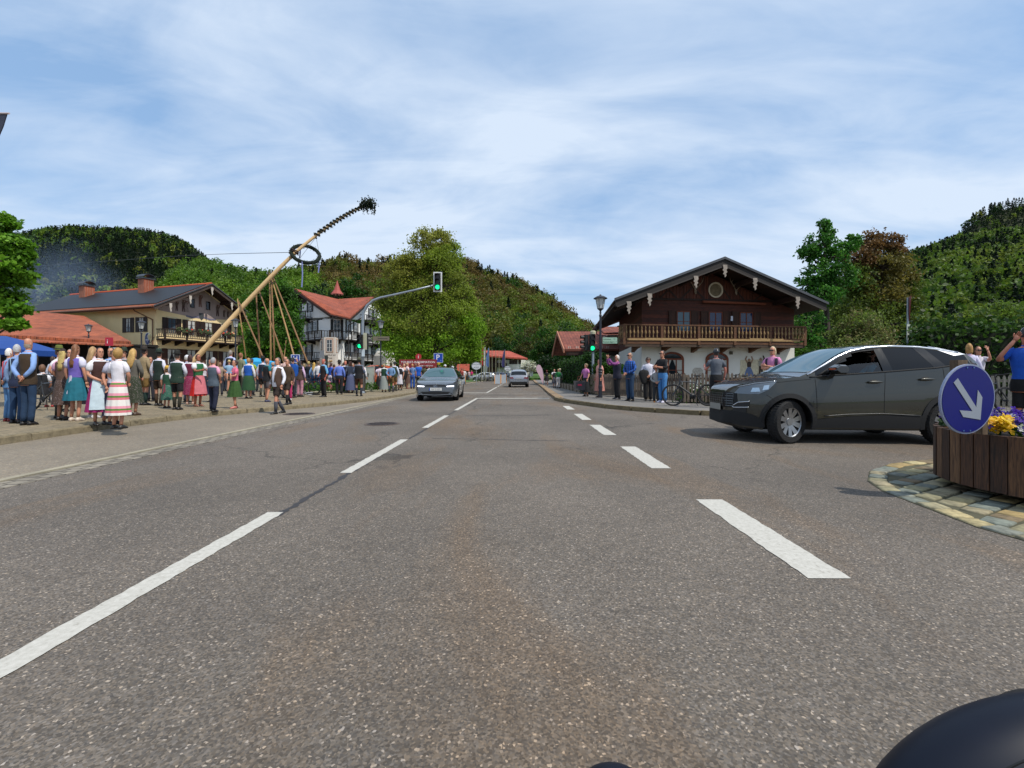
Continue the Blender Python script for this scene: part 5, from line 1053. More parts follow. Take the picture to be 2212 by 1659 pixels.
P('man with green alpine hat and white shirt, one hand on his hip', 128, 744.5, 115, feet=903, shirt=(WHT, 'puff'), vest='121216', shorts='35301c', socks='3c3a30', hair=('short', '5a4030'), hat=('alpine', '566020'), arms=('hip', 'hip'), group=G1)
P('woman in brown dirndl with pink sleeves and dark cap', 136, 752.5, 190, feet=907, shirt=('c89ab4', 'puff'), vest='5a443a', skirt=('4c3c36', .38), hair=('long', 'b09a5c'), hat=('cap', '2c1c18'), arms=('down', 'front'), group=G1, patt='dots')
P('woman with long brown hair, purple bodice and teal skirt', 163.5, 744.5, 180, feet=909, shirt=('c8c6d8', 'puff'), vest='6858a8', skirt=('0f5f70', .47, .16), hair=('long', '70482c'), apron='c0bcd0', arms=('down', 'down'), shoes='c8b8a8', group=G1)
P('smiling woman whose face shows beside the purple bodice', 151, 755, 20, Y=12.2, shirt=('9c94a8', 'short'), skirt=('2a2a34', .4), hair=('bob', '8a7a70'), group=G1)
P('woman with wavy fair hair and white blouse behind the dark-haired woman', 201, 749.5, 160, feet=903, shirt=('cfc8d8', 'short'), skirt=('2a2030', .35), hair=('wavy', 'a08058'), shoes='c8c4c4', arms=('front', 'down'), group=G1)
P('dark-haired woman in profile with brown bodice, magenta skirt and white apron', 216, 751, 62, feet=918, shirt=(WHT, 'puff'), vest='3e241e', skirt=('8c1458', .30, .17), apron='b4c4cc', hair=('bun', '241410'), arms=('front', 'front'), scarf='b88a90', w=1.05, group=G1)
P('man in pale blue shirt and dark vest behind the striped skirt', 240, 751, 15, Y=10.3, shirt=('86a8d8', 'rolled'), vest='1c2030', trousers='1a1a28', hair=('short', '3a281c'), group=G1)
P('woman in navy skirt and black heels half hidden by the striped skirt', 246, 757, 80, Y=9.0, shirt=('a8a8b8', 'short'), skirt=('1c1c34', .22), hair=('short', '4a382c'), shoes='141218', group=G1)
P('curly blonde woman in white top and pink and green striped skirt', 256, 752.5, 178, feet=926, shirt=('d6d2d8', 'short'), skirt=('d8d2cc', .30, .15), patt='floral_bands', hair=('curly', '9c7840'), shoes='22201e', arms=('front', 'front'), group=G1)
P('woman with long curly golden hair, grey cardigan and dark green skirt', 288, 753.5, 175, feet=897, shirt=('5c5850', 'long'), skirt=('28301e', .33, .15), hair=('wavy', 'b08c50'), patt='dots', arms=('front', 'front'), shoes='4a382c', group=G1)
P('man with dark green hat behind the golden hair', 268, 749, 10, Y=13.2, shirt=('8a8a92', 'long'), vest='2c3424', trousers='20242c', hair=('short', '3a2c22'), hat=('alpine', '1e2e1c'), group=G1)
P('man in beige jacket, dark hat and leather shorts', 312, 746, 160, feet=875, shirt=('8c7a5c', 'long'), vest='8c7a5c', shorts='6e5426', socks='16302a', hair=('short', '2a1c16'), hat=('alpine', '2a2018'), arms=('front', 'front'), group=G1)
P('child between the beige jacket and the dark green vest', 325.5, 771, 10, Y=16.8, shirt=('26262e', 'long'), trousers='22222c', hair=('short', '4c3020'), group=G1)
P('slim man in dark green vest and pointed green hat with leather shorts', 343.5, 752, 180, feet=876.5, shirt=('c8c8d6', 'long'), vest='10241c', shorts='382818', socks='443426', hair=('short', '2a2018'), hat=('alpine', '142a1e'), arms=('down', 'down'), stance='wide', group=G1)
P('little girl with yellow straw hat and green dirndl', 360.5, 790.5, 180, feet=881, shirt=(WHT, 'puff'), vest='1c4430', skirt=('2c5c4c', .34, .12), apron='7c3444', hair=('pony', '6a4c30'), hat=('straw', 'c8a040'), shoes='181418', group=G1, patt='dots')
P('broad man in green vest, black hat and black shorts', 383, 755, 180, feet=885, shirt=('cacad4', 'long'), vest='1a3226', shorts='0c0c10', socks='2e2c22', hair=('short', '3a3028'), hat=('alpine', '14140f'), arms=('front', 'front'), stance='wide', w=1.16, group=G1)
P('man in white cap and pale blue shirt beside the green vest', 404, 766.5, 150, Y=16.2, shirt=('88a8d8', 'short'), trousers='34384c', hair=('short', 'a8a098'), hat=('cap', 'cacace'), group=G1)
P('woman in dark red bodice and magenta skirt turned away', 411, 766.5, 200, feet=873, shirt=(WHT, 'puff'), vest='5c1430', skirt=('7c1a44', .34), hair=('bob', '3a201c'), shoes='a88878', group=G1, patt='dots')
P('woman with white blouse, green bodice and bright red skirt', 428, 765.5, 75, feet=878, shirt=(WHT, 'puff'), vest='1e5c34', skirt=('b81410', .36, .15), apron='c06a72', hair=('short', '38201a'), arms=('reach', 'reach'), shoes='7a5040', skin='9c6048', group=G1)
P('grey-haired woman in slate vest, pink sleeves and navy trousers', 461, 772.5, 165, feet=889, shirt=('d494ac', 'short'), vest='46525e', trousers='121830', hair=('short', '8c8c8e'), arms=('front', 'front'), stance='wide', w=1.1, lean=0, group=G1)
P('brown-haired woman looking left behind the slate vest', 456, 776, -60, Y=16.5, shirt=('b08c7c', 'short'), skirt=('1c1c40', .3), hair=('wavy', '7a5034'), group=G1)
P('grey-haired man in black vest under the maypole', 498, 757, 180, Y=19.5, Z0=.3, shirt=('a8b4d8', 'long'), vest='14141a', shorts='382c1c', hair=('short', '807870'), group=G1)
P('bearded man in grey green jacket behind the young mother', 520, 762.5, 165, Y=20, Z0=.2, shirt=('6c7058', 'long'), vest='6c7058', trousers='3a382c', hair=('short', '7c4c2c'), group=G1)
P('young mother in pink top and green skirt holding a baby', 507, 778, -35, feet=882, shirt=('c8607c', 'short'), skirt=('2c4c1c', .42, .17), hair=('bun', '38201c'), arms=('carry', 'carry'), shoes='b0645c', stance='wide', group=G1)
P('baby with straw hat and pale blue shirt carried by the young mother', 494, 779, 30, pos=(PX(495, 13.25), 13.25, .74), H=.80, shirt=('7c9cb4', 'short'), shorts='6c8ca8', socks='d0ccc8', shoes=None, hair=('short', '6c4c34'), hat=('straw', 'c8b47c'), arms=('front', 'front'), stance='sit', w=1.25, group=G1)
P('woman with blue bodice, white blouse and green skirt seen from behind', 537, 773.5, 182, feet=861, shirt=(WHT, 'long'), vest='1450a4', skirt=('1e4424', .36, .16), hair=('short', '9c7444'), arms=('down', 'down'), w=1.08, group=G1)
P('man in blue cap and lime shirt behind the blue bodice', 543.5, 773.5, 175, Y=21.5, shirt=('7c9424', 'short'), trousers='2c2c34', hair=('short', '4c3c30'), hat=('cap', '1c3450'), group=G1)
P('man in black hat, white sleeves and dark vest left of the bald man', 568, 768, 180, feet=857, shirt=('c8c8d8', 'long'), vest='141c30', shorts='241c14', socks='4c4a40', hair=('short', '201814'), hat=('alpine', '14140f'), group=G1)
P('bald man in black gilet, teal shirt and grey shorts', 577, 774, 150, feet=868, shirt=('146c78', 'short'), vest='101014', shorts='4c4648', hair=('bald', '8c6c5c'), shoes='383850', arms=('down', 'down'), stance='wide', w=1.1, group=G1)
P('stout man walking on the road in brown vest, white shirt and leather shorts', 600, 773, -22, feet=893.5, Z0=0, shirt=('d2d2da', 'long'), vest='47342a', openv=True, shorts='241810', socks='4a4c54', hair=('short', '585450'), braces='5c4020', arms=('down', 'down'), stance='walk', w=1.12, belly=.07, shoes='15130f', group=G1)
P('man in brown jacket and dark socks behind the walking man', 621, 775.5, -10, feet=874, shirt=('40301f', 'long'), vest='40301f', shorts='241a12', socks='202024', hair=('short', '4a4038'), stance='walk', group=G1)
P('bald man behind the brown jacket', 616.5, 770.5, 170, Y=19, shirt=('c4a49c', 'short'), trousers='2c2c34', hair=('bald', '8c7468'), group=G1)
P('small blond child behind the brown jacket with pink trousers', 624, 792, 20, feet=864, shirt=('7c5c5c', 'long'), trousers='a8285c', hair=('bob', 'b08c50'), shoes='c4c0c4', group=G1)
P('man in dark cap wearing a bright blue rucksack', 632, 771.5, 172, Y=19.5, shirt=('1c2434', 'long'), trousers='20242e', hair=('short', '2a2420'), hat=('cap', '18202c'), arms=('up', 'down'), group=G2)
P('woman with long black hair, brown vest and pink trousers', 648, 779, 170, Y=20.2, shirt=('c4a8c4', 'long'), vest='4c3c34', trousers='b07c8c', hair=('long', '14101a'), arms=('down', 'down'), group=G2)
P('short-haired blond woman in black top', 667, 780.5, 180, Y=25.8, shirt=('10121c', 'short'), skirt=('1c2030', .4), hair=('short', '9c8850'), group=G2)
P('blond woman in light blue blouse and jeans', 678.5, 783, 180, Y=25.6, shirt=('7c9cc4', 'long'), trousers='1c4468', hair=('long', 'b08c40'), group=G2)
P('person in white shirt and dark jeans right of the blue blouse', 688, 780.5, 185, Y=25.4, shirt=(WHT, 'long'), trousers='16304c', hair=('short', '6c5844'), group=G2)
P('red-faced bearded man in black vest and black trousers with hand in pocket', 699, 775.5, -35, feet=857.5, shirt=('5c94b8', 'rolled'), vest='1c1214', trousers='0e0c10', hair=('bald', 'c4beb8'), skin='a85c4c', arms=('front', 'down'), group=G2)
P('dark-haired woman in royal blue top and white shorts', 715, 783.5, 180, Y=26.2, shirt=('1c48a4', 'short'), shorts='d0c8d4', hair=('pony', '48241c'), shoes='b08c74', group=G2)
P('woman in black hat, lilac blue shirt and black trousers', 733, 776.5, 185, feet=852, shirt=('5c74c0', 'long'), trousers='0c0c12', hair=('short', '2a2018'), hat=('alpine', '241c18'), arms=('down', 'down'), w=1.08, stance='wide', group=G2)
P('red-faced man in white shirt behind the lilac shirt', 746, 779.5, 30, Y=24.5, shirt=(WHT, 'short'), vest='1c2438', shorts='3c2c18', socks='1c3428', skin='b86c58', hair=('short', '8c6c4c'), group=G2)
P('person in grey hooded sweater and long blue grey skirt', 757, 780.5, 215, feet=849, shirt=('585c68', 'long'), skirt=('4c5474', .16, .16), hair=('bob', '6c4430'), arms=('front', 'front'), group=G2, patt='pin')
P('young woman with blond hair left of the hatted man', 762, 784, 100, Y=25.4, shirt=('8ca4c4', 'short'), trousers='24303c', hair=('short', 'b89c88'), group=G2)
P('man with olive hat, black vest, leather shorts and grey knee socks', 775.5, 771.5, 180, feet=855.5, shirt=('5c687c', 'rolled'), vest='0c0c12', shorts='402414', socks='282a38', hair=('short', '1c1410'), hat=('alpine', '4a4c38'), arms=('front', 'front'), stance='wide', w=1.04, shoes='100e10', group=G2)
P('man in white shirt hidden behind the olive hat', 784, 783, 150, Y=24.6, shirt=(WHT, 'long'), vest='1a1a20', trousers='2a2420', hair=('short', '6a4a3c'), group=G2)
P('woman in dark green bodice, white blouse and grey striped skirt with hand on hip', 829.5, 785.5, 190, feet=847, shirt=(WHT, 'puff'), vest='0f3824', skirt=('8c9490', .17, .15), hair=('bun', 'b8a078'), arms=('hip', 'down'), group=G2, patt='pin')
P('woman in black dress left of the grey striped skirt', 820, 788, 200, Y=27, shirt=('c8b8c4', 'short'), skirt=('141418', .3), hair=('short', '2c1c18'), group=G2)
P('man in olive hat and light blue shirt with hands behind his back', 845, 782, 180, feet=847, shirt=('6484a8', 'long'), shorts='5c4420', socks='4c4c58', hair=('short', '6c5844'), hat=('alpine', '545434'), arms=('behind', 'behind'), stance='wide', w=1.08, group=G2)
P('man in black cap and green vest beside the light blue shirt', 852.5, 780.5, 170, Y=27.5, shirt=('b8c0d0', 'long'), vest='2c3c2c', shorts='5c4424', socks='2c3424', hair=('short', '201c1c'), hat=('cap', '14161c'), group=G2)
P('dark-haired woman in black dirndl with white apron', 864, 786, -10, Y=28.6, shirt=('c8c4cc', 'puff'), vest='14141c', skirt=('141820', .35), apron='c0bcc4', hair=('curly', '2c1814'), group=G2)
P('woman in brown skirt and white top carrying a dark jacket', 880, 783.5, 120, feet=840, shirt=('d0b8b8', 'short'), skirt=('543c34', .36, .1), hair=('bun', 'a88464'), arms=('front', 'front'), shoes='7c4c3c', group=G2)
P('person in blue and white checked shirt and jeans', 891, 786, 175, feet=839.5, shirt=('8cb0dc', 'short'), spatt='plaid', trousers='244c94', hair=('short', 'a87c50'), group=G2)
P('white-haired man in bright blue shirt and grey cardigan', 904.5, 783, 10, Y=33.5, shirt=('5c6474', 'long'), vest='0c50b4', trousers='141c2c', hair=('short', 'c4b8b4'), arms=('down', 'down'), w=1.1, group=G2)
P('woman in teal top behind the checked shirt', 898, 785.5, 185, Y=35, shirt=('24585c', 'short'), trousers='24283c', hair=('bob', '6c4c38'), group=G2)
P('woman in olive top beside the grey cardigan', 917, 789, 190, Y=33, shirt=('3a3c24', 'short'), skirt=('2c2c24', .4), hair=('curly', '4c3024'), group=G2)
P('man in white shirt and dark trousers behind the silver car', 927, 789.5, 175, Y=36, shirt=('d0ccd0', 'long'), trousers='20242e', hair=('short', '6c4c3c'), group=G2)
EXTRA = [(866, 789, 'c89c94', 'short', 'a88860', 'blond woman with pink top'), (873, 786, 'd8b0a0', 'short', 'b09070', 'fair-haired woman in peach top'), (940, 792, '5c3c3c', 'long', '6c4834', 'person in dark red jacket'), (950, 791, '3c4c3c', 'long', '4c3c34', 'man in moss green jacket'), (998, 796, 'a84c44', 'short', '6c3c2c', 'person in brick red shirt'), (1003, 797, 'c8c4c4', 'long', '8c6c54', 'person in white blouse with dark bodice'), (986, 793, '503838', 'long', '342420', 'person in dark brown coat'), (800, 789, '6c5464', 'short', '4c3830', 'person in mauve top'), (812, 791, 'b89c94', 'short', 'b09c88', 'fair person in beige top'), (90, 788, '1c1c2c', 'long', '4c3024', 'person in navy jumper'), (114, 770, 'b8bccc', 'long', '3a2a20', 'person in pale grey shirt'), (182, 776, '483444', 'short', '2c1c14', 'person in plum top'), (300, 776, '2c2c38', 'long', '3c2c24', 'person in dark blue jacket'), (335, 782, '6c5c4c', 'long', '5c4434', 'person in taupe jumper'), (440, 782, 'c0b8c0', 'short', '5c3828', 'man with brown beard'), (448, 789, '5c4c58', 'short', '3c2820', 'person in greyish purple top'), (475, 783, '8c7c6c', 'short', '7c5c44', 'person in sand shirt'), (485, 786, '3c2c2c', 'long', '2c2018', 'person in chocolate jacket'), (556, 787, '7c2c38', 'short', '4c3024', 'person in wine red top'), (590, 783, 'b88c84', 'short', 'a08470', 'person in salmon top'), (605, 785, '4c4438', 'long', '5c4c40', 'person in khaki jacket'), (657, 786, '2c3038', 'long', '8c7450', 'person in charcoal top'), (722, 787, '3c2c38', 'short', '3c2418', 'person in aubergine top'), (740, 789, '9cacc4', 'long', '5c4434', 'person in faded blue shirt'), (768, 787, 'c4bcc4', 'short', '4c3c34', 'person in cream shirt'), (963, 793, '8c3c44', 'short', '5c3c30', 'person in raspberry top'), (972, 792, '34343c', 'long', '3c3430', 'person in slate jacket')]
for i, (x, yt, c_, sl, hc, lb) in enumerate(EXTRA):
    Yd = (17 if x < 200 else 22 if x < 480 else 26 if x < 780 else 36) * (.95 + .1 * ((i * 37) % 10) / 10); h_ = PZ(yt, Yd) - .12; Yd = Yd * min(1.6, max(.5, (1.62 - 1.0) / max(.05, h_ - 1.0))) if h_ < 1.5 or h_ > 1.9 else Yd
    nb = 'in the crowd below the hall roof' if x < 200 else 'in the crowd below the yellow house' if x < 480 else 'in the crowd around the prop poles' if x < 690 else 'in the crowd before the inn' if x < 830 else 'in the crowd left of the silver car'
    P('%s %s' % (lb, nb), x, yt, (i * 67) % 120 + 110, Y=Yd, shirt=(c_, sl), trousers=('22262e', '2c2c34', '1c2430')[i % 3], hair=(('short', 'bob', 'short', 'curly')[i % 4], hc), group='people deep in the left crowd')
P('child in white shirt with pink print walking beside the far kerb', 1013, 801, -15, feet=822, Z0=.1, shirt=('cca8b0', 'short'), shorts='6c7c8c', hair=('short', '8c6c5c'), stance='walk', group=G2)
P('girl in bright pink top beside the far kerb', 1019, 800, 10, feet=820.5, Z0=.1, shirt=('c41c6c', 'short'), trousers='1c1c28', hair=('bob', '7c4c40'), group=G2)
P('cyclist in white and blue helmet behind the silver car', 961.5, 787, 60, Y=34, shirt=('a84c5c', 'short'), shorts='20202a', hair=('short', '4a3428'), hat=('helmet', 'c4c4cc'), group=G2)
P('cyclist in light blue top and helmet behind the silver car', 978, 790.5, 75, Y=35, shirt=('3c94b4', 'short'), shorts='1c1c24', hair=('short', '4a3428'), hat=('helmet', 'b8bcc0'), group=G2)
# ---- right side
P('red-haired woman in black dress beside the pink banner', 1181, 799.5, 170, feet=832.5, shirt=('181418', 'short'), skirt=('141014', .5), hair=('curly', '5c1c14'), group=G3)
P('woman in white blouse and grey dirndl skirt far along the sidewalk', 1197.5, 797.5, 20, feet=837.5, shirt=(WHT, 'puff'), vest='1c1c28', skirt=('4c4c54', .42), hair=('short', '8c6c5c'), group=G3)
P('person in bright green jacket and white trousers', 1206, 797, 165, feet=838.5, shirt=('0c6c34', 'long'), trousers='ccc4c0', hair=('short', '9c7c5c'), group=G3)
P('person in white hat and grey coat behind the green jacket', 1209.5, 796.3, 150, Y=34.5, shirt=('747870', 'long'), skirt=('5c5c50', .4), hair=('short', 'b0a890'), hat=('straw', 'c4bca4'), group=G3)
P('woman in pink blouse and long black skirt carrying a grey bag', 1265.5, 785.5, -55, feet=856, shirt=('b46ca0', 'short'), skirt=('101418', .22, .1), hair=('curly', '6c5c44'), arms=('bag', 'bag'), group=G3)
P('woman in long peach dress behind the lamp post', 1295, 776, -70, feet=858.5, shirt=('c48c80', 'short'), skirt=('b87c70', .3, .12), hair=('bun', '1c1418'), arms=('down', 'down'), patt='pin', shoes='3c2420', w=1.1, group=G3)
P('white-haired man in purple striped shirt and navy vest taking a photo', 1333, 767, -75, feet=862.5, shirt=('9c4c94', 'long'), spatt='stripes', vest='16182c', trousers='0c0c12', hair=('short', 'c8c0bc'), arms=('photo', 'photo'), shoes='2c2c34', w=1.12, group=G3)
P('man in blue plaid shirt, jeans and sunglasses with clasped hands', 1361, 762, -60, feet=866, shirt=('2c64b4', 'long'), spatt='plaid', trousers='1a3450', hair=('short', '7c6c60'), glasses=True, arms=('front', 'front'), w=1.1, group=G3)
P('curly-haired woman in floral white blouse and sunglasses holding a dark jacket', 1400, 771.5, -15, feet=866, shirt=('c4c4d0', 'long'), spatt='floral', trousers='16161a', hair=('curly', '2c2018'), glasses=True, arms=('front', 'front'), w=1.08, group=G3)
P('boy in blue sun hat and grey cardigan with tan boots', 1417.5, 790.5, -10, feet=869, shirt=('8c8c8c', 'long'), trousers='24282c', hair=('short', '6c4c34'), hat=('straw', '1c4c94'), shoes='9c5c1c', arms=('front', 'front'), group=G3)
P('tall man in black sweater and light jeans with sunglasses behind the boy', 1431, 757.5, -62, feet=869.5, shirt=('0c0c10', 'rolled'), trousers='3c74ac', hair=('short', '2c1c14'), glasses=True, arms=('carry', 'carry'), shoes='c4c0d0', w=1.06, group=G3)
P('cyclist in grey t-shirt and black shorts with black helmet seen from behind', 1547, 752.5, 172, feet=881, shirt=('4c525c', 'short'), shorts='08080c', hair=('short', '2a201c'), hat=('helmet', '18181c'), arms=('down', 'thumb'), shoes='1c1c20', socks=None, w=1.06, skin='b87464', group=G3)
P('blond woman in pink shirt and navy gilet with crossed arms', 1669, 749, -52, Y=12.3, shirt=('c07ca4', 'short'), vest='141428', openv=True, trousers='1c1c2c', hair=('bob', 'b8a888'), glasses=True, arms=('crossed', 'crossed'), w=1.05, group=G3)
P('woman with blond plaits and white blouse behind the round blue sign', 2093, 742.5, 150, Y=11.5, shirt=('c0bcd4', 'long'), skirt=('c4c0d0', .4), hair=('bob', '9c7440'), scarf='b0346c', group=G3)
P('long-haired woman in glasses gesturing beside the blond plaits', 2113, 748.5, -20, Y=12.0, shirt=('c8c4cc', 'short'), skirt=('54303c', .3), hair=('long', '5c3828'), arms=('reach', 'photo'), glasses=True, group=G3)
P('cyclist in blue shirt and black helmet with raised hand at the right edge', 2216, 706, -55, Y=7.1, Z0=.0, H=PZ(706, 7.1), shirt=('0c4cb0', 'short'), shorts='0a0a0e', hair=('short', '2a1c18'), hat=('helmet', '14161e'), arms=('up', 'up'), w=1.28, skin='b87860', group=G3)
# ---- things people hold or wear
def held(name, label, cat, loc, rz=0.): return thing(name, label, cat, loc, rz)
t = held('rucksack', 'bright blue rucksack on the back of the man in the dark cap', 'rucksack', (PX(636, 19.25), 19.2, 1.05)); MB().loft([[(x * .2 * s_, -.02 - y * .1, z) for x, y in ((-1, 0), (-1, 1), (0, 1.3), (1, 1), (1, 0))] for z, s_ in ((0, .8), (.12, 1), (.42, 1), (.52, .6))]).build('pack', mat('0c4c9c', .6, var=.2), t); MB().box((-.1, -.19, .08), (.1, -.13, .28)).build('pocket', mat('083c7c', .6), t)
t = held('handbag', 'grey handbag with red print carried by the woman in pink', 'bag', (PX(1251, 20.3), 20.2, .42)); MB().loft([[(x * w_, y * .09, z) for x, y in ((-1, -1), (1, -1), (1, 1), (-1, 1))] for z, w_ in ((0, .2), (.06, .24), (.42, .26))]).build('bag_body', mat('3a383c', .7), t)
MB().tube([(-.1, 0, .41), (-.06, 0, .62), (.06, 0, .62), (.1, 0, .41)], .012, 5).build('handle', mat('7c3c28', .6), t); MB().box((-.09, -.105, .2), (.09, -.094, .27)).build('print', mat('c02848', .7), t)
def jacket(lab, x, y, Y, s=1., h='101012'):
    b = MB(); g_ = random.Random(3)
    b.loft([[(s * (.26 * w_ * cos(a)) , s * .1 * sin(a), s * z) for a in (2 * pi * i / 12 for i in range(12))] for z, w_ in ((.22, .3), (.17, .8), (.05, 1), (-.2, .85), (-.42, .5), (-.5, .25))]); o = b.build('jacket', mat(h, .8, var=.3, bump=.5, bscale=8), None, True, D(x, y, Y)); tag(o, lab, 'jacket')
jacket('black jacket hanging over the arm of the curly-haired woman', 1391, 808, 16.9, .75); jacket('dark jacket over the arm of the woman in the brown skirt', 874, 806, 31.2, .9)
t = held('phone', 'dark phone held up by the white-haired man', 'phone', D(1318, 770, 18.0)); MB().box((-.01, -.08, -.04), (.01, .08, .04)).build('phone_body', mat('141416', .3), t)
# ------------------------------------------------------------------ vehicles
def carpaint(h, rough=.28, metal=.55):
    key = ('cp', h)
    if key in MATS: return MATS[key]
    m, N, L, p = newmat('car_paint'); p.inputs['Base Color'].default_value = (*lin(h), 1); p.inputs['Roughness'].default_value = rough; p.inputs['Metallic'].default_value = metal
    p.inputs['Coat Weight'].default_value = 1; p.inputs['Coat Roughness'].default_value = .03
    mp = mapped(N, L); n = N.new('ShaderNodeTexNoise'); n.inputs['Scale'].default_value = 3; n.inputs['Detail'].default_value = 8; L.new(mp.outputs[0], n.inputs['Vector'])
    r = ramp(N, L, n.outputs['Fac'], [(.3, rough * .85), (.75, rough * 1.35)]); L.new(r.outputs[0], p.inputs['Roughness']); MATS[key] = m; return m
BLK = mat('0e0f11', .55, var=.15); TYR = mat('121213', .85, var=.2, vscale=30, bump=.5); CHR = mat('b8bcc2', .18, 1., var=.03); TRIM = mat('131416', .8, var=.1); GBK = glass_dark('060708', .1)
def ip(tab, x): return interp(tab, x)
class Car:
    def __init__(s, root, S, paint):
        s.root = root; s.S = S; s.paint = paint; s.Lh = S['L']
    def W(s, x):
        S = s.S; w = S['W'] / 2; d = min(x, 1.2); f = 1 - (1 - S.get('wf', .74)) * max(0, 1 - x / s.S.get('nose', .62)) ** 2.4; r_ = 1 - (1 - S.get('wr', .80)) * max(0, 1 - (s.Lh - x) / .55) ** 2.4; return w * f * r_
    def zb(s, x): return ip(s.S['belt'], x)
    def zt(s, x): return ip(s.S['top'], x)
    def zl(s, x):
        z = ip(s.S['bottom'], x)
        for xw in s.S['wheels']:
            d = abs(x - xw); ra = s.S['arch']
            if d < ra: z = max(z, s.S['R'] + sqrt(ra * ra - d * d))
        return z
    def side(s, x, z):
        w = s.W(x); zb = s.zb(x); S = s.S
        if z <= zb: t = (z - .2) / (zb - .2); return w * (1 - .055 * max(0, (.35 - t) / .35) ** 1.5 - .06 * max(0, (t - .55) / .45) ** 1.6)
        zt = max(s.zt(x), zb + .01); wb = w * .94; wr = min(wb, S['Wr'] / 2); k = min(1, (z - zb) / max(.02, S['H'] - .07 - zb)); return wb + (wr - wb) * k ** 1.15
    def body(s):
        S = s.S; xs = set(); n = int(s.Lh / .06); xs |= {s.Lh * i / n for i in range(n + 1)} | {.015, .035, s.Lh - .015, s.Lh - .035}
        for xw in S['wheels']: xs |= {xw + S['arch'] * cos(a) for a in (pi * i / 18 for i in range(19))} | {xw + S['arch'] + .001, xw - S['arch'] - .001}
        xs = sorted(xs); V, F = [], []; nr = 0
        for x in xs:
            zl, zb, zt = s.zl(x), s.zb(x), s.zt(x); row = []
            zb = min(zb, zt - .015); ze = max(zb + .004, zt - (.05 if zt > zb + .12 else .012)); nd = 10
            for i in range(nd): z = zl + (zb - zl) * i / (nd - 1); row.append((x, s.side(x, z), z))
            for i in range(1, 9): z = zb + (ze - zb) * i / 8; row.append((x, s.side(x, z), z))
            we = row[-1][1]
            for i in range(1, 7): t = i / 6 * pi / 2; y = we * (1 - (i / 6) ** .9); row.append((x, y, ze + (zt - ze) * (1 - (1 - i / 6) ** 2.6)))
            nr = len(row); V += row + [(a, -b_, c) for a, b_, c in row]
        hole = S.get('holes', []); cols = 2 * nr
        for i in range(len(xs) - 1):
            for h_ in (0, 1):
                for j in range(nr - 1):
                    a = i * cols + h_ * nr + j; q_ = (a, a + cols, a + cols + 1, a + 1)
                    cx = sum(V[k][0] for k in q_) / 4; cz = sum(V[k][2] for k in q_) / 4
                    if j < 18 and any(inside(cx, cz, P_) for P_ in hole): continue
                    F.append(q_ if h_ == 0 else q_[::-1])
        me = bpy.data.meshes.new('body'); caps = [tuple(range(nr)) + tuple(range(2 * nr - 1, nr - 1, -1)), tuple((len(xs) - 1) * cols + k for k in (tuple(range(nr)) + tuple(range(2 * nr - 1, nr - 1, -1))))]
        me.from_pydata(V, [], F + [caps[0][::-1], caps[1]]); me.materials.append(s.paint); me.materials.append(GBK)
        if 'black' in S:
            for p_ in me.polygons:
                c_ = p_.center
                if S['black'][0] < c_.x < S['black'][1] and c_.z > s.zb(c_.x) + .01 and abs(c_.y) > s.side(c_.x, min(c_.z, s.zt(c_.x) - .06)) - .035 and c_.z < s.zt(c_.x) - .045: p_.material_index = 1
        me.validate(); me.polygons.foreach_set('use_smooth', [True] * len(me.polygons))
        try: me.set_sharp_from_angle(angle=R(38))
        except Exception: pass
        o = bpy.data.objects.new('body', me); C.objects.link(o); o.parent = s.root
        b = MB(); e = .26; b.box((.25, -S['W'] / 2 + .30, .2), (s.Lh - .25, S['W'] / 2 - .30, .55)); b.build('underbody', BLK, s.root)
        for xw in S['wheels']:
            for sd in (-1, 1):
                b = MB(); ra = S['arch'] + .02; y0 = sd * (S['W'] / 2 - .31); y1 = sd * (S['W'] / 2 - .035); P_ = [(ra * cos(pi * i / 14), ra * sin(pi * i / 14)) for i in range(15)]
                b.loft([[(xw + a, y, S['R'] + c) for a, c in P_] for y in (y0, y1)], (True, False), closed=False); b.build('wheel_well', BLK, s.root)
        return o
    def sidepoly(s, name, P_, m, off=.006, sides=(-1, 1), par=None, sub=6, th=None):
        pts = []
        for a, c in zip(P_, P_[1:] + P_[:1]): pts += [(a[0] + (c[0] - a[0]) * i / sub, a[1] + (c[1] - a[1]) * i / sub) for i in range(sub)]
        cx = sum(p_[0] for p_ in pts) / len(pts); cz = sum(p_[1] for p_ in pts) / len(pts)
        for sd in sides:
            b = MB(); rings = []
            for t in (1., .66, .33, .02): rings.append([(cx + (x - cx) * t, sd * (s.side(cx + (x - cx) * t, cz + (z - cz) * t) + off), cz + (z - cz) * t) for x, z in pts])
            b.loft(rings, (False, True)); b.build(name, m, par or s.root, smooth=True)
    def sideline(s, name, P_, w, m, off=.008, sides=(-1, 1), par=None):
        for sd in sides:
            b = MB(); pts = []
            for a, c in zip(P_, P_[1:]): pts += [(a[0] + (c[0] - a[0]) * i / 5, a[1] + (c[1] - a[1]) * i / 5) for i in range(5)]
            pts.append(P_[-1]); b.tube([(x, sd * (s.side(x, z) + off - w * .4), z) for x, z in pts], w if hasattr(w, '__len__') else [w] * len(pts), 5); b.build(name, m, par or s.root, smooth=True)
    def frontx(s, y, z, rear=False):
        a, c = (0., .8) if not rear else (s.Lh - .8, s.Lh); tz = s.zt
        ok = lambda x: s.side(x, z) >= abs(y) and s.zt(x) >= z + .01
        lo, hi = (0., .9) if not rear else (s.Lh, s.Lh - .9)
        if ok(lo): return lo
        for _ in range(22):
            m_ = (lo + hi) / 2
            if ok(m_): hi = m_
            else: lo = m_
        return hi
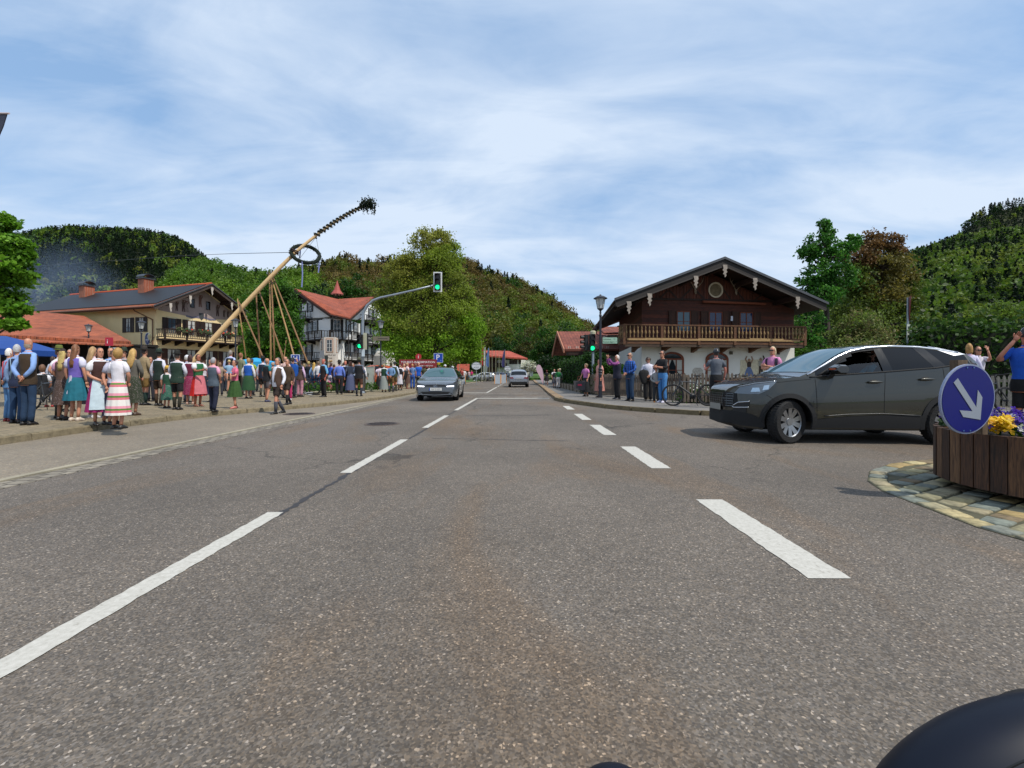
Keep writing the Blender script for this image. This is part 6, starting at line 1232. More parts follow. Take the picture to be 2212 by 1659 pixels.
    def endpoly(s, name, P_, m, off=.008, rear=False, par=None, mirror=True, sub=4):
        for sd in ((1, -1) if mirror else (1,)):
            b = MB(); pts = []
            for a, c in zip(P_, P_[1:] + P_[:1]): pts += [(a[0] + (c[0] - a[0]) * i / sub, a[1] + (c[1] - a[1]) * i / sub) for i in range(sub)]
            cy = sum(p_[0] for p_ in pts) / len(pts); cz = sum(p_[1] for p_ in pts) / len(pts); rings = []; d = off if rear else -off
            for t in (1., .6, .3, .02): rings.append([(s.frontx(cy + (y - cy) * t, cz + (z - cz) * t, rear) + d, sd * (cy + (y - cy) * t), cz + (z - cz) * t) for y, z in pts])
            b.loft(rings, (False, True)); o = b.build(name, m, par or s.root, smooth=True)
        return o
    def screen(s, name, x0, x1, m, f=.93, off=.008, n=8):
        b = MB(); rows = []
        for i in range(n + 1):
            x = x0 + (x1 - x0) * i / n; zt, zb = s.zt(x), s.zb(x); ze = max(min(zb, zt - .015) + .004, zt - (.05 if zt > zb + .12 else .012)); we = s.side(x, ze) ; row = []
            for j in range(-8, 9): u = abs(j) / 8 * f; y = we * u; q_ = 1 - u; ii = q_ ** (1 / .9) if q_ > 0 else 0; row.append((x, y * (1 if j >= 0 else -1), ze + (zt - ze) * (1 - (1 - ii) ** 2.6) + off))
            rows.append(row)
        b.loft(rows, (False, False), closed=False); return b.build(name, m, s.root, smooth=True)
    def wheels(s, rim='a4a7ab', spokes=5, steer=0., dark=False):
        for xw in s.S['wheels']:
            for sd in (-1, 1):
                y = sd * (s.S['W'] / 2 - .125); w = thing_part('wheel', s.root, (xw, y, s.S['R'])); Rr = s.S['R']; rr_ = Rr * .68
                if steer and xw == s.S['wheels'][0]: w.rotation_euler = (0, 0, steer)
                hw = .112
                b = MB(); b.lathe([(rr_, -hw), (Rr * .93, -hw - .004), (Rr, -hw * .72), (Rr, hw * .72), (Rr * .93, hw + .004), (rr_, hw)], n=36, axis='y', cap=False)
                for k in range(44):
                    a = 2 * pi * k / 44
                    for u in (-1, 1): c_, s_ = cos(a + u * .02), sin(a + u * .02); M_ = b.M; b.M = Matrix.Rotation(-a, 4, 'Y'); b.box((Rr - .004, u * .055 - .03, -.011), (Rr + .007, u * .055 + .03, .011)); b.M = M_
                b.build('tyre', TYR, w)
                o = MB().lathe([(rr_ + .004, -hw * .9), (rr_ - .012, -hw * .8), (rr_ - .02, 0), (rr_ - .012, hw * .8), (rr_ + .004, hw * .9)], n=30, axis='y', cap=False); rm = mat(rim, .28, .9, var=.08)
                yo = sd * hw * .82
                for k in range(spokes):
                    for dd in (-1, 1):
                        a = 2 * pi * k / spokes + dd * .20; a2 = 2 * pi * k / spokes + dd * .30; M_ = o.M
                        P_ = [(.045, -.03), (.06, .03), (rr_ - .012, .042), (rr_ - .012, -.042)]
                        o.prism([((r_ * cos(a if r_ < .1 else a2) - t_ * sin(a if r_ < .1 else a2)), yo - (.02 * sd if r_ < .1 else 0), (r_ * sin(a if r_ < .1 else a2) + t_ * cos(a if r_ < .1 else a2))) for r_, t_ in P_], (0, -sd * .03, 0))
                o.disc((0, yo - .01 * sd, 0), .06, 14, 'y', -.03 * sd); o.build('rim', rm, w)
                MB().disc((0, sd * .02, 0), rr_ - .018, 24, 'y', .01 * sd).build('brake_disc', mat('1a1b1d', .6, .3), w)
def thing_part(name, par, loc, rz=0):
    o = bpy.data.objects.new(name, None); C.objects.link(o); o.parent = par; o.location = loc; o.rotation_euler = (0, 0, rz); return o

# ---- grey SUV turning out of the side street
root = thing('car', 'dark olive grey SUV with half open driver window crossing the junction on the right', 'car', (3.72, 8.20, 0), R(-4.2)); root.scale = (.90, .965, 1)
S = dict(L=4.45, W=1.84, Wr=1.24, H=1.64, R=.35, arch=.405, wheels=(.91, 3.585), wf=.38, wr=.66, nose=.95, black=(1.36, 3.98),
    top=[(0, .74), (.02, .84), (.08, .915), (.18, .955), (.4, 1.005), (.8, 1.065), (1.12, 1.10), (1.25, 1.15), (1.55, 1.32), (1.85, 1.475), (2.05, 1.555), (2.3, 1.605), (2.7, 1.64), (3.1, 1.635), (3.5, 1.60), (3.85, 1.545), (4.05, 1.49), (4.12, 1.42), (4.28, 1.22), (4.38, 1.06), (4.43, .95), (4.45, .86)],
    belt=[(0, .70), (.1, .87), (.3, .95), (.7, 1.01), (1.2, 1.06), (1.6, 1.09), (2.5, 1.15), (3.2, 1.20), (3.6, 1.235), (4.0, 1.27), (4.2, 1.2), (4.35, 1.0), (4.45, .84)],
    bottom=[(0, .42), (.06, .30), (.2, .24), (.5, .21), (1.5, .24), (3.0, .24), (3.9, .25), (4.25, .34), (4.45, .45)])
FW = [(1.56, 1.115), (1.80, 1.27), (2.16, 1.47), (2.36, 1.515), (2.53, 1.53), (2.545, 1.165)]
S['holes'] = [FW]; car = Car(root, S, carpaint('30302a', .30, .6)); car.body()
gd = glass_dark('0c0f13', .04)
car.sidepoly('window', [(2.66, 1.175), (2.64, 1.545), (3.22, 1.545), (3.30, 1.46), (3.40, 1.245)], gd, .005)
car.sidepoly('window', [(3.35, 1.535), (3.80, 1.475), (3.98, 1.40), (3.90, 1.30), (3.52, 1.262)], gd, .005)
car.sidepoly('window_frame', [(3.19, 1.575), (3.38, 1.555), (3.58, 1.25), (3.38, 1.225)], GBK, .007)
car.sidepoly('window_frame', [(2.53, 1.15), (2.52, 1.565), (2.66, 1.575), (2.69, 1.165)], GBK, .007)
for P_ in ([(1.28, 1.075), (1.58, 1.10), (2.55, 1.16), (3.42, 1.225), (3.9, 1.29)], [(1.42, 1.10), (1.80, 1.30), (2.14, 1.495), (2.36, 1.535), (2.7, 1.562), (3.25, 1.558)]): car.sideline('window_seal', P_, .016, TRIM, .004)
car.sideline('chrome_strip', [(1.25, 1.11), (1.55, 1.26), (1.85, 1.41), (2.1, 1.50), (2.4, 1.556), (2.8, 1.582), (3.3, 1.565), (3.62, 1.52), (3.9, 1.465)], .027, CHR, .004)
car.sidepoly('chrome_fin', [(3.45, 1.585), (3.70, 1.465), (3.80, 1.42), (4.0, 1.445), (3.85, 1.50), (3.6, 1.56)], CHR, .014)
car.screen('windscreen', 1.27, 2.10, glass_dark('4a6876', .04), .93); car.screen('rear_window', 4.13, 4.36, gd, .9)
gc = glass_clear((.22, .48, .5), .93); car.sidepoly('window', [(1.58, 1.125), (1.78, 1.22), (2.1, 1.29), (2.53, 1.32), (2.54, 1.17)], gc, -.012, sides=(-1,)); car.sidepoly('window', FW, glass_dark('2c3430', .05), -.01, sides=(1,))
MB().box((1.5, -.70, .56), (3.9, .70, .62)).build('cabin_floor', BLK, root); MB().box((2.7, -.6, .6), (2.86, .6, 1.35)).build('rear_seat', BLK, root)
for y in (-.38, .38): b = MB(); b.prism([(2.18, y - .22, .6), (2.62, y - .22, .6), (2.78, y - .22, 1.2), (2.68, y - .22, 1.24), (2.5, y - .22, .72), (2.18, y - .22, .72)], (0, .44, 0)); b.box((2.70, y - .1, 1.24), (2.78, y + .1, 1.42)); b.build('front_seat', mat('1c1c1e', .8), root)
MB().box((1.4, -.68, .85), (1.62, .68, 1.04)).build('dashboard', BLK, root)
b = MB(Matrix.Translation((1.78, -.38, .98)) @ Matrix.Rotation(R(-25), 4, 'Y')); b.lathe([(.17, -.012), (.19, -.012), (.19, .012), (.17, .012), (.17, -.012)], n=18, axis='z', cap=False); 
b.build('steering_wheel', BLK, root)
# cladding, seams, handles
car.sidepoly('side_cladding', [(1.36, .26), (1.36, .40), (1.9, .45), (2.5, .475), (3.17, .47), (3.18, .26)], TRIM, .012)
car.sideline('lower_moulding', [(1.5, .455), (1.9, .485), (2.44, .50), (2.47, .50), (3.1, .47)], .009, mat('232527', .45), .014)
for xw in S['wheels']:
    for sd in (-1, 1):
        b = MB(); ra = S['arch']; rings = []
        for i in range(25): a = R(-14) + (pi + R(28)) * i / 24; rings.append([(xw + r_ * cos(a), sd * (car.side(xw + r_ * cos(a), S['R'] + r_ * sin(a)) + o_), S['R'] + r_ * sin(a)) for r_, o_ in ((ra - .012, -.02), (ra - .01, .016), (ra + .062, .013), (ra + .066, -.01))])
        b.loft(rings, (True, True)); b.build('arch_trim', TRIM, root, smooth=False)
seam = mat('08090a', .8, var=0)
for P_ in ([(1.38, .28), (1.37, .75), (1.37, 1.06)], [(2.50, .28), (2.51, .8), (2.56, 1.15)], [(3.14, .5), (3.44, .80), (3.52, 1.0), (3.52, 1.22)], [(.66, .985), (1.0, 1.02), (1.30, 1.045)], [(.55, .79), (.62, .74), (.70, .70)]): car.sideline('panel_gap', P_, .0045, seam, .002)
for xk, zk in ((2.36, 1.0), (3.22, 1.045)):
    for sd in (-1, 1):
        yk = sd * (car.side(xk, zk) + .035); b = MB(); b.ellip((xk, yk, zk), (.13, .018, .021), 12, 6); b.box((xk - .11, yk - sd * .035 - .006, zk - .012), (xk - .08, yk, zk + .012)); b.box((xk + .08, yk - sd * .035 - .006, zk - .012), (xk + .11, yk, zk + .012)); b.build('door_handle', carpaint('30302a'), root, smooth=True)
        b = MB(); b.ellip((xk, sd * (car.side(xk, zk) - .012), zk), (.11, .016, .042), 12, 6); b.build('handle_recess', seam, root, smooth=True)
for sd in (-1, 1):
    xm, zm = 1.66, 1.20; ym = sd * (car.side(xm, 1.1) + .17)
    b = MB(); b.loft([[(xm + .10 * a, ym + sd * y_, zm + c * k_) for a, c in ((-.9, -.2), (-.9, .35), (-.3, .75), (.7, .7), (1.1, .1), (.8, -.75), (-.3, -.75))] for y_, k_ in ((-.115, .09), (-.05, .105), (.07, .10), (.115, .07))]); o = b.build('mirror', mat('0f1012', .25, coat=1.), root, smooth=False)
    b = MB(); b.prism([(xm - .06, ym - sd * .12, zm - .09), (xm + .02, ym - sd * .12, zm - .09), (xm + .0, ym - sd * .17, zm - .16), (xm - .08, ym - sd * .17, zm - .16)], (0, 0, .035)); b.build('mirror_foot', BLK, o)
    MB().box((xm - .098, ym - .07, zm - .005), (xm - .088, ym + .09, zm + .018)).build('indicator', mat('a8481c', .3, var=0), o)
# front end
car.sidepoly('headlight', [(.12, .80), (.20, .905), (.40, .965), (.72, 1.008), (.58, .87), (.44, .80), (.30, .795)], glass_dark('6a747e', .03), .008)
car.sidepoly('headlight_lens', [(.33, .83), (.36, .90), (.45, .905), (.46, .84)], mat('a8bccc', .1, .6), .013); car.sidepoly('headlight_lens', [(.49, .86), (.52, .94), (.60, .95), (.58, .88)], mat('b8c8d4', .1, .6), .013)
car.sideline('headlight_brow', [(.16, .91), (.4, .975), (.72, 1.015)], .008, CHR, .008)
car.endpoly('grille', [(0, .55), (.48, .56), (.56, .66), (.54, .80), (.3, .84), (0, .85)], mat('1b1c1e', .3, .6), .012); 
b = MB()
for i in range(6): z_ = .585 + i * .042; b.tube([(car.frontx(abs(y_), z_) - .016, y_, z_) for y_ in (k * .1 for k in range(-5, 6))], .006, 4)
for j in range(-5, 6): b.tube([(car.frontx(abs(j * .1), z_) - .018, j * .1, z_) for z_ in (.58, .69, .80)], .005, 4)
b.build('grille_mesh', mat('6a6e72', .3, .8), root)
car.endpoly('lower_bumper', [(0, .27), (.66, .30), (.68, .44), (.5, .50), (0, .52)], TRIM, .014)
car.sidepoly('lower_bumper', [(.03, .30), (.02, .46), (.10, .52), (.34, .46), (.50, .38), (.50, .25), (.2, .26)], TRIM, .012)
car.sidepoly('fog_light', [(.10, .575), (.16, .635), (.31, .665), (.30, .59)], BLK, .014); car.sideline('fog_trim', [(.31, .672), (.17, .65), (.095, .585), (.11, .56), (.30, .575)], .011, CHR, .012)
car.sidepoly('air_slot', [(.10, .50), (.11, .555), (.27, .565), (.27, .48)], BLK, .013)
car.endpoly('number_plate', [(0, .50), (.26, .50), (.26, .61), (0, .61)], mat('84847f', .5), .03)
car.endpoly('tail_light', [(.3, .98), (.78, .98), (.76, 1.08), (.3, 1.09)], mat('4a0c0c', .15, coat=.5), .012, rear=True); car.endpoly('rear_bumper', [(0, .38), (.74, .42), (.72, .62), (0, .64)], TRIM, .014, rear=True)
car.wheels('989b9f', 5, R(19))
Mw = root.matrix_basis.copy(); Mw = Matrix.Translation(root.location) @ Matrix.Rotation(R(-4.2), 4, 'Z'); pv = Mw @ Vector((2.48, -.38, -.12))
person('driver in pale blue shirt and glasses seated in the grey SUV', 0, 0, -92, pos=tuple(pv), H=1.68, shirt=('7cb0c8', 'short'), trousers='22262e', hair=('short', '6a5a50'), glasses=True, arms=('wheel', 'down'), stance='sit', shoes=None, skin='a87460')

# ---- silver hatchback coming towards us
def hatch(name, label, loc, rz, hcol, Lc_=4.26, Wc_=1.79, Hc=1.46, plate='', kind='hatch', group=None, full=True, lights=True):
    root = thing(name, label, 'car', loc, rz, group); k = Hc / 1.46; q_ = Lc_ / 4.26
    S = dict(L=Lc_, W=Wc_, Wr=1.12 * Wc_ / 1.79, H=Hc, R=.315, arch=.355, wheels=(.86 * q_, 3.49 * q_), wf=.80, wr=.84,
        top=[(x * q_, z * (k if z > 1.0 else 1)) for x, z in ([(0, .66), (.02, .72), (.1, .79), (.4, .87), (.8, .93), (1.0, .965), (1.12, 1.0), (1.5, 1.2), (1.85, 1.37), (2.1, 1.44), (2.6, 1.46), (3.2, 1.43), (3.7, 1.36), (3.88, 1.29), (4.05, 1.08), (4.16, .96), (4.22, .88), (4.26, .74)])],
        belt=[(x * q_, z) for x, z in [(0, .64), (.1, .75), (.4, .83), (1.0, .92), (1.6, .95), (3.0, 1.0), (3.8, 1.03), (4.05, .98), (4.26, .72)]],
        bottom=[(0, .30), (.1, .21), (.3, .18), (3.8 * q_, .2), (4.1 * q_, .28), (Lc_, .36)])
    car = Car(root, S, carpaint(hcol, .25, .7)); car.body(); g_ = glass_dark('0e1418', .05)
    sx = lambda P_: [(x * q_, z * (k if z > 1.1 else 1)) for x, z in P_]
    car.sidepoly('window', sx([(1.45, .98), (1.95, 1.32), (2.35, 1.37), (2.38, 1.0)]), g_, .005); car.sidepoly('window', sx([(2.48, 1.01), (2.46, 1.37), (3.1, 1.34), (3.35, 1.26), (3.32, 1.05)]), g_, .005)
    car.screen('windscreen', 1.14 * q_, 2.02 * q_, glass_dark('39555c', .05), .92); car.screen('rear_window', 3.9 * q_, 4.10 * q_, g_, .88)
    for P_ in ([(1.22, .25), (1.2, .9)], [(2.42, .25), (2.43, .98)]): car.sideline('panel_gap', sx(P_), .004, seam, .002)
    if full:
        car.endpoly('headlight', [(.40, .60), (.42, .70), (.70, .76), (.80, .74), (.78, .62)], glass_dark('3c4248', .05), .01)
        if lights: car.endpoly('daytime_light', [(.46, .605), (.47, .645), (.76, .655), (.75, .615)], mat('f4f6ff', .2, var=0, emit=3.), .016)
        car.endpoly('grille', [(0, .62), (.40, .62), (.41, .70), (0, .71)], mat('131416', .4), .010); car.sideline
        car.endpoly('air_intake', [(0, .27), (.72, .31), (.74, .40), (0, .42)], mat('0d0e10', .5), .012); car.endpoly('chrome_bar', [(0, .255), (.7, .285), (.7, .305), (0, .275)], mat('9a9ea4', .3, .8), .016)
        car.endpoly('bumper_fin', [(.52, .33), (.70, .40), (.74, .40), (.60, .31)], carpaint(hcol), .02)
        if plate:
            o = car.endpoly('number_plate', [(0, .455), (.26, .455), (.26, .565), (0, .565)], mat('d0d0cc', .5), .03); x_ = -.034
            T_ = Matrix.Translation((x_, 0, .51)) @ Matrix.Rotation(R(-90), 4, 'Z'); b = MB(T_); b.text(plate, (.02, .003, -.002), .085, sx=.86); b.build('plate_text', mat('111111', .5, var=0), o); MB(T_).box((-.26, -.004, -.055), (-.222, .0, .055)).build('blue_band', mat('143c94', .5), o)
            T_ = Matrix.Translation((-.028, 0, .66)) @ Matrix.Rotation(R(-90), 4, 'Z'); b = MB(T_); b.lathe([(.062, -.006), (.074, -.012), (.076, .0)], n=20, axis='y', cap=False)
            for pts in ([(-.04, .045), (-.0, -.005), (.04, .045)], [(-.058, .02), (-.028, -.055), (0, .0), (.028, -.055), (.058, .02)]): b.tube([(a, -.012, c) for a, c in pts], .008, 4)
            b.build('round_emblem', CHR, root)
    car.endpoly('tail_light', [(.42, .76), (.80, .74), (.80, .90), (.50, .90)], mat('5c0a10', .2, coat=.6), .012, rear=True)
    if kind == 'van': car.endpoly('rear_plate', [(0, .70), (.26, .70), (.26, .81), (0, .81)], mat('7c7e80', .5), .02, rear=True); car.endpoly('lower_bumper', [(0, .30), (.74, .34), (.74, .50), (0, .50)], TRIM, .012, rear=True); car.endpoly('chrome_bar', [(0, .52), (.72, .54), (.72, .57), (0, .55)], mat('b0b4b8', .3, .6), .018, rear=True)
    for sd in (-1, 1): b = MB(); b.ellip((1.5 * q_, sd * (Wc_ / 2 + .09), .98), (.06, .12, .075), 8, 6); b.build('mirror', mat('141518', .3), root, smooth=True)
    car.wheels('26282b' if full else '8a8d90', 5); return root, car
hatch('car', 'silver grey hatchback with lit headlights driving towards us in the left lane', (-3.18, 18.75, 0), R(92), '70777e', plate='RO TS 2599')
r2, c2 = hatch('car', 'silver compact van seen from behind further down the road', (.58, 39.2 + 4.3, 0), R(-90), '8c8f96', 4.34, 1.81, 1.60, kind='van', full=False)
for sd in (-1, 1): b = MB(); b.tube([(x, sd * .58, c2.zt(x) + .05) for x in (1.9, 2.3, 3.0, 3.5)], .02, 5); b.build('roof_rail', mat('3a3c3e', .4), r2)
for i, (x, Y, h_, lb) in enumerate(((1040, 74, 'b4b6b8', 'white grey estate parked at the left end of the far row'), (1054, 77, '3c424a', 'dark grey car parked second in the far row'), (1067, 79, '22304c', 'navy blue car parked third in the far row'), (1080, 82, '2c3a4c', 'blue grey car parked at the right end of the far row'))):
    hatch('car', lb, (PX(x, Y) - 2, Y, 0.05), R(8), h_, full=False, group='cars parked in front of the farmhouse')
hatch('car', 'bright orange car parked behind the grey cabinet', (PX(806, 33) - 2.4, 33, .1), R(12), 'c8541c', 4.3, 1.8, 1.75, kind='hatch', full=False)

# ---- bicycles
def bicycle(label, loc, rz, fh='16171a', lean=0., lying=False, scale=1., group='bicycles', ebike=False):
    root = thing('bicycle', label, 'bicycle', loc, 0., group); root.rotation_euler = (R(lean), 0, rz) if not lying else (R(82), 0, rz); k = scale
    r_ = .345 * k; wb = 1.08 * k; fm = mat(fh, .35, coat=.5)
    for xw in (0, wb):
        w = thing_part('wheel', root, (xw, 0, r_)); b = MB(); b.tube([(r_ * .95 * cos(a), 0, r_ * .95 * sin(a)) for a in (2 * pi * i / 28 for i in range(29))], .024 * k, 6, False); b.build('tyre', TYR, w)
        b = MB(); b.tube([(r_ * .88 * cos(a), 0, r_ * .88 * sin(a)) for a in (2 * pi * i / 24 for i in range(25))], .011, 4, False)
        for i in range(12): a = 2 * pi * i / 12; b.tube([(0, .02 * (-1) ** i, 0), (r_ * .88 * cos(a), 0, r_ * .88 * sin(a))], .0025, 3)
        b.tube([(0, -.05, 0), (0, .05, 0)], .022, 8); b.build('rim', mat('3a3c40', .4, .7), w)
    bb = Vector((.44 * k, 0, .30 * k)); st = Vector((.34 * k, 0, .80 * k)); hd = Vector((.86 * k, 0, .78 * k)); hd2 = Vector((.88 * k, 0, .64 * k))
    b = MB(); b.tube([bb, st], .019 * k, 7); b.tube([st - Vector((0, 0, .06)), hd], .019 * k, 7); b.tube([bb, hd2], .034 * k if ebike else .022 * k, 7); b.tube([hd + Vector((-.01, 0, .05)), hd2], .022 * k, 7)
    for y in (-.05, .05): b.tube([bb, (0, y, r_)], .011, 5); b.tube([st - Vector((0, 0, .08)), (0, y, r_)], .010, 5)
    b.build('frame', fm, root)
    b = MB()
    for y in (-.05, .05): b.tube([hd2 + Vector((.01, y * .8, 0)), (wb, y, r_)], .015, 5)
    b.tube([hd2, hd2 + Vector((.005, 0, -.05))], .02, 5); b.build('fork', fm, root)
    b = MB(); b.tube([hd + Vector((0, 0, .04)), hd + Vector((-.03, 0, .17)), hd + Vector((.03, 0, .22))], .014, 6); b.tube([hd + Vector((.0, -.31, .23)), hd + Vector((.04, -.12, .21)), hd + Vector((.04, .12, .21)), hd + Vector((.0, .31, .23))], .013, 6); b.build('handlebar', mat('101113', .5), root)
    b = MB(); b.ellip(tuple(st + Vector((-.03, 0, .16))), (.13, .07, .025), 10, 5); b.tube([st, st + Vector((-.02, 0, .15))], .014, 6); b.build('saddle', mat('0f0f10', .6), root)
    b = MB(); b.lathe([(.09, -.01), (.09, .01)], tuple(bb + Vector((0, -.05, 0))), 16, 'y'); b.tube([bb + Vector((0, -.08, 0)), bb + Vector((.1, -.08, -.13))], .011, 5); b.tube([bb + Vector((0, .08, 0)), bb + Vector((-.1, .08, .13))], .011, 5); b.cbox(bb + Vector((.1, -.11, -.14)), (.09, .06, .02)); b.cbox(bb + Vector((-.1, .11, .14)), (.09, .06, .02))
    if ebike: b.ellip(tuple(bb + Vector((.03, 0, .01))), (.1, .06, .09), 10, 6)
    b.build('crank', mat('1c1d20', .4, .4), root)
    b = MB(); b.tube([bb + Vector((-.02, .06, 0)), bb + Vector((-.08, .12, -.29 * k))], .009, 5); b.build('kickstand', mat('1a1a1c', .5), root) if not lying else None
    return root
bicycle('black electric bicycle leaning on the picket fence left of the cyclist', (PX(1524, 14.5), 14.3, .12), R(174), ebike=True, lean=4)
bicycle('dark bicycle behind the cyclist in the grey t-shirt', (PX(1530, 15.0), 14.9, .12), R(-8), '1c1c20', lean=-5)
bicycle('bicycle whose saddle shows above the bonnet of the grey SUV', (PX(1580, 14.6), 14.2, .12), R(10), '202226', lean=-5)
bicycle('bicycle behind the round blue sign on the right', (PX(2110, 11.0), 11.2, .12), R(6), '1a1c22', lean=-4)
bicycle('black bicycle parked behind the bald man', (PX(70, 12.7), 12.7, .12), R(-12), '1a1a1c')
bicycle('silver bicycle lying on the pavement behind the walking man', (PX(628, 21.3), 21.3, .16), R(8), 'b8bcc4', lying=True)
bicycle('black mountain bike standing behind the lying bicycle', (PX(630, 22.6), 22.8, .12), R(-3), '14161a')
bicycle('small bicycle with blue bag beside the stone planters', (PX(1246, 29), 29, .12), R(60), '1c3c6c')
for i in range(9): x = 1032 + i * 6.5; bicycle('bicycle parked in the long row under the flag poles', (PX(x, 62 + i * .5), 62 + i * .5, .12), R(75 + (i * 17) % 25), ('22242a', '3a3c42', '2c2c30')[i % 3], group='bicycles parked under the flag poles')
# ------------------------------------------------------------------ maypole with garland, wreath and prop poles
MP = [D(x, y, 32 + 4 * i / 8) for i, (x, y) in enumerate(((405, 795), (475, 717), (520, 667), (585, 598), (640, 544), (680, 511), (720, 482), (758, 459), (790, 444)))]
MPr = [.19, .18, .165, .145, .12, .10, .085, .065, .045]
mp_ = thing('maypole', 'tall peeled maypole being raised, with spiral garland and fir tip', 'maypole', tuple(MP[0]))
off0 = -MP[0]; pts, rad = catm([p_ + off0 for p_ in MP], MPr, 6)
MB().tube(pts, rad, 14).build('pole', wood('b8966a', 'd8b888', (3, 3, 3)), mp_, smooth=True)
i0 = 30; seg = pts[i0:]; V_, F_, C_ = [], [], []; b = MB(); path = []; nt_ = 17
for i in range(nt_ * 10 + 1):
    t = i / (nt_ * 10) * (len(seg) - 1); j = min(int(t), len(seg) - 2); p_ = seg[j].lerp(seg[j + 1], t - j); r_ = rad[i0 + j] + .055; tn = (seg[j + 1] - seg[j]).normalized(); u = tn.orthogonal().normalized(); w_ = tn.cross(u); a = i / 10 * 2 * pi; path.append(p_ + (u * cos(a) + w_ * sin(a)) * r_)
b.tube(path, .07, 6); b.build('garland', mat('0c140c', .95, var=.4, vscale=12, bump=1.), mp_)
def needles(name, cen, par, size, m=None, cols=('12200f', '1c2c14', '0e1810')):
    cen = np.array([tuple(c) for c in cen]); cc = np.array([lin(cols[i % len(cols)]) for i in range(len(cen))]); v, f, c_ = leafquads(cen, size, cc); return npmesh(name, v, f, c_, m or leafmat(trans=.15), par)
cs = []
for i in range(0, len(path), 1):
    for _ in range(4): cs.append(path[i] + Vector((rnd.gauss(0, .05), rnd.gauss(0, .05), rnd.gauss(0, .05))))
needles('garland_needles', cs, mp_, .05)
tipc = pts[-1] + Vector((.2, 0, .15)); cs = []
for _ in range(700): d = Vector((rnd.gauss(0, .26), rnd.gauss(0, .24), rnd.gauss(0, .2))); cs.append(tipc + d)
for k in range(26):
    a0 = tipc + Vector((rnd.uniform(-.6, .55), rnd.uniform(-.4, .4), rnd.uniform(-.15, .1))); ln = rnd.uniform(.3, .85)
    for j in range(14): cs.append(a0 + Vector((rnd.gauss(0, .03) - .05 * j / 14, rnd.gauss(0, .03), -ln * j / 14)))
needles('fir_tip', cs, mp_, .075)
# wreath
wr = thing('wreath', 'large green wreath with blue and white ribbons hanging around the maypole', 'wreath', tuple(D(660, 549, 34.3)))
Rw = .98; wq = Matrix.Rotation(R(33), 4, 'Y') @ Matrix.Rotation(R(44), 4, 'X')
ring = [wq @ Vector((Rw * cos(a), Rw * sin(a), 0)) for a in (2 * pi * i / 36 for i in range(37))]; MB().tube(ring, .135, 8, False).build('wreath_ring', mat('0d1a10', .95, var=.4, vscale=14, bump=1.), wr, smooth=True)
cs = [ring[rnd.randrange(36)].lerp(ring[rnd.randrange(36)], 0) + Vector((rnd.gauss(0, .075), rnd.gauss(0, .075), rnd.gauss(0, .075))) for _ in range(1500)]; needles('wreath_needles', cs, wr, .045)
for i, (k, ln, h_) in enumerate(((15, 1.0, '2c3474'), (30, 1.9, '7c84b8'), (4, 1.3, '7c84c0'))): p_ = ring[k]; MB().tube([p_ + Vector((0, -.14, 0)), p_ + Vector((.03, -.14, -ln * .5)), p_ + Vector((-.02, -.14, -ln))], .045, 4).build('ribbon', mat(h_, .7), wr)
for k in (4, 16, 28): MB().tube([ring[k], D(683, 512, 34.6) - wr.location], .012, 4).build('hanging_cord', mat('2a2a2c', .7), wr)
c_ = MB(); c_.tube([(0, 0, 0), D(500, 548, 42) - D(636, 545, 34), D(400, 552, 50) - D(636, 545, 34), D(60, 576, 85) - D(636, 545, 34)], .022, 4); c_.tube([(-.02, .0, .0), (.25, -.2, -.12), (.5, -.1, -.05)], .03, 5); o = c_.build('guy_rope', mat('34363a', .6), None, False, D(636, 545, 34)); tag(o, 'dark rope pulling the maypole from the left over the yellow house', 'rope')
for i, (x0, y0, x1, y1, Y0, Y1, r_, nb) in enumerate(((513, 645, 534, 800, 34, 35, .07, 'thin prop pole leaning right beside the yellow house'), (516, 652, 577, 795, 33, 30, .085, 'prop pole slanting down right from the middle of the maypole'), (553, 628, 562, 800, 34, 34, .09, 'nearly upright prop pole left of the bald man'), (582, 590, 585, 805, 34.5, 33, .10, 'upright prop pole, left one of the central pair'), (586, 596, 593, 805, 34, 32, .09, 'upright prop pole, right one of the central pair'), (558, 624, 618, 790, 34, 31, .08, 'dark prop pole slanting behind the walking man'), (584, 592, 642, 795, 34.5, 30, .085, 'long yellow prop pole ending at the blue rucksack'), (587, 592, 670, 798, 34.5, 30, .085, 'long prop pole slanting furthest right toward the inn'), (588, 702, 609, 775, 32, 31, .035, 'short pale stick leaning inside the prop poles'), (618, 735, 613, 775, 32, 31, .035, 'short pale upright stick beside the leaning stick'))):
    p0, p1 = D(x0, y0, Y0), D(x1, y1, Y1); p1 = p0.lerp(p1, 1.0 if p1.z < .3 else (p0.z - .1) / (p0.z - p1.z)); t = thing('prop_pole', nb, 'pole', tuple(p1)); MB().tube([p0 - p1, (p0 - p1) * .5 + Vector((.03, 0, 0)), Vector((0, 0, 0))], [r_ * .55, r_ * .66, r_ * .78], 7).build('shaft', wood('5a3c22', '8a6840', (3, 3, 3)) if i % 3 else wood('7a5a34', 'a88858', (3, 3, 3)), t, smooth=True)
t = thing('rope_lashing', 'rope lashing joining the prop poles under the maypole', 'rope', tuple(D(585, 600, 34.2))); MB().tube([(.25 * cos(a) * (1 + .1 * sin(5 * a)), .2 * sin(a), a * .03 - .3) for a in (2 * pi * i / 10 for i in range(40))], .03, 5).build('coil', mat('4a3424', .9), t)
t = thing('pole_strap', 'dark strap around the maypole at the wreath', 'strap', tuple(D(637, 547, 33.9))); MB().tube([(.24 * cos(a), .22 * sin(a), .14 * cos(a) * -1 + a * .02) for a in (2 * pi * i / 10 for i in range(22))], .05, 5).build('band', mat('2c1814', .8), t)

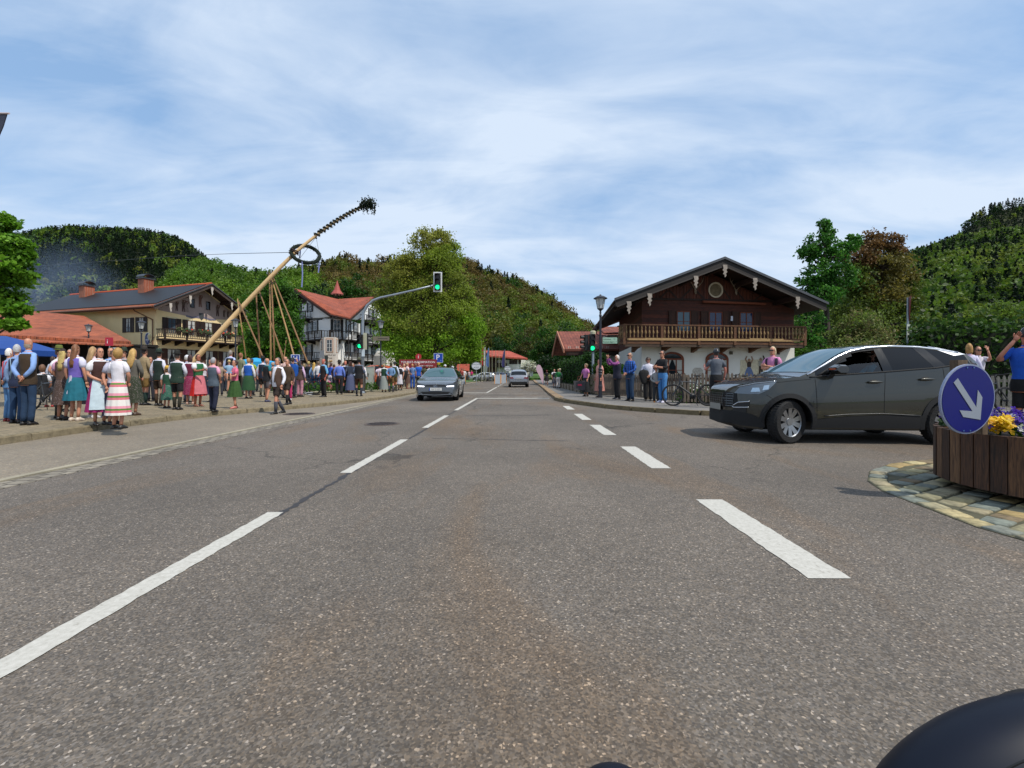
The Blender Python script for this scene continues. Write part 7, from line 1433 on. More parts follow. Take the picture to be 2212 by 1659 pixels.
# ------------------------------------------------------------------ lamps, traffic lights, signs
def lamp(label, x, ytop, Y, z0=.12, group='old style street lamps', big=1., base_deco=False):
    H_ = PZ(ytop, Y) - z0; t = thing('street_lamp', label, 'street lamp', (PX(x, Y), Y, z0), 0, group); m = mat('2c2e36', .45, .3); s = big
    b = MB(); b.lathe([(.09, 0), (.09, .5), (.075, .55), (.075, 1.0)], n=12); b.lathe([(.1, 1.0), (.075, 1.06), (.1, 1.12), (.075, 1.16), (.1, 1.24), (.06, 1.3)], n=12); b.lathe([(.058, 1.3), (.045, H_ - .95), (.06, H_ - .93), (.06, H_ - .88), (.035, H_ - .82), (.05, H_ - .78), (.035, H_ - .72)], n=12); b.build('post', m, t)
    n = 6; l = thing_part('lantern', t, (0, 0, H_ - .72))
    MB().lathe([(.035, 0), (.06, .05), (.13, .10), (.14, .13)], n=n).build('lantern_base', m, l); MB().lathe([(.125, .13), (.205, .55)], n=n).build('lantern_glass', mat('b4b6b4', .35, var=.08), l)
    b = MB()
    for i in range(n): a = 2 * pi * i / n; b.tube([(.13 * cos(a), .13 * sin(a), .13), (.212 * cos(a), .212 * sin(a), .56)], .010, 4)
    b.lathe([(.30, .55), (.30, .575), (.16, .66), (.05, .69), (.03, .74)], n=12); b.build('lantern_roof', m, l); return t
lamp('nearest street lamp with green direction sign, beside the woman in the peach dress', 1297, 637, 19.5); lamp('street lamp before the hall roof at the far left', 191.5, 700, 37); lamp('street lamp in front of the shuttered side wall of the yellow house', 305.5, 692, 31.5); lamp('street lamp at the right end of the yellow house balcony', 509, 688, 31); lamp('street lamp carrying a wooden direction board before the big tree', 822.5, 691, 32.5); lamp('small distant street lamp right of the parking sign', 1086 - 1, 784, 90); lamp('distant street lamp behind the crowd left of the inn sign', 985, 759, 55)
def head(par, loc, rz, w=.30, h=.92, lit='green', border=False, bh='0c0d0e'):
    o = thing_part('signal_head', par, loc, rz); b = MB(); b.box((-w/2, -.06, -h/2), (w/2, .12, h/2)); b.build('housing', mat(bh, .5), o)
    if border:
        b = MB(); e = .07; b.box((-w/2 - e, .0, -h/2 - e), (-w/2, .03, h/2 + e)); b.box((w/2, .0, -h/2 - e), (w/2 + e, .03, h/2 + e)); b.box((-w/2, .0, -h/2 - e), (w/2, .03, -h/2)); b.box((-w/2, .0, h/2), (w/2, .03, h/2 + e)); b.build('white_border', mat('d0d0d0', .5), o)
    for i, nm in enumerate(('red_lens', 'amber_lens', 'green_lens')):
        z = h * (.31 - .31 * i); b = MB(); b.disc((0, -.07, z), w * .36, 18, 'y', .01); on = (nm.startswith(lit)); b.build(nm, mat('10ff9c', .4, var=0, emit=1.6) if on else mat(('240806', '241806', '06180c')[i], .3, var=0), o)
        b = MB(); P_ = [(w * .40 * cos(a), w * .40 * sin(a)) for a in (R(-25) + (pi + R(50)) * k / 14 for k in range(15))]; b.loft([[(a, y, z + c) for a, c in P_] for y in (-.06, -.26 if i < 3 else -.2)], (False, False), closed=False); b.build('visor', mat('0a0a0b', .6), o)
    return o
t = thing('mast_traffic_light', 'grey curved mast with green traffic light over the road and another on its post', 'traffic light', (PX(783.5, 24), 24, .12)); gal = mat('8c949c', .45, .5, var=.15)
arm = [(783.5, 812), (783.5, 740), (783.5, 700), (785, 676), (793, 660), (806, 649), (822, 643), (850, 637), (890, 628), (938, 616)]; P_ = [D(x, y, 24) - t.location for x, y in arm]; P_[0] = Vector((0, 0, 0)); MB().tube(P_, [.085, .08, .075, .07, .068, .065, .06, .056, .052, .045], 12).build('mast', gal, t, smooth=True)
head(t, D(945.5, 609, 24) - t.location, 0, .32, .92, 'green', True); head(t, D(777.5, 738, 23.8) - t.location, 0, .27, .76, 'green'); o = head(t, D(793, 736, 24.3) - t.location, R(115), .27, .76, 'none')
MB().box((.05, -.06, PZ(752, 24) - .2), (.2, .06, PZ(722, 24) - .05)).build('back_plate', mat('a8a890', .5), t); MB().box((-.02, -.11, PZ(770, 24) - .12), (.14, -.09, PZ(759, 24) - .0)).build('arrow_plate', mat('b8c4cc', .5), t)
MB().lathe([(.13, 0), (.13, .06), (.09, .1)], n=14).build('foot', gal, t)
t = thing('traffic_light', 'pedestrian height traffic light showing green on a grey post behind the fence, right', 'traffic light', (PX(1281, 23), 23, .1)); MB().lathe([(.065, 0), (.06, PZ(727, 23))], n=12).build('post', gal, t); MB().lathe([(.14, 0), (.15, .13), (.1, .17)], (0, 0, PZ(726, 23)), 14).build('cap', mat('b0ac90', .5), t)
head(t, (-.06, -.12, PZ(741, 23) - .1), 0, .30, .88, 'green'); head(t, (-.38, .0, PZ(740, 23) - .1), R(-80), .28, .80, 'none'); MB().box((-.34, -.05, PZ(752, 23)), (-.08, .02, PZ(749, 23))).build('bracket', mat('b0ac90', .5), t)
def board(name, label, cat, x, y, Y, w, h, col, txt=(), post=None, border=None, tcol='e8e8e8', shape='rect', rz=0., pw=.035, pcol='8c9094'):
    t = thing(name, label, cat, (PX(x, Y), Y, 0.1), rz); zc = PZ(y, Y) - .1; b = MB()
    if shape == 'rect': b.box((-w/2, -.02, zc - h/2), (w/2, .01, zc + h/2))
    elif shape == 'oval': b.M = Matrix.Translation((0, 0, zc)) @ Matrix.Diagonal((w / h, 1, 1, 1)); b.disc((0, -.02, 0), h/2, 28, 'y', .03)
    o = b.build('sign_panel', mat(col, .5, var=.05), t)
    if border:
        b = MB(); 
        if shape == 'rect':
            for a in ((-w/2, -h/2, w/2, -h/2 + .03), (-w/2, h/2 - .03, w/2, h/2), (-w/2, -h/2 + .03, -w/2 + .03, h/2 - .03), (w/2 - .03, -h/2 + .03, w/2, h/2 - .03)): b.box((a[0], -.026, zc + a[1]), (a[2], -.021, zc + a[3]))
        else: b.M = Matrix.Translation((0, 0, zc)) @ Matrix.Diagonal((w / h, 1, 1, 1)); b.lathe([(h/2 * .90, -.024), (h/2 * .90, -.03), (h/2 * .97, -.03), (h/2 * .97, -.024)], n=28, axis='y', cap=False)
        b.build('sign_border', mat(border, .5, var=0), o)
    if txt:
        b = MB()
        for s_, dx_, dz_, sz in txt: b.text(s_, (dx_, -.026, zc + dz_), sz, th=.003)
        b.build('sign_text', mat(tcol, .5, var=0), o)
    if post is not None:
        b = MB()
        for px_ in post: b.tube([(px_, .03, 0), (px_, .03, zc + h/2 * .9)], pw, 8)
        b.build('sign_post', mat(pcol, .5, .3), t)
    return t, zc
board('information_sign', 'dark red tourist information board with white lettering behind the crowd', 'sign', 903, 785.5, 42, 3.5, .78, '7c1c22', [('TOURIST-INFORMATION', 0, .13, .285), ('WILDBAD KREUTH', .7, -.2, .16)], post=(-1.6, 1.6))
t, zc = board('information_sign', 'round red sign with a white letter i above the tourist information board', 'sign', 904, 770.5, 42, .56, .56, 'a41c28', [('i', 0, 0, .5)], shape='oval', post=(0,))
board('parking_sign', 'blue parking sign with white P on a post behind the crowd', 'sign', 947, 773, 45, .92, .92, '0c3c9c', [('P', -.05, .03, .75), ('-', .24, -.24, .3)], border='c8d0e0', post=(0,)); board('small_plate', 'small yellow plate under the blue parking sign', 'sign', 948, 785, 44.9, .26, .22, 'b89c1c', post=())
for lb, x, y, Y, s in (('nearer oval inn sign reading Gasthof zur Post beside the silver car', 1029, 790.5, 46, 1.), ('farther oval inn sign partly turned, behind the silver van', 1096.5, 796, 52, .78)):
    board('inn_sign', lb, 'sign', x, y, Y, 1.0 * s, .80 * s, 'c4c8cc', [('GASTHOF', 0, .15 * s, .19 * s), ('zur', 0, .0, .09 * s), ('POST', 0, -.18 * s, .23 * s)], tcol='20242c', border='3c4450', shape='oval', post=(0,))
board('bus_stop_sign', 'small blue sign with white H at the foot of the long prop poles', 'sign', 638.5, 774.5, 23.5, .46, .42, '0c3890', [('H', 0, 0, .34)], border='c8d0e0', post=(0,))
board('sign', 'grey back of a rectangular sign before the inn oriel', 'sign', 695.5, 765, 40, .38, .66, '70747a', post=(.1,)); board('sign', 'dark narrow upright panel beside the bearded man', 'sign', 704.5, 792, 34, .25, 1.7, '2c302c', post=())
t, zc = board('information_sign', 'red square sign with white i and arrow above the pale direction blades', 'sign', 236, 738, 30, .52, .55, 'a81c34', [('i', -.1, 0, .4)], post=(0,))
t = thing('direction_sign', 'stack of five pale direction blades under the red square sign', 'sign', (PX(243, 29.9), 29.9, 0.1)); MB().tube([(-.1, .04, 0), (-.1, .04, 2.6)], .04, 8).build('sign_post', mat('8c9094', .5), t)
for i in range(5): z = PZ(752.5 + i * 4.6, 29.9) - .1; MB().prism([(-.12, -.02, z - .055), (.36, -.02, z - .055), (.42, -.02, z), (.36, -.02, z + .055), (-.12, -.02, z + .055)], (0, .03, 0)).build('blade', mat('b0bcc0', .5), t)
t = thing('direction_sign', 'pale green arrow sign to Achensee and Rottach-Egern on the nearest lamp post', 'sign', (PX(1301, 19.4), 19.3, PZ(735.5, 19.3)), R(0)); b = MB(); b.prism([(0, 0, -.13), (.62, 0, -.13), (.62, 0, .13), (0, 0, .13)], (0, .02, 0)); o = b.build('sign_panel', mat('8cac98', .5, var=.08), t)
b = MB(); b.prism([(.645, -.004, -.13), (.66, -.004, -.13), (.74, -.004, 0), (.66, -.004, .13), (.645, -.004, .13), (.70, -.004, 0)], (0, .02, 0)); b.build('arrow_head', mat('0f3c1c', .5), t); b = MB(); b.text('Achensee', (.02, -.002, .055), .085, 'LEFT'); b.text('17', (.50, -.002, .055), .085); b.text('Rottach-Egern', (.02, -.002, -.06), .085, 'LEFT'); b.text('7', (.57, -.002, -.06), .085); b.build('sign_text', mat('143c20', .5, var=0), o)
t = thing('direction_sign', 'brown wooden direction board on the lamp post before the big tree', 'sign', (PX(822.5, 32.4), 32.35, PZ(731, 32.4))); MB().box((-.55, 0, -.16), (.62, .04, .14)).build('sign_panel', mat('6c6454', .8), t); MB().box((-.2, -.01, -.03), (.5, -.004, .0)).build('sign_line', mat('2c2c2c', .7), t)
# sign pole right, seen almost edge-on
t = thing('yield_sign', 'tall road sign seen edge-on with small white plate, above the grey SUV roof', 'sign', (PX(1961, 16), 16, .1)); MB().tube([(0, 0, 0), (0, 0, PZ(643, 16) - .1)], .032, 8).build('sign_post', gal, t)
b = MB(Matrix.Rotation(R(55), 4, 'Z')); zc = PZ(668, 16) - .1; b.prism([(-.45, -.05, zc + .42), (.45, -.05, zc + .42), (0, -.05, zc - .42)][::-1], (0, .02, 0)); b.build('sign_panel', mat('7c3c3a', .5), t)
b = MB(Matrix.Rotation(R(30), 4, 'Z')); zc = PZ(718, 16) - .1; b.box((-.2, -.05, zc - .28), (.2, -.03, zc + .28)); o = b.build('supplement_plate', mat('a8b0a8', .5), t); b = MB(Matrix.Rotation(R(30), 4, 'Z'))
for i in range(3): b.box((-.14, -.056, zc - .18 + i * .15), (.14, -.051, zc - .1 + i * .15))
b.build('plate_text', mat('28302c', .6), o)

# ------------------------------------------------------------------ round keep right sign and planter
Ys = 3.86; cx_ = D(2088, 862, Ys); t = thing('keep_right_sign', 'round blue keep right sign with grey arrow on the planter', 'sign', (cx_.x, cx_.y, 0), R(4)); r_ = .30
Tt = Matrix.Translation((0, 0, cx_.z)) @ Matrix.Rotation(R(3), 4, 'X') @ Matrix.Diagonal((.83, 1, 1, 1)); b = MB(Tt); b.disc((0, -.01, 0), r_, 48, 'y', .02); o = b.build('sign_rim', mat('8c94ac', .4, .2), t)
blu, m1 = None, mat('020a64', .4, var=.05); b = MB(Tt); b.disc((0, -.0145, 0), r_ * .955, 48, 'y', .004); b.build('sign_panel', m1, o)
b = MB(Tt @ Matrix.Rotation(R(0), 4, 'Y')); A_ = [(-.62, .50), (-.47, .63), (.31, -.24), (.33, .28), (.52, .06), (.50, -.62), (-.18, -.53), (-.33, -.33), (.17, -.36)]
b.prism([(a * r_ * .95, -.0185, c * r_ * .95) for a, c in A_], (0, .003, 0)); b.build('arrow', mat('8a919c', .45, var=.04), o)
b = MB(Tt)
for a, c in ((-.12, .9), (.12, .9), (-.12, -.9), (.12, -.9)): b.disc((a * r_, -.017, c * r_), .007, 8, 'y', -.003)
b.build('rivet', mat('5c80b0', .3, .5), o)
b = MB(); b.box((-.045, .03, .66), (.045, .10, cx_.z + r_ + .035)); b.box((.045, .035, .70), (.24, .09, .76)); b.box((.19, .035, .60), (.24, .09, .699)); b.build('sign_post', wood('4a3a2a', '6a5844', (5, 5, 1)), t)
pc_ = (5.12, 4.05); Rp = .98; npl = 48; H0, H1 = .075, .565
t = thing('planter', 'round planter of upright brown planks full of pansies on the cobbled island', 'planter', (pc_[0], pc_[1], .03)); q = random.Random(8)
pm_ = [wood(a, c, (14, 14, 1.1)) for a, c in (('2e1a0e', '6c4a2e'), ('1c110a', '4a2e1c'), ('3a2416', '7c5a3c'), ('281810', '5c3c26'))]
for i in range(npl):
    a0 = 2 * pi * i / npl + .006; a1 = 2 * pi * (i + 1) / npl - .006; ro = Rp * q.uniform(.992, 1.004); zt = H1 + q.uniform(-.006, .006)
    if i % 3 != 2 or True:
        b = MB(); b.prism([(ro * cos(a0), ro * sin(a0), H0), (ro * cos(a1), ro * sin(a1), H0), ((ro - .05) * cos(a1), (ro - .05) * sin(a1), H0), ((ro - .05) * cos(a0), (ro - .05) * sin(a0), H0)], (0, 0, zt - H0)); o = b.build('plank', pm_[q.randrange(4)], t)
MB().lathe([(Rp - .06, .12), (Rp - .06, H1 - .05)], n=32).build('soil', mat('1c130c', .95), t)
for a in (.4, 2., 3.6, 5.2, 4.4): MB().cbox((.62 * cos(a), .62 * sin(a), .035), (.26, .16, .08)).build('foot', mat('4a4844', .8), t)
def blossoms(name, label, col, cols, pts_, n, parent_z, sz=.026):
    V_, F_, C_ = [], [], []; k = 0
    for (fx, fy, fz) in pts_:
        nrm = Vector((q.gauss(0, .5), q.gauss(-.45, .4), q.uniform(.4, 1))).normalized(); u = nrm.orthogonal().normalized(); w_ = nrm.cross(u); c0 = Vector((fx, fy, fz)); cc = lin(cols[q.randrange(len(cols))])
        for p_ in range(5):
            a = 2 * pi * p_ / 5 + q.random(); d1 = u * cos(a) + w_ * sin(a); d2 = u * cos(a + .75) + w_ * sin(a + .75); dm = (d1 + d2).normalized(); s_ = sz * q.uniform(.8, 1.25)
            V_ += [tuple(c0), tuple(c0 + d1 * s_ + nrm * .004), tuple(c0 + dm * s_ * 1.35 + nrm * q.uniform(-.004, .01)), tuple(c0 + d2 * s_ + nrm * .004)]; F_.append((k, k + 1, k + 2, k + 3)); g_ = q.uniform(.7, 1.2); C_ += [tuple(a_ * .5 for a_ in cc)] + [tuple(a_ * g_ for a_ in cc)] * 3; k += 4
    o = npmesh(name, V_, F_, np.array(C_), leafmat(trans=.25)); tag(o, label, 'flowers', kind='stuff'); return o
def disc_pts(n, f):
    out = []
    while len(out) < n:
        a = q.random() * 2 * pi; r_ = sqrt(q.random()) * (Rp - .05); x, y = r_ * cos(a), r_ * sin(a)
        if f(x, y): out.append((pc_[0] + x, pc_[1] + y, .03 + H1 + q.uniform(.0, .075) + .07 * sin(x * 9) * cos(y * 8) * .4 + (.06 if y > -.2 else 0)))
    return out
dv = lambda x, y: -.52 + 1.135 * y - x
blossoms('purple_pansies', 'deep purple pansies in the round planter', 'purple', ('2c1078', '3a1c8c', '240c60', '44209c'), disc_pts(800, lambda x, y: not (.1 < dv(x, y) < .3 and y < .1)), 0, 0)
blossoms('yellow_pansies', 'golden yellow pansies in the round planter', 'yellow', ('d8a80c', 'c8920a', 'e0bc1c'), disc_pts(150, lambda x, y: dv(x, y) > .12 and dv(x, y) < .32 and -.88 < x and y < .1), 0, 0, .03)
blossoms('white_pansies', 'white pansies in the round planter', 'white', ('c4c4b4', 'a8b094', 'ccccc4'), disc_pts(90, lambda x, y: dv(x, y) < .14 and y < .3), 0, 0)
V_ = np.array(disc_pts(900, lambda x, y: True)) - np.array([0, 0, .05]); v, f, c_ = leafquads(V_, .035, np.repeat(np.array([lin('1f3a10')]), len(V_), 0) * rng.uniform(.6, 1.4, (len(V_), 1))); tag(npmesh('pansy_leaves', v, f, c_, leafmat()), 'green pansy leaves between the blossoms of the planter', 'leaves', kind='stuff')

# ------------------------------------------------------------------ fences, hedges, planters, cabinet, tents, flags
def fence(label, A, B, z0, h, gap=.115, seed=0, col=('4a4038', '7a6c5c')):
    t = thing('picket_fence', label, 'fence', (A[0], A[1], z0)); g_ = random.Random(seed); d = Vector((B[0] - A[0], B[1] - A[1], 0)); L_ = d.length; T_ = Matrix.Rotation(math.atan2(d.y, d.x), 4, 'Z'); n = int(L_ / gap); b = MB(T_)
    for i in range(n):
        x = i * gap; hh = h * g_.uniform(.95, 1.02); w_ = gap * .32 * g_.uniform(.85, 1.1); tl = g_.uniform(-.012, .012); b.prism([(x - w_, 0, .05), (x + w_, 0, .05), (x + w_ + tl, 0, hh - .06), (x + w_ * .4 + tl, 0, hh), (x - w_ * .4 + tl, 0, hh), (x - w_ + tl, 0, hh - .06)], (0, .022, 0))
    b.build('pickets', wood(col[0], col[1], (7, 7, 1)), t)
    for z in (.28, h - .22): MB(T_).box((0, .025, z), (L_, .075, z + .08)).build('rail', wood(col[0], col[1], (1, 7, 7)), t)
    k = max(1, int(L_ / 2.4))
    for i in range(k + 1): x = L_ * i / k; MB(T_).box((x - .06, .08, 0), (x + .06, .2, h - .05)).build('post', wood(col[0], col[1], (7, 7, 1)), t)
fence('weathered picket fence from the traffic light to the chalet corner', (4.0, 22.9), (6.0, 15.8), .12, 1.04, seed=1); fence('weathered picket fence in front of the chalet behind the bicycles', (6.02, 15.7), (13.4, 13.6), .12, 1.04, seed=2); fence('pale picket fence behind the round blue sign on the right', (13.5, 13.6), (19, 9.5), .12, 1.0, seed=3, col=('6a6458', '9a9284'))
def hedge(label, P0, P1, w, h, z0=.1, col=('24401a', '33541c', '1c3010'), n=9000, sz=.05, rough=.12):
    d = Vector((P1[0] - P0[0], P1[1] - P0[1], 0)); L_ = d.length; t = thing('hedge', label, 'hedge', (P0[0], P0[1], z0), math.atan2(d.y, d.x)); g_ = np.random.default_rng(int(L_ * 10)); MB().box((.08, -w/2 + .12, 0), (L_ - .08, w/2 - .12, h - .14)).build('dark_core', mat('141c0a', .95), t)  # plain dark box fills the hedge and shows between the leaves
    P_ = g_.random((n, 3)) * [L_, w, h] - [0, w/2, 0]; k = g_.integers(0, 4, n); P_[k == 0, 1] = -w/2; P_[k == 1, 1] = w/2; P_[k == 2, 2] = h; kk = k == 3; P_[kk, 0] = np.where(P_[kk, 0] > L_/2, L_, 0); P_ += g_.normal(size=(n, 3)) * rough * .45; P_ += (np.sin(P_[:, [0]] * 3) * .05); cc = np.array([lin(c) for c in col])[g_.integers(0, len(col), n)] * g_.uniform(.7, 1.3, (n, 1)); v, f, c_ = leafquads(P_, sz, cc); npmesh('foliage', v, f, c_, leafmat(), t)
hedge('tall dark green hedge along the sidewalk left of the traffic light', (4.5, 24.2), (4.6, 40), 1.0, 2.0, n=16000, sz=.07); hedge('clipped leafy hedge behind the picket fence', (4.35, 23.0), (5.5, 22.0), .7, 1.45, col=('2c4c10', '3a6014', '24400c'), n=9000); hedge('feathery conifer bush beside the grey signal post', (4.35, 23.4), (4.4, 24.1), .9, 1.9, col=('1c3414', '284818'), n=4000, sz=.06, rough=.3)
hedge('rough green hedge behind the pale fence at the right edge', (14.2, 15.6), (24, 12.4), 1.6, 2.5, col=('2a4414', '38541a', '1c3010'), n=14000, sz=.09, rough=.5); hedge('low greenery along the foot of the chalet fence', (6.2, 16.1), (13.2, 14.3), .3, .45, col=('2c4c10', '3a5a18'), n=5000, sz=.05, rough=.3)
for i in range(7): Yq = 25.3 + i * 1.45; t = thing('stone_planter', 'rough grey stone planter box in the row at the hedge foot', 'planter', (3.95 - .02 * i, Yq, .12), 0, 'stone planters at the hedge foot'); b = MB(); b.loft([[(x * .24 * s_, y * .5 * s_, z) for x, y in ((-1, -1), (1, -1), (1, 1), (-1, 1))] for z, s_ in ((0, .88), (.34, 1.), (.36, .98))]); b.build('box', mat('7c7060', .95, var=.3, vscale=6, bump=.6), t); MB().box((-.18, -.42, .33), (.18, .42, .39)).build('earth', mat('2a2a14', .9), t)
for k, (x, w_) in enumerate(((797, .56),)):
    Yc = 27.; t = thing('utility_cabinet', 'grey utility cabinet with two doors and green concrete foot beside the hatted man', 'cabinet', (PX(797, Yc), Yc, .12)); hb = .40; MB().box((-.27, -.2, 0), (.27, .2, hb)).build('plinth', mat('7c8a6c', .8), t); MB().box((-.28, -.2, hb + .003), (.28, .2, 1.42)).build('cabinet_body', mat('9ca096', .5), t); MB().box((-.30, -.22, 1.423), (.30, .22, 1.47)).build('lid', mat('a4a89e', .5), t)
    for s_ in (-1, 1): MB().box((s_ * .14 - .13, -.212, hb + .04), (s_ * .14 + .13, -.203, 1.38)).build('door', mat('a0a49a', .5), t); MB().box((s_ * .035 - .012, -.23, .88), (s_ * .035 + .012, -.214, 1.08)).build('handle', mat('1c1c1c', .5), t)
# flower bed with low kerb
bed = [(-13.2, 24.6), (-10.4, 24.3), (-9.0, 24.9), (-8.2, 26.2), (-7.4, 27.6), (-7.6, 30), (-13.5, 30)]
sheet('flower_bed_soil', bed, .16, mat('2a2415', .95)); kerb('flower_bed_kerb', [(-13.2, 24.6), (-10.4, 24.3), (-9.0, 24.9), (-8.2, 26.2), (-7.4, 27.6), (-7.6, 30)], 1, '8a8672', .22, .14, 9)
g_ = random.Random(4); V_, C_ = [], []
while len(V_) < 5200:
    x, y = g_.uniform(-13.5, -7.4), g_.uniform(24.3, 29.5)
    if inside(x, y, bed): V_.append((x, y, .2 + g_.random() * .36)); C_.append([a * g_.uniform(.6, 1.3) for a in lin(('2c5014', '3c6018', '4a6a24')[g_.randrange(3)])])
v, f, c_ = leafquads(np.array(V_), .07, np.array(C_), 0); v[:, 2] = .2 + (v[:, 2] - .2) * 1.2; tag(npmesh('bed_greenery', v, f, c_, leafmat()), 'green leaves and grass in the flower bed before the inn', 'plants', kind='stuff')
for i in range(34):
    while True:
        x, y = g_.uniform(-12.8, -7.8), g_.uniform(24.6, 26.4)
        if inside(x, y, bed): break
    t = thing('tulip', 'pink, red or white tulip blooming in the flower bed', 'tulip', (x, y, .18), 0, 'tulips in the flower bed'); hh = g_.uniform(.38, .6); MB().tube([(0, 0, 0), (0, 0, hh)], .008, 4).build('stem', mat('3c6018', .7), t); MB().lathe([(.01, hh - .02), (.045, hh + .02), (.05, hh + .06), (.03, hh + .1)], n=7).build('blossom', mat(('b8345c', 'c87c94', 'a8242c', 'c8b8a4')[i % 4], .6), t)
t = thing('small_sign', 'small pinkish sign in the flower bed beside the lilac shirt', 'sign', (PX(709.5, 24.9), 24.9, .18)); MB().box((-.2, -.01, .12), (.2, .01, .4)).build('sign_panel', mat('a86c64', .6), t); MB().box((-.09, -.016, .2), (.09, -.011, .33)).build('sign_mark', mat('8c2c28', .6), t)
# tents
def tent(label, x, ytop, Y, w, h, col):
    t = thing('pavilion_tent', label, 'tent', (PX(x, Y), Y, .1)); zt = PZ(ytop, Y) - .1; b = MB(); e = [(-w/2, -w/2), (w/2, -w/2), (w/2, w/2), (-w/2, w/2)]; b.loft([[(a * k, c * k, z) for a, c in e] for k, z in ((1, zt - h - .3), (1, zt - h), (.5, zt - h * .42), (.04, zt))], (False, True)); b.build('canopy', mat(col, .6, var=.1), t)
    for a, c in e: MB().tube([(a * .98, c * .98, 0), (a * .98, c * .98, zt - h)], .025, 6).build('leg', mat('9a9c9e', .4, .6), t)
tent('blue pavilion tent under the hall eave at the left edge', 8, 726, 24, 3.2, .75, '0c3c84'); tent('turquoise sunshade tent behind the man in the blue cap', 553, 773, 27, 1.7, .25, '1c94c8')
t = thing('beer_table', 'wooden beer table with bottles behind the pointed green hat', 'table', (PX(335, 18.5), 18.5, .12)); MB().box((-1.1, -.25, .74), (1.1, .25, .77)).build('tabletop', mat('b08440', .6), t)
for x in (-.9, .9): MB().box((x - .03, -.22, 0), (x + .03, .22, .737)).build('leg', mat('2c3c2c', .6), t)
# flags
fl_ = [(1040, 735, None, ''), (1044.6, 748, '9c1c28', 'dark red'), (1049, 750, 'b8b4b8', 'white'), (1056.7, 752, '5c78a8', 'blue and white'), (1063, 754, None, ''), (1071, 756, None, ''), (1078, 757, None, ''), (1091, 755, '3c3c6c', 'dark blue'), (977, 757, None, ''), (992.5, 757, None, '')]
for i, (x, yt, fc, nm) in enumerate(fl_):
    Yf = 68 + i * .8; t = thing('flagpole', ('flagpole with hanging %s flag before the farmhouse' % nm) if fc else 'bare pale flagpole in the row along the road', 'flagpole', (PX(x, Yf), Yf, .1), 0, 'flagpoles along the road'); H_ = PZ(yt, Yf) - .1; MB().tube([(0, 0, 0), (0, 0, H_)], [.055, .035], 7).build('pole', mat('8c8a70', .5, .2), t)
    if fc:
        b = MB(); rings = [[(-.05 - (.30 * w_) * u + .05 * sin(u * 9 + z_), .08 * sin(u * 12), H_ - .1 - z_ + u * .2) for u in (j / 8 for j in range(9))] for z_, w_ in ((0, .3), (.8, .8), (1.7, 1.3), (2.6, 1.5), (2.9, 1.2))]; b.loft(rings, (False, False), closed=False); o = b.build('flag', mat(fc, .8, var=.25, vscale=2), t); sm = o.modifiers.new('thick', 'SOLIDIFY'); sm.thickness = .015
for lb, x, Y in (('orange folding pavement board left of the silver van', 1078 - 79, 47), ('orange framed pavement board under the flag poles', 1075, 50), ('orange framed pavement board beside the second inn sign', 1089 - 1, 54)): 
    t = thing('pavement_board', lb, 'sign', (PX(x, Y), Y, .1)); b = MB(); b.prism([(-.3, -.25, 0), (.3, -.25, 0), (.3, 0, 1.0), (-.3, 0, 1.0)], (0, .03, 0)); b.build('board', mat('8c949c', .6), t); b = MB(); 
    for a in ((-.34, -.28), (.3, .34)): b.prism([(min(a), -.27, 0), (max(a), -.27, 0), (max(a), -.01, 1.02), (min(a), -.01, 1.02)], (0, .04, 0))
    b.build('board_frame', mat('c8842c', .6), t)
t = thing('advertising_banner', 'pale pink teardrop banner far along the right sidewalk', 'banner', (PX(1167, 41), 41, .12)); b = MB(); b.prism([(a, 0, c) for a, c in ((.25, .1), (.32, .8), (.2, 1.5), (0, 1.85), (-.2, 1.9), (-.36, 1.7), (-.34, 1.35), (-.15, 1.0), (.1, .5))], (0, .02, 0)); b.build('banner_cloth', mat('c4a4b0', .6), t); MB().tube([(.26, .01, 0), (.33, .01, .8), (.2, .01, 1.52)], .02, 5).build('pole', mat('5c5c60', .5), t)
t = thing('billboard', 'dark edge of a banner on a white bar at the top left edge', 'banner', tuple(D(2, 262, 9))); T_ = t.location.copy(); b = MB(); b.prism([D(-60, 247, 9) - T_, D(14, 246, 9) - T_, D(6, 272, 9) - T_, D(-6, 300, 9) - T_, D(-60, 330, 9) - T_], (0, .02, 0)); b.build('banner_cloth', mat('2c3040', .7), t); b = MB(); b.tube([D(-80, 244, 9) - T_, D(20, 245, 9) - T_], .018, 8); b.build('bar', mat('b8a8a8', .5), t); MB().tube([D(-80, 244, 9) - T_, Vector((D(-80, 244, 9).x, 9, 0)) - T_], .05, 8).build('pole', gal, t)
# our own motorcycle at the bottom edge
t = thing('motorcycle', 'dark blue motorcycle fairing and mirror at the bottom edge of the picture', 'motorcycle', (0.25, .25, 0)); nb_ = mat('0a1120', .5, var=.25, vscale=9); nb_.node_tree.nodes['Principled BSDF'].inputs['Specular IOR Level'].default_value = .25
def at(x, y, Y): return D(x, y, Y) - Vector((.25, .25, 0))
c = at(2356, 1916, .5); b = MB(); b.ellip(tuple(c), (.262, .10, .208), 48, 30); b.build('mirror_housing', nb_, t, smooth=True); MB().tube([c + Vector((.262 * .93 * cos(a), -.036, .208 * .93 * sin(a))) for a in (2 * pi * i / 60 for i in range(61))], .0016, 4, False).build('housing_seam', BLK, t)
c = at(2345, 1604, .5); b = MB(); b.ellip(tuple(c), (.075, .07, .036), 24, 10); b.build('mirror_cap', mat('0a0605', .5), t, smooth=True)
c = at(1329, 1792, .46); b = MB(); b.ellip(tuple(c), (.052, .045, .058), 24, 14); b.build('gauge_cowl', nb_, t, smooth=True)
b = MB(); b.tube([at(2290, 1860, .5), at(1900, 2300, .5), at(1327, 2300, .46), at(700, 2300, .48)], .016, 8); b.build('handlebar', BLK, t)
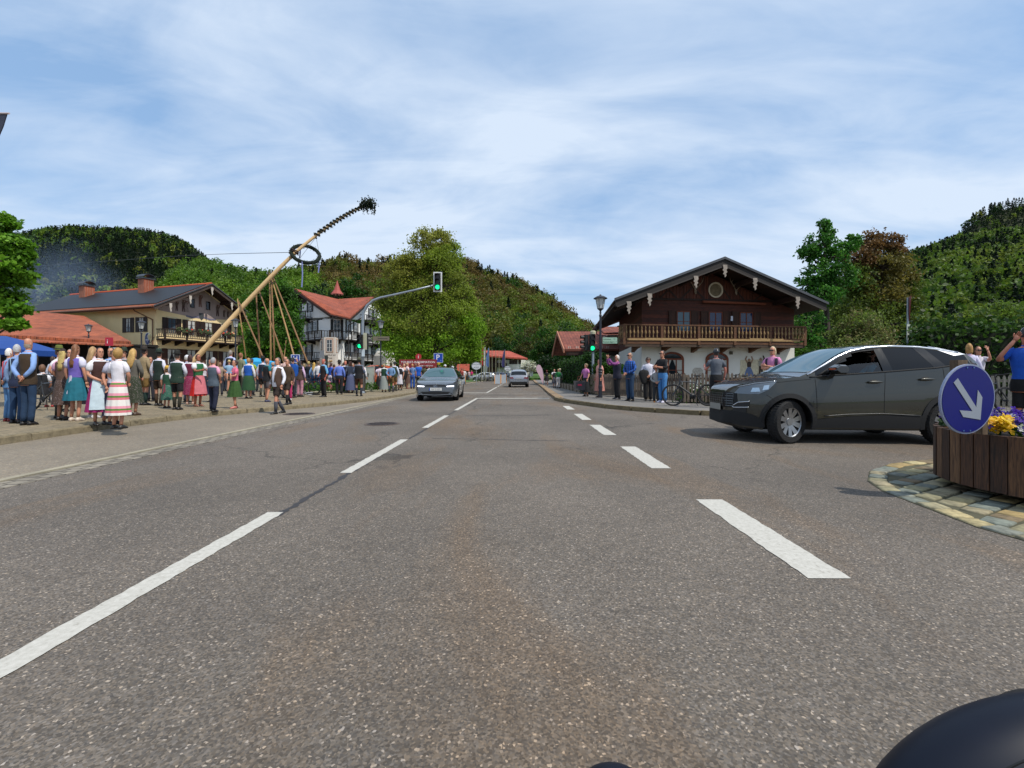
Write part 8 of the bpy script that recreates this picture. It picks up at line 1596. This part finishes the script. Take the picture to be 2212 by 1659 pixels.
b = MB(); b.loft([[(x * w_ - .11, y_ + .1 * z_, z_) for x, y_ in ((-1, .18), (-.6, .3), (0, .34), (.6, .3), (1, .18), (.8, 0), (-.8, 0))] for z_, w_ in ((.0, .1), (.2, .16), (.34, .12))]); b.build('fairing', nb_, t)

# ------------------------------------------------------------------ trees
BARK = wood('241a12', '44362a', (4, 4, 1))
def tree(name, label, x, Y, lobes, cols, leaf, n, tr=.3, dens_=26, cat='tree', base=None, group=None, trans=.35, bare=0, seed=1, flat=.0, z0=0.1, cl_=.2):
    g_ = np.random.default_rng(seed); q_ = random.Random(seed); root = thing(name, label, cat, (PX(x, Y), Y, z0), 0, group); o0 = np.array(root.location); cen, col, sub = [], [], []; C0 = np.array([lin(c) for c in cols]); LC = []
    for li, L_ in enumerate(lobes):
        lx, ly, rx, ry = L_[:4]; dn = L_[4] if len(L_) > 4 else 1.; ci = L_[5] if len(L_) > 5 else None; Yl = Y + g_.uniform(-.5, .5) * rx * Y / FPX; c0 = np.array(D(lx, ly, Yl)); rad_ = np.array([rx, rx * .9, ry]) * Yl / FPX; LC.append((c0, rad_)); K = dens_
        for k in range(K):
            d = g_.normal(size=3); d /= np.linalg.norm(d); s_ = g_.uniform(.45, 1.0) ** .6; cc = c0 + d * rad_ * s_ * .92; sub.append(cc); m_ = int(n * dn / K); rs = rad_.mean() * cl_ * g_.uniform(.7, 1.3)
            pp = cc + g_.normal(size=(m_, 3)) * rs * np.array([1, 1, .7]); cen.append(pp); base_c = C0[ci] if ci is not None else C0[g_.integers(len(C0))]; col.append(np.repeat((base_c * g_.uniform(.7, 1.25))[None], m_, 0) * g_.uniform(.75, 1.25, (m_, 1)))
    cen = np.concatenate(cen) - o0; col = np.concatenate(col); v, f, c_ = leafquads(cen, leaf * g_.uniform(.7, 1.2, len(cen)), col, flat); npmesh('crown', v, f, c_, leafmat(trans=trans), root)
    b = MB(); top = np.mean([c[0] for c in LC], 0) - o0; hi_ = max(c[0][2] for c in LC) - z0; b.tube([(0, 0, -.1), (top[0] * .15, 0, hi_ * .25), (top[0] * .5, top[1] * .4, hi_ * .55), (top[0], top[1], hi_)], [tr, tr * .8, tr * .5, tr * .08], 9)
    for c0, rad_ in LC:
        e = c0 - o0; z = min(hi_ * .8, max(hi_ * .2, e[2] - .45 * abs(e[0] - top[0] * .5) - rad_[2])); t_ = z / hi_; s_ = Vector((top[0] * t_, top[1] * t_ * .6, z)); e = Vector(e); m_ = s_.lerp(e, .5) + Vector((0, 0, -.05 * (e - s_).length)); b.tube([s_, m_, e], [tr * .35, tr * .24, tr * .08], 6)
    for s_ in sub[::2 if not bare else 1]:
        e = Vector(s_ - o0); c0 = min(LC, key=lambda c: np.linalg.norm(c[0] - s_))[0]; a = Vector(c0 - o0); b.tube([a.lerp(e, .0), a.lerp(e, .5) + Vector((0, 0, -.08)), e + (e - a) * .12], [tr * .1, tr * .06, .012], 4)
    b.build('trunk', BARK, root); return root
tree('lime_tree', 'big spreading spring tree with airy top in the middle, behind the traffic light arm', 925, 52, [(915, 523, 32, 30, .35, 1), (950, 530, 30, 34, .7, 1), (975, 560, 28, 40, .8, 0), (905, 565, 42, 32, .8, 1), (940, 575, 42, 38, .9, 0), (865, 595, 40, 36, .9, 1), (905, 625, 60, 42, 1, 2), (965, 620, 45, 45, 1, 2), (850, 650, 42, 42, 1, 2), (1000, 655, 32, 40, 1, 0), (895, 690, 68, 50, 1.2, 2), (965, 690, 58, 50, 1.2, 0), (845, 715, 42, 38, 1, 3), (1015, 715, 30, 42, 1, 3), (875, 752, 58, 32, 1.2, 3), (945, 752, 62, 36, 1.2, 3), (1008, 760, 32, 26, 1, 3)], ('74862e', '808436', '6e7a2c', '6c8e24'), .125, 4300, .5, 34, seed=3, bare=1, trans=.45)
tree('maple_tree', 'leafy bright green maple branches entering at the left edge', -150, 13.5, [(8, 482, 26, 20), (25, 530, 34, 20), (52, 552, 20, 12), (0, 560, 45, 30), (45, 588, 28, 22), (15, 600, 40, 22), (5, 645, 36, 22), (32, 668, 26, 18), (-60, 540, 60, 70), (-70, 640, 60, 60), (30, 700, 22, 14), (-40, 470, 40, 30)], ('56801e', '669026', '446c18'), .075, 1300, .22, 22, seed=5)
tree('chestnut_tree', 'dense green tree between the yellow house and the inn', 590, 48, [(590, 628, 36, 28), (615, 660, 32, 34), (570, 660, 40, 32), (600, 705, 46, 36), (560, 705, 30, 34), (632, 715, 20, 44), (600, 750, 44, 30), (560, 750, 34, 26)], ('3a601a', '4a7420', '2e4e16'), .14, 3200, .4, 26, seed=6)
tree('ash_tree', 'fresh green tree right of the chalet roof', 1790, 36, [(1783, 497, 18, 26, .6), (1765, 530, 34, 26, .9), (1800, 545, 34, 28), (1748, 550, 20, 14, .6), (1840, 525, 18, 18, .5), (1775, 590, 34, 30), (1745, 612, 26, 18, .7), (1815, 600, 34, 32), (1780, 640, 30, 26), (1750, 700, 26, 50), (1770, 760, 34, 50)], ('3a6a24', '4a7a2a', '305c1c'), .12, 1500, .3, 24, seed=7, bare=1)
tree('copper_maple', 'reddish brown maple tree beside the green ash', 1900, 40, [(1890, 525, 34, 22, .5, 0), (1925, 530, 26, 24, .5, 0), (1855, 560, 38, 30, .8, 0), (1905, 575, 50, 32, .9, 1), (1945, 590, 36, 38, 1, 1), (1840, 610, 44, 36, 1, 2), (1900, 630, 60, 40, 1.2, 1), (1960, 650, 34, 46, 1, 2), (1860, 680, 60, 40, 1.2, 2), (1935, 700, 50, 42, 1.2, 2), (1975, 730, 30, 46, 1, 2)], ('624a2a', '5e5826', '4e5e20'), .13, 2400, .35, 26, seed=8, bare=1)
tree('blossoming_bush', 'rounded olive bush with pinkish blossom tips above the grey SUV', 1860, 31, [(1855, 700, 42, 30), (1825, 735, 38, 30), (1885, 735, 42, 32), (1855, 770, 70, 30), (1920, 770, 34, 26)], ('66723a', '5a6c2c', '767048'), .09, 2600, .14, 30, seed=9, cat='bush')
tree('willow_tree', 'yellowish green trees at the right edge below the mountainside', 2150, 50, [(2075, 715, 34, 30), (2110, 690, 36, 32), (2160, 690, 36, 36), (2205, 700, 36, 40), (2060, 745, 40, 26), (2130, 740, 60, 34), (2200, 755, 50, 36), (2250, 720, 50, 50), (2020, 750, 30, 30)], ('586e24', '647828', '4a5e22'), .15, 2600, .3, 24, seed=10)
tree('green_shrub', 'tall dark shrubs left of the olive bush below the ash tree', 1790, 30, [(1745, 790, 24, 40), (1790, 790, 40, 40), (1850, 810, 60, 30), (1950, 800, 60, 30), (2000, 780, 40, 40)], ('385c1a', '46701f', '2e5014'), .10, 2200, .12, 26, seed=11, cat='bush')
tree('white_blossom_bush', 'pale white flowering bush beside the far farmhouse', 1143, 84, [(1143, 790, 15, 11), (1133, 797, 10, 8), (1152, 797, 10, 8)], ('a8a894', '8c9474', 'b8b8a8'), .17, 420, .1, 12, seed=12, cat='bush')
q = random.Random(77)
for i, (x, y, rx, ry, Y, k) in enumerate(((1180, 745, 30, 40, 100, 0), (1215, 735, 26, 44, 96, 1), (1150, 740, 30, 40, 115, 2), (1235, 760, 24, 34, 90, 0), (1195, 785, 34, 20, 86, 1), (1010, 775, 24, 22, 100, 0), (960, 780, 30, 22, 98, 2), (1085, 745, 26, 30, 125, 1), (1120, 735, 30, 40, 125, 0), (1270, 730, 20, 24, 100, 2), (700, 640, 26, 34, 95, 1), (760, 625, 30, 34, 95, 0), (800, 640, 30, 40, 95, 2))):
    tree('roadside_tree', ('mid green tree', 'deep green tree', 'olive brown tree')[k] + ' growing ' + ('at the end of the road, %s' % ('behind the banner', 'above the distant cyclist', 'over the farmhouse roof', 'nearest the tiled roof', 'low over the road bend')[i % 5] if 5 > i else 'behind the flagpoles, %s' % ('left of the farmhouse', 'over the parking sign', 'above the farmhouse', 'right above the farmhouse', 'beside the tiled roof house')[(i - 5) % 5] if i < 10 else 'behind the inn roof, %s' % ('left', 'middle', 'right')[i - 10]), x, Y, [(x, y, rx, ry), (x - rx * .5, y + ry * .5, rx * .7, ry * .6), (x + rx * .5, y + ry * .5, rx * .7, ry * .6)], (('2c5014', '24440f'), ('1e3c14', '1a3010'), ('4a4a1c', '44401c'))[k], .26, 900, .2, 14, seed=30 + i, group='trees at the end of the road')
# lawn bank at the road bend
lm, N, L, p = newmat('lawn'); mp = mapped(N, L); n = N.new('ShaderNodeTexNoise'); n.inputs['Scale'].default_value = 3; n.inputs['Detail'].default_value = 8; L.new(mp.outputs[0], n.inputs['Vector']); r = ramp(N, L, n.outputs['Fac'], [(.3, '2c4c10'), (.7, '4a6c1c')]); L.new(r.outputs[0], p.inputs['Base Color']); p.inputs['Roughness'].default_value = .9
b = MB(); b.prism([(-12, 84, .1), (40, 88, .1), (60, 140, 1.0), (-30, 140, 1.0)], (0, 0, .35)); struct(b.build('lawn_bank', lm))
sheet('lawn', [(-5.9, 61), (-4.0, 84), (-30, 84), (-30, 68), (-12, 61)], .125, lm); sheet('chalet_garden', [(4.7, 23), (6.5, 16.6), (13.6, 14.3), (24, 12), (60, 30), (60, 90), (6, 90)], .122, mat('6a6456', .95, var=.3, vscale=2.))
def spruce(x, yt, yb, Y, w_, lab):
    H_ = PZ(yt, Y) - PZ(yb, Y); root = thing('spruce_tree', lab, 'tree', tuple(D(x, yb, Y)), 0, 'spruces standing out on the ridge'); g_ = np.random.default_rng(int(x)); n = 900; z = g_.random(n) ** .75; a = g_.random(n) * 6.283; tier = (z * 11) % 1; r_ = (1 - z) * w_ * H_ * (.5 + .55 * g_.random(n)) * (1.25 - .55 * tier) + .02 * H_; P_ = np.stack([r_ * np.cos(a), r_ * np.sin(a), z * H_ - r_ * .15], 1); v, f, c_ = leafquads(P_, H_ * .035, np.repeat(np.array([lin('1c2c18')]), n, 0) * g_.uniform(.6, 1.35, (n, 1)), .3); npmesh('crown', v, f, c_, leafmat(), root); MB().tube([(0, 0, -3), (0, 0, H_ * .98)], [H_ * .016, .05], 6).build('trunk', BARK, root)
for x, yt, h_, nb in ((668, 574, 30, 'small spruce left of the wreath ribbons'), (705, 566, 34, 'spruce right of the wreath ribbons'), (736, 560, 36, 'tall spruce above the inn roof, left of a pair'), (752, 562, 34, 'tall spruce above the inn roof, right of a pair'), (795, 571, 28, 'spruce between the inn roof and the big tree'), (831, 573, 24, 'short spruce beside the crown of the big tree'), (1035, 576, 34, 'leftmost tall spruce right of the big tree'), (1062, 582, 32, 'second tall spruce right of the big tree'), (1075, 583, 36, 'third tall spruce right of the big tree'), (1086, 592, 22, 'slim spruce low on the descending ridge'), (1107, 594, 38, 'broad spruce at the right end of the ridge group')): spruce(x, yt, yt + h_, 318, .17, nb)
# ------------------------------------------------------------------ blue grill smoke drifting over the hall
m = bpy.data.materials.new('smoke'); m.use_nodes = True; N = m.node_tree.nodes; L = m.node_tree.links; N.clear(); o_ = N.new('ShaderNodeOutputMaterial'); v = N.new('ShaderNodeVolumePrincipled'); v.inputs['Color'].default_value = (.50, .66, .95, 1)
tc_ = N.new('ShaderNodeTexCoord'); n = N.new('ShaderNodeTexNoise'); n.inputs['Scale'].default_value = 1.6; n.inputs['Detail'].default_value = 4; L.new(tc_.outputs['Object'], n.inputs['Vector'])
ln = N.new('ShaderNodeVectorMath'); ln.operation = 'LENGTH'; L.new(tc_.outputs['Object'], ln.inputs[0]); f = N.new('ShaderNodeMapRange'); f.inputs[1].default_value = 1.; f.inputs[2].default_value = .2; L.new(ln.outputs['Value'], f.inputs[0]); r = ramp(N, L, n.outputs['Fac'], [(.38, 0.), (.7, 1.)])
k = N.new('ShaderNodeMath'); k.operation = 'MULTIPLY'; L.new(r.outputs[0], k.inputs[0]); L.new(f.outputs[0], k.inputs[1]); k2 = N.new('ShaderNodeMath'); k2.operation = 'MULTIPLY'; k2.inputs[1].default_value = .06; L.new(k.outputs[0], k2.inputs[0]); L.new(k2.outputs[0], v.inputs['Density']); L.new(v.outputs[0], o_.inputs['Volume'])
o = MB().ellip((0, 0, 0), (1, 1, 1), 20, 12).build('smoke', m); o.location = D(110, 625, 56); o.scale = (9, 7, 7.5); tag(o, 'thin blue smoke drifting up behind the tiled hall at the left', 'smoke', kind='stuff')

print('SCENE OBJECTS', len(bpy.data.objects))
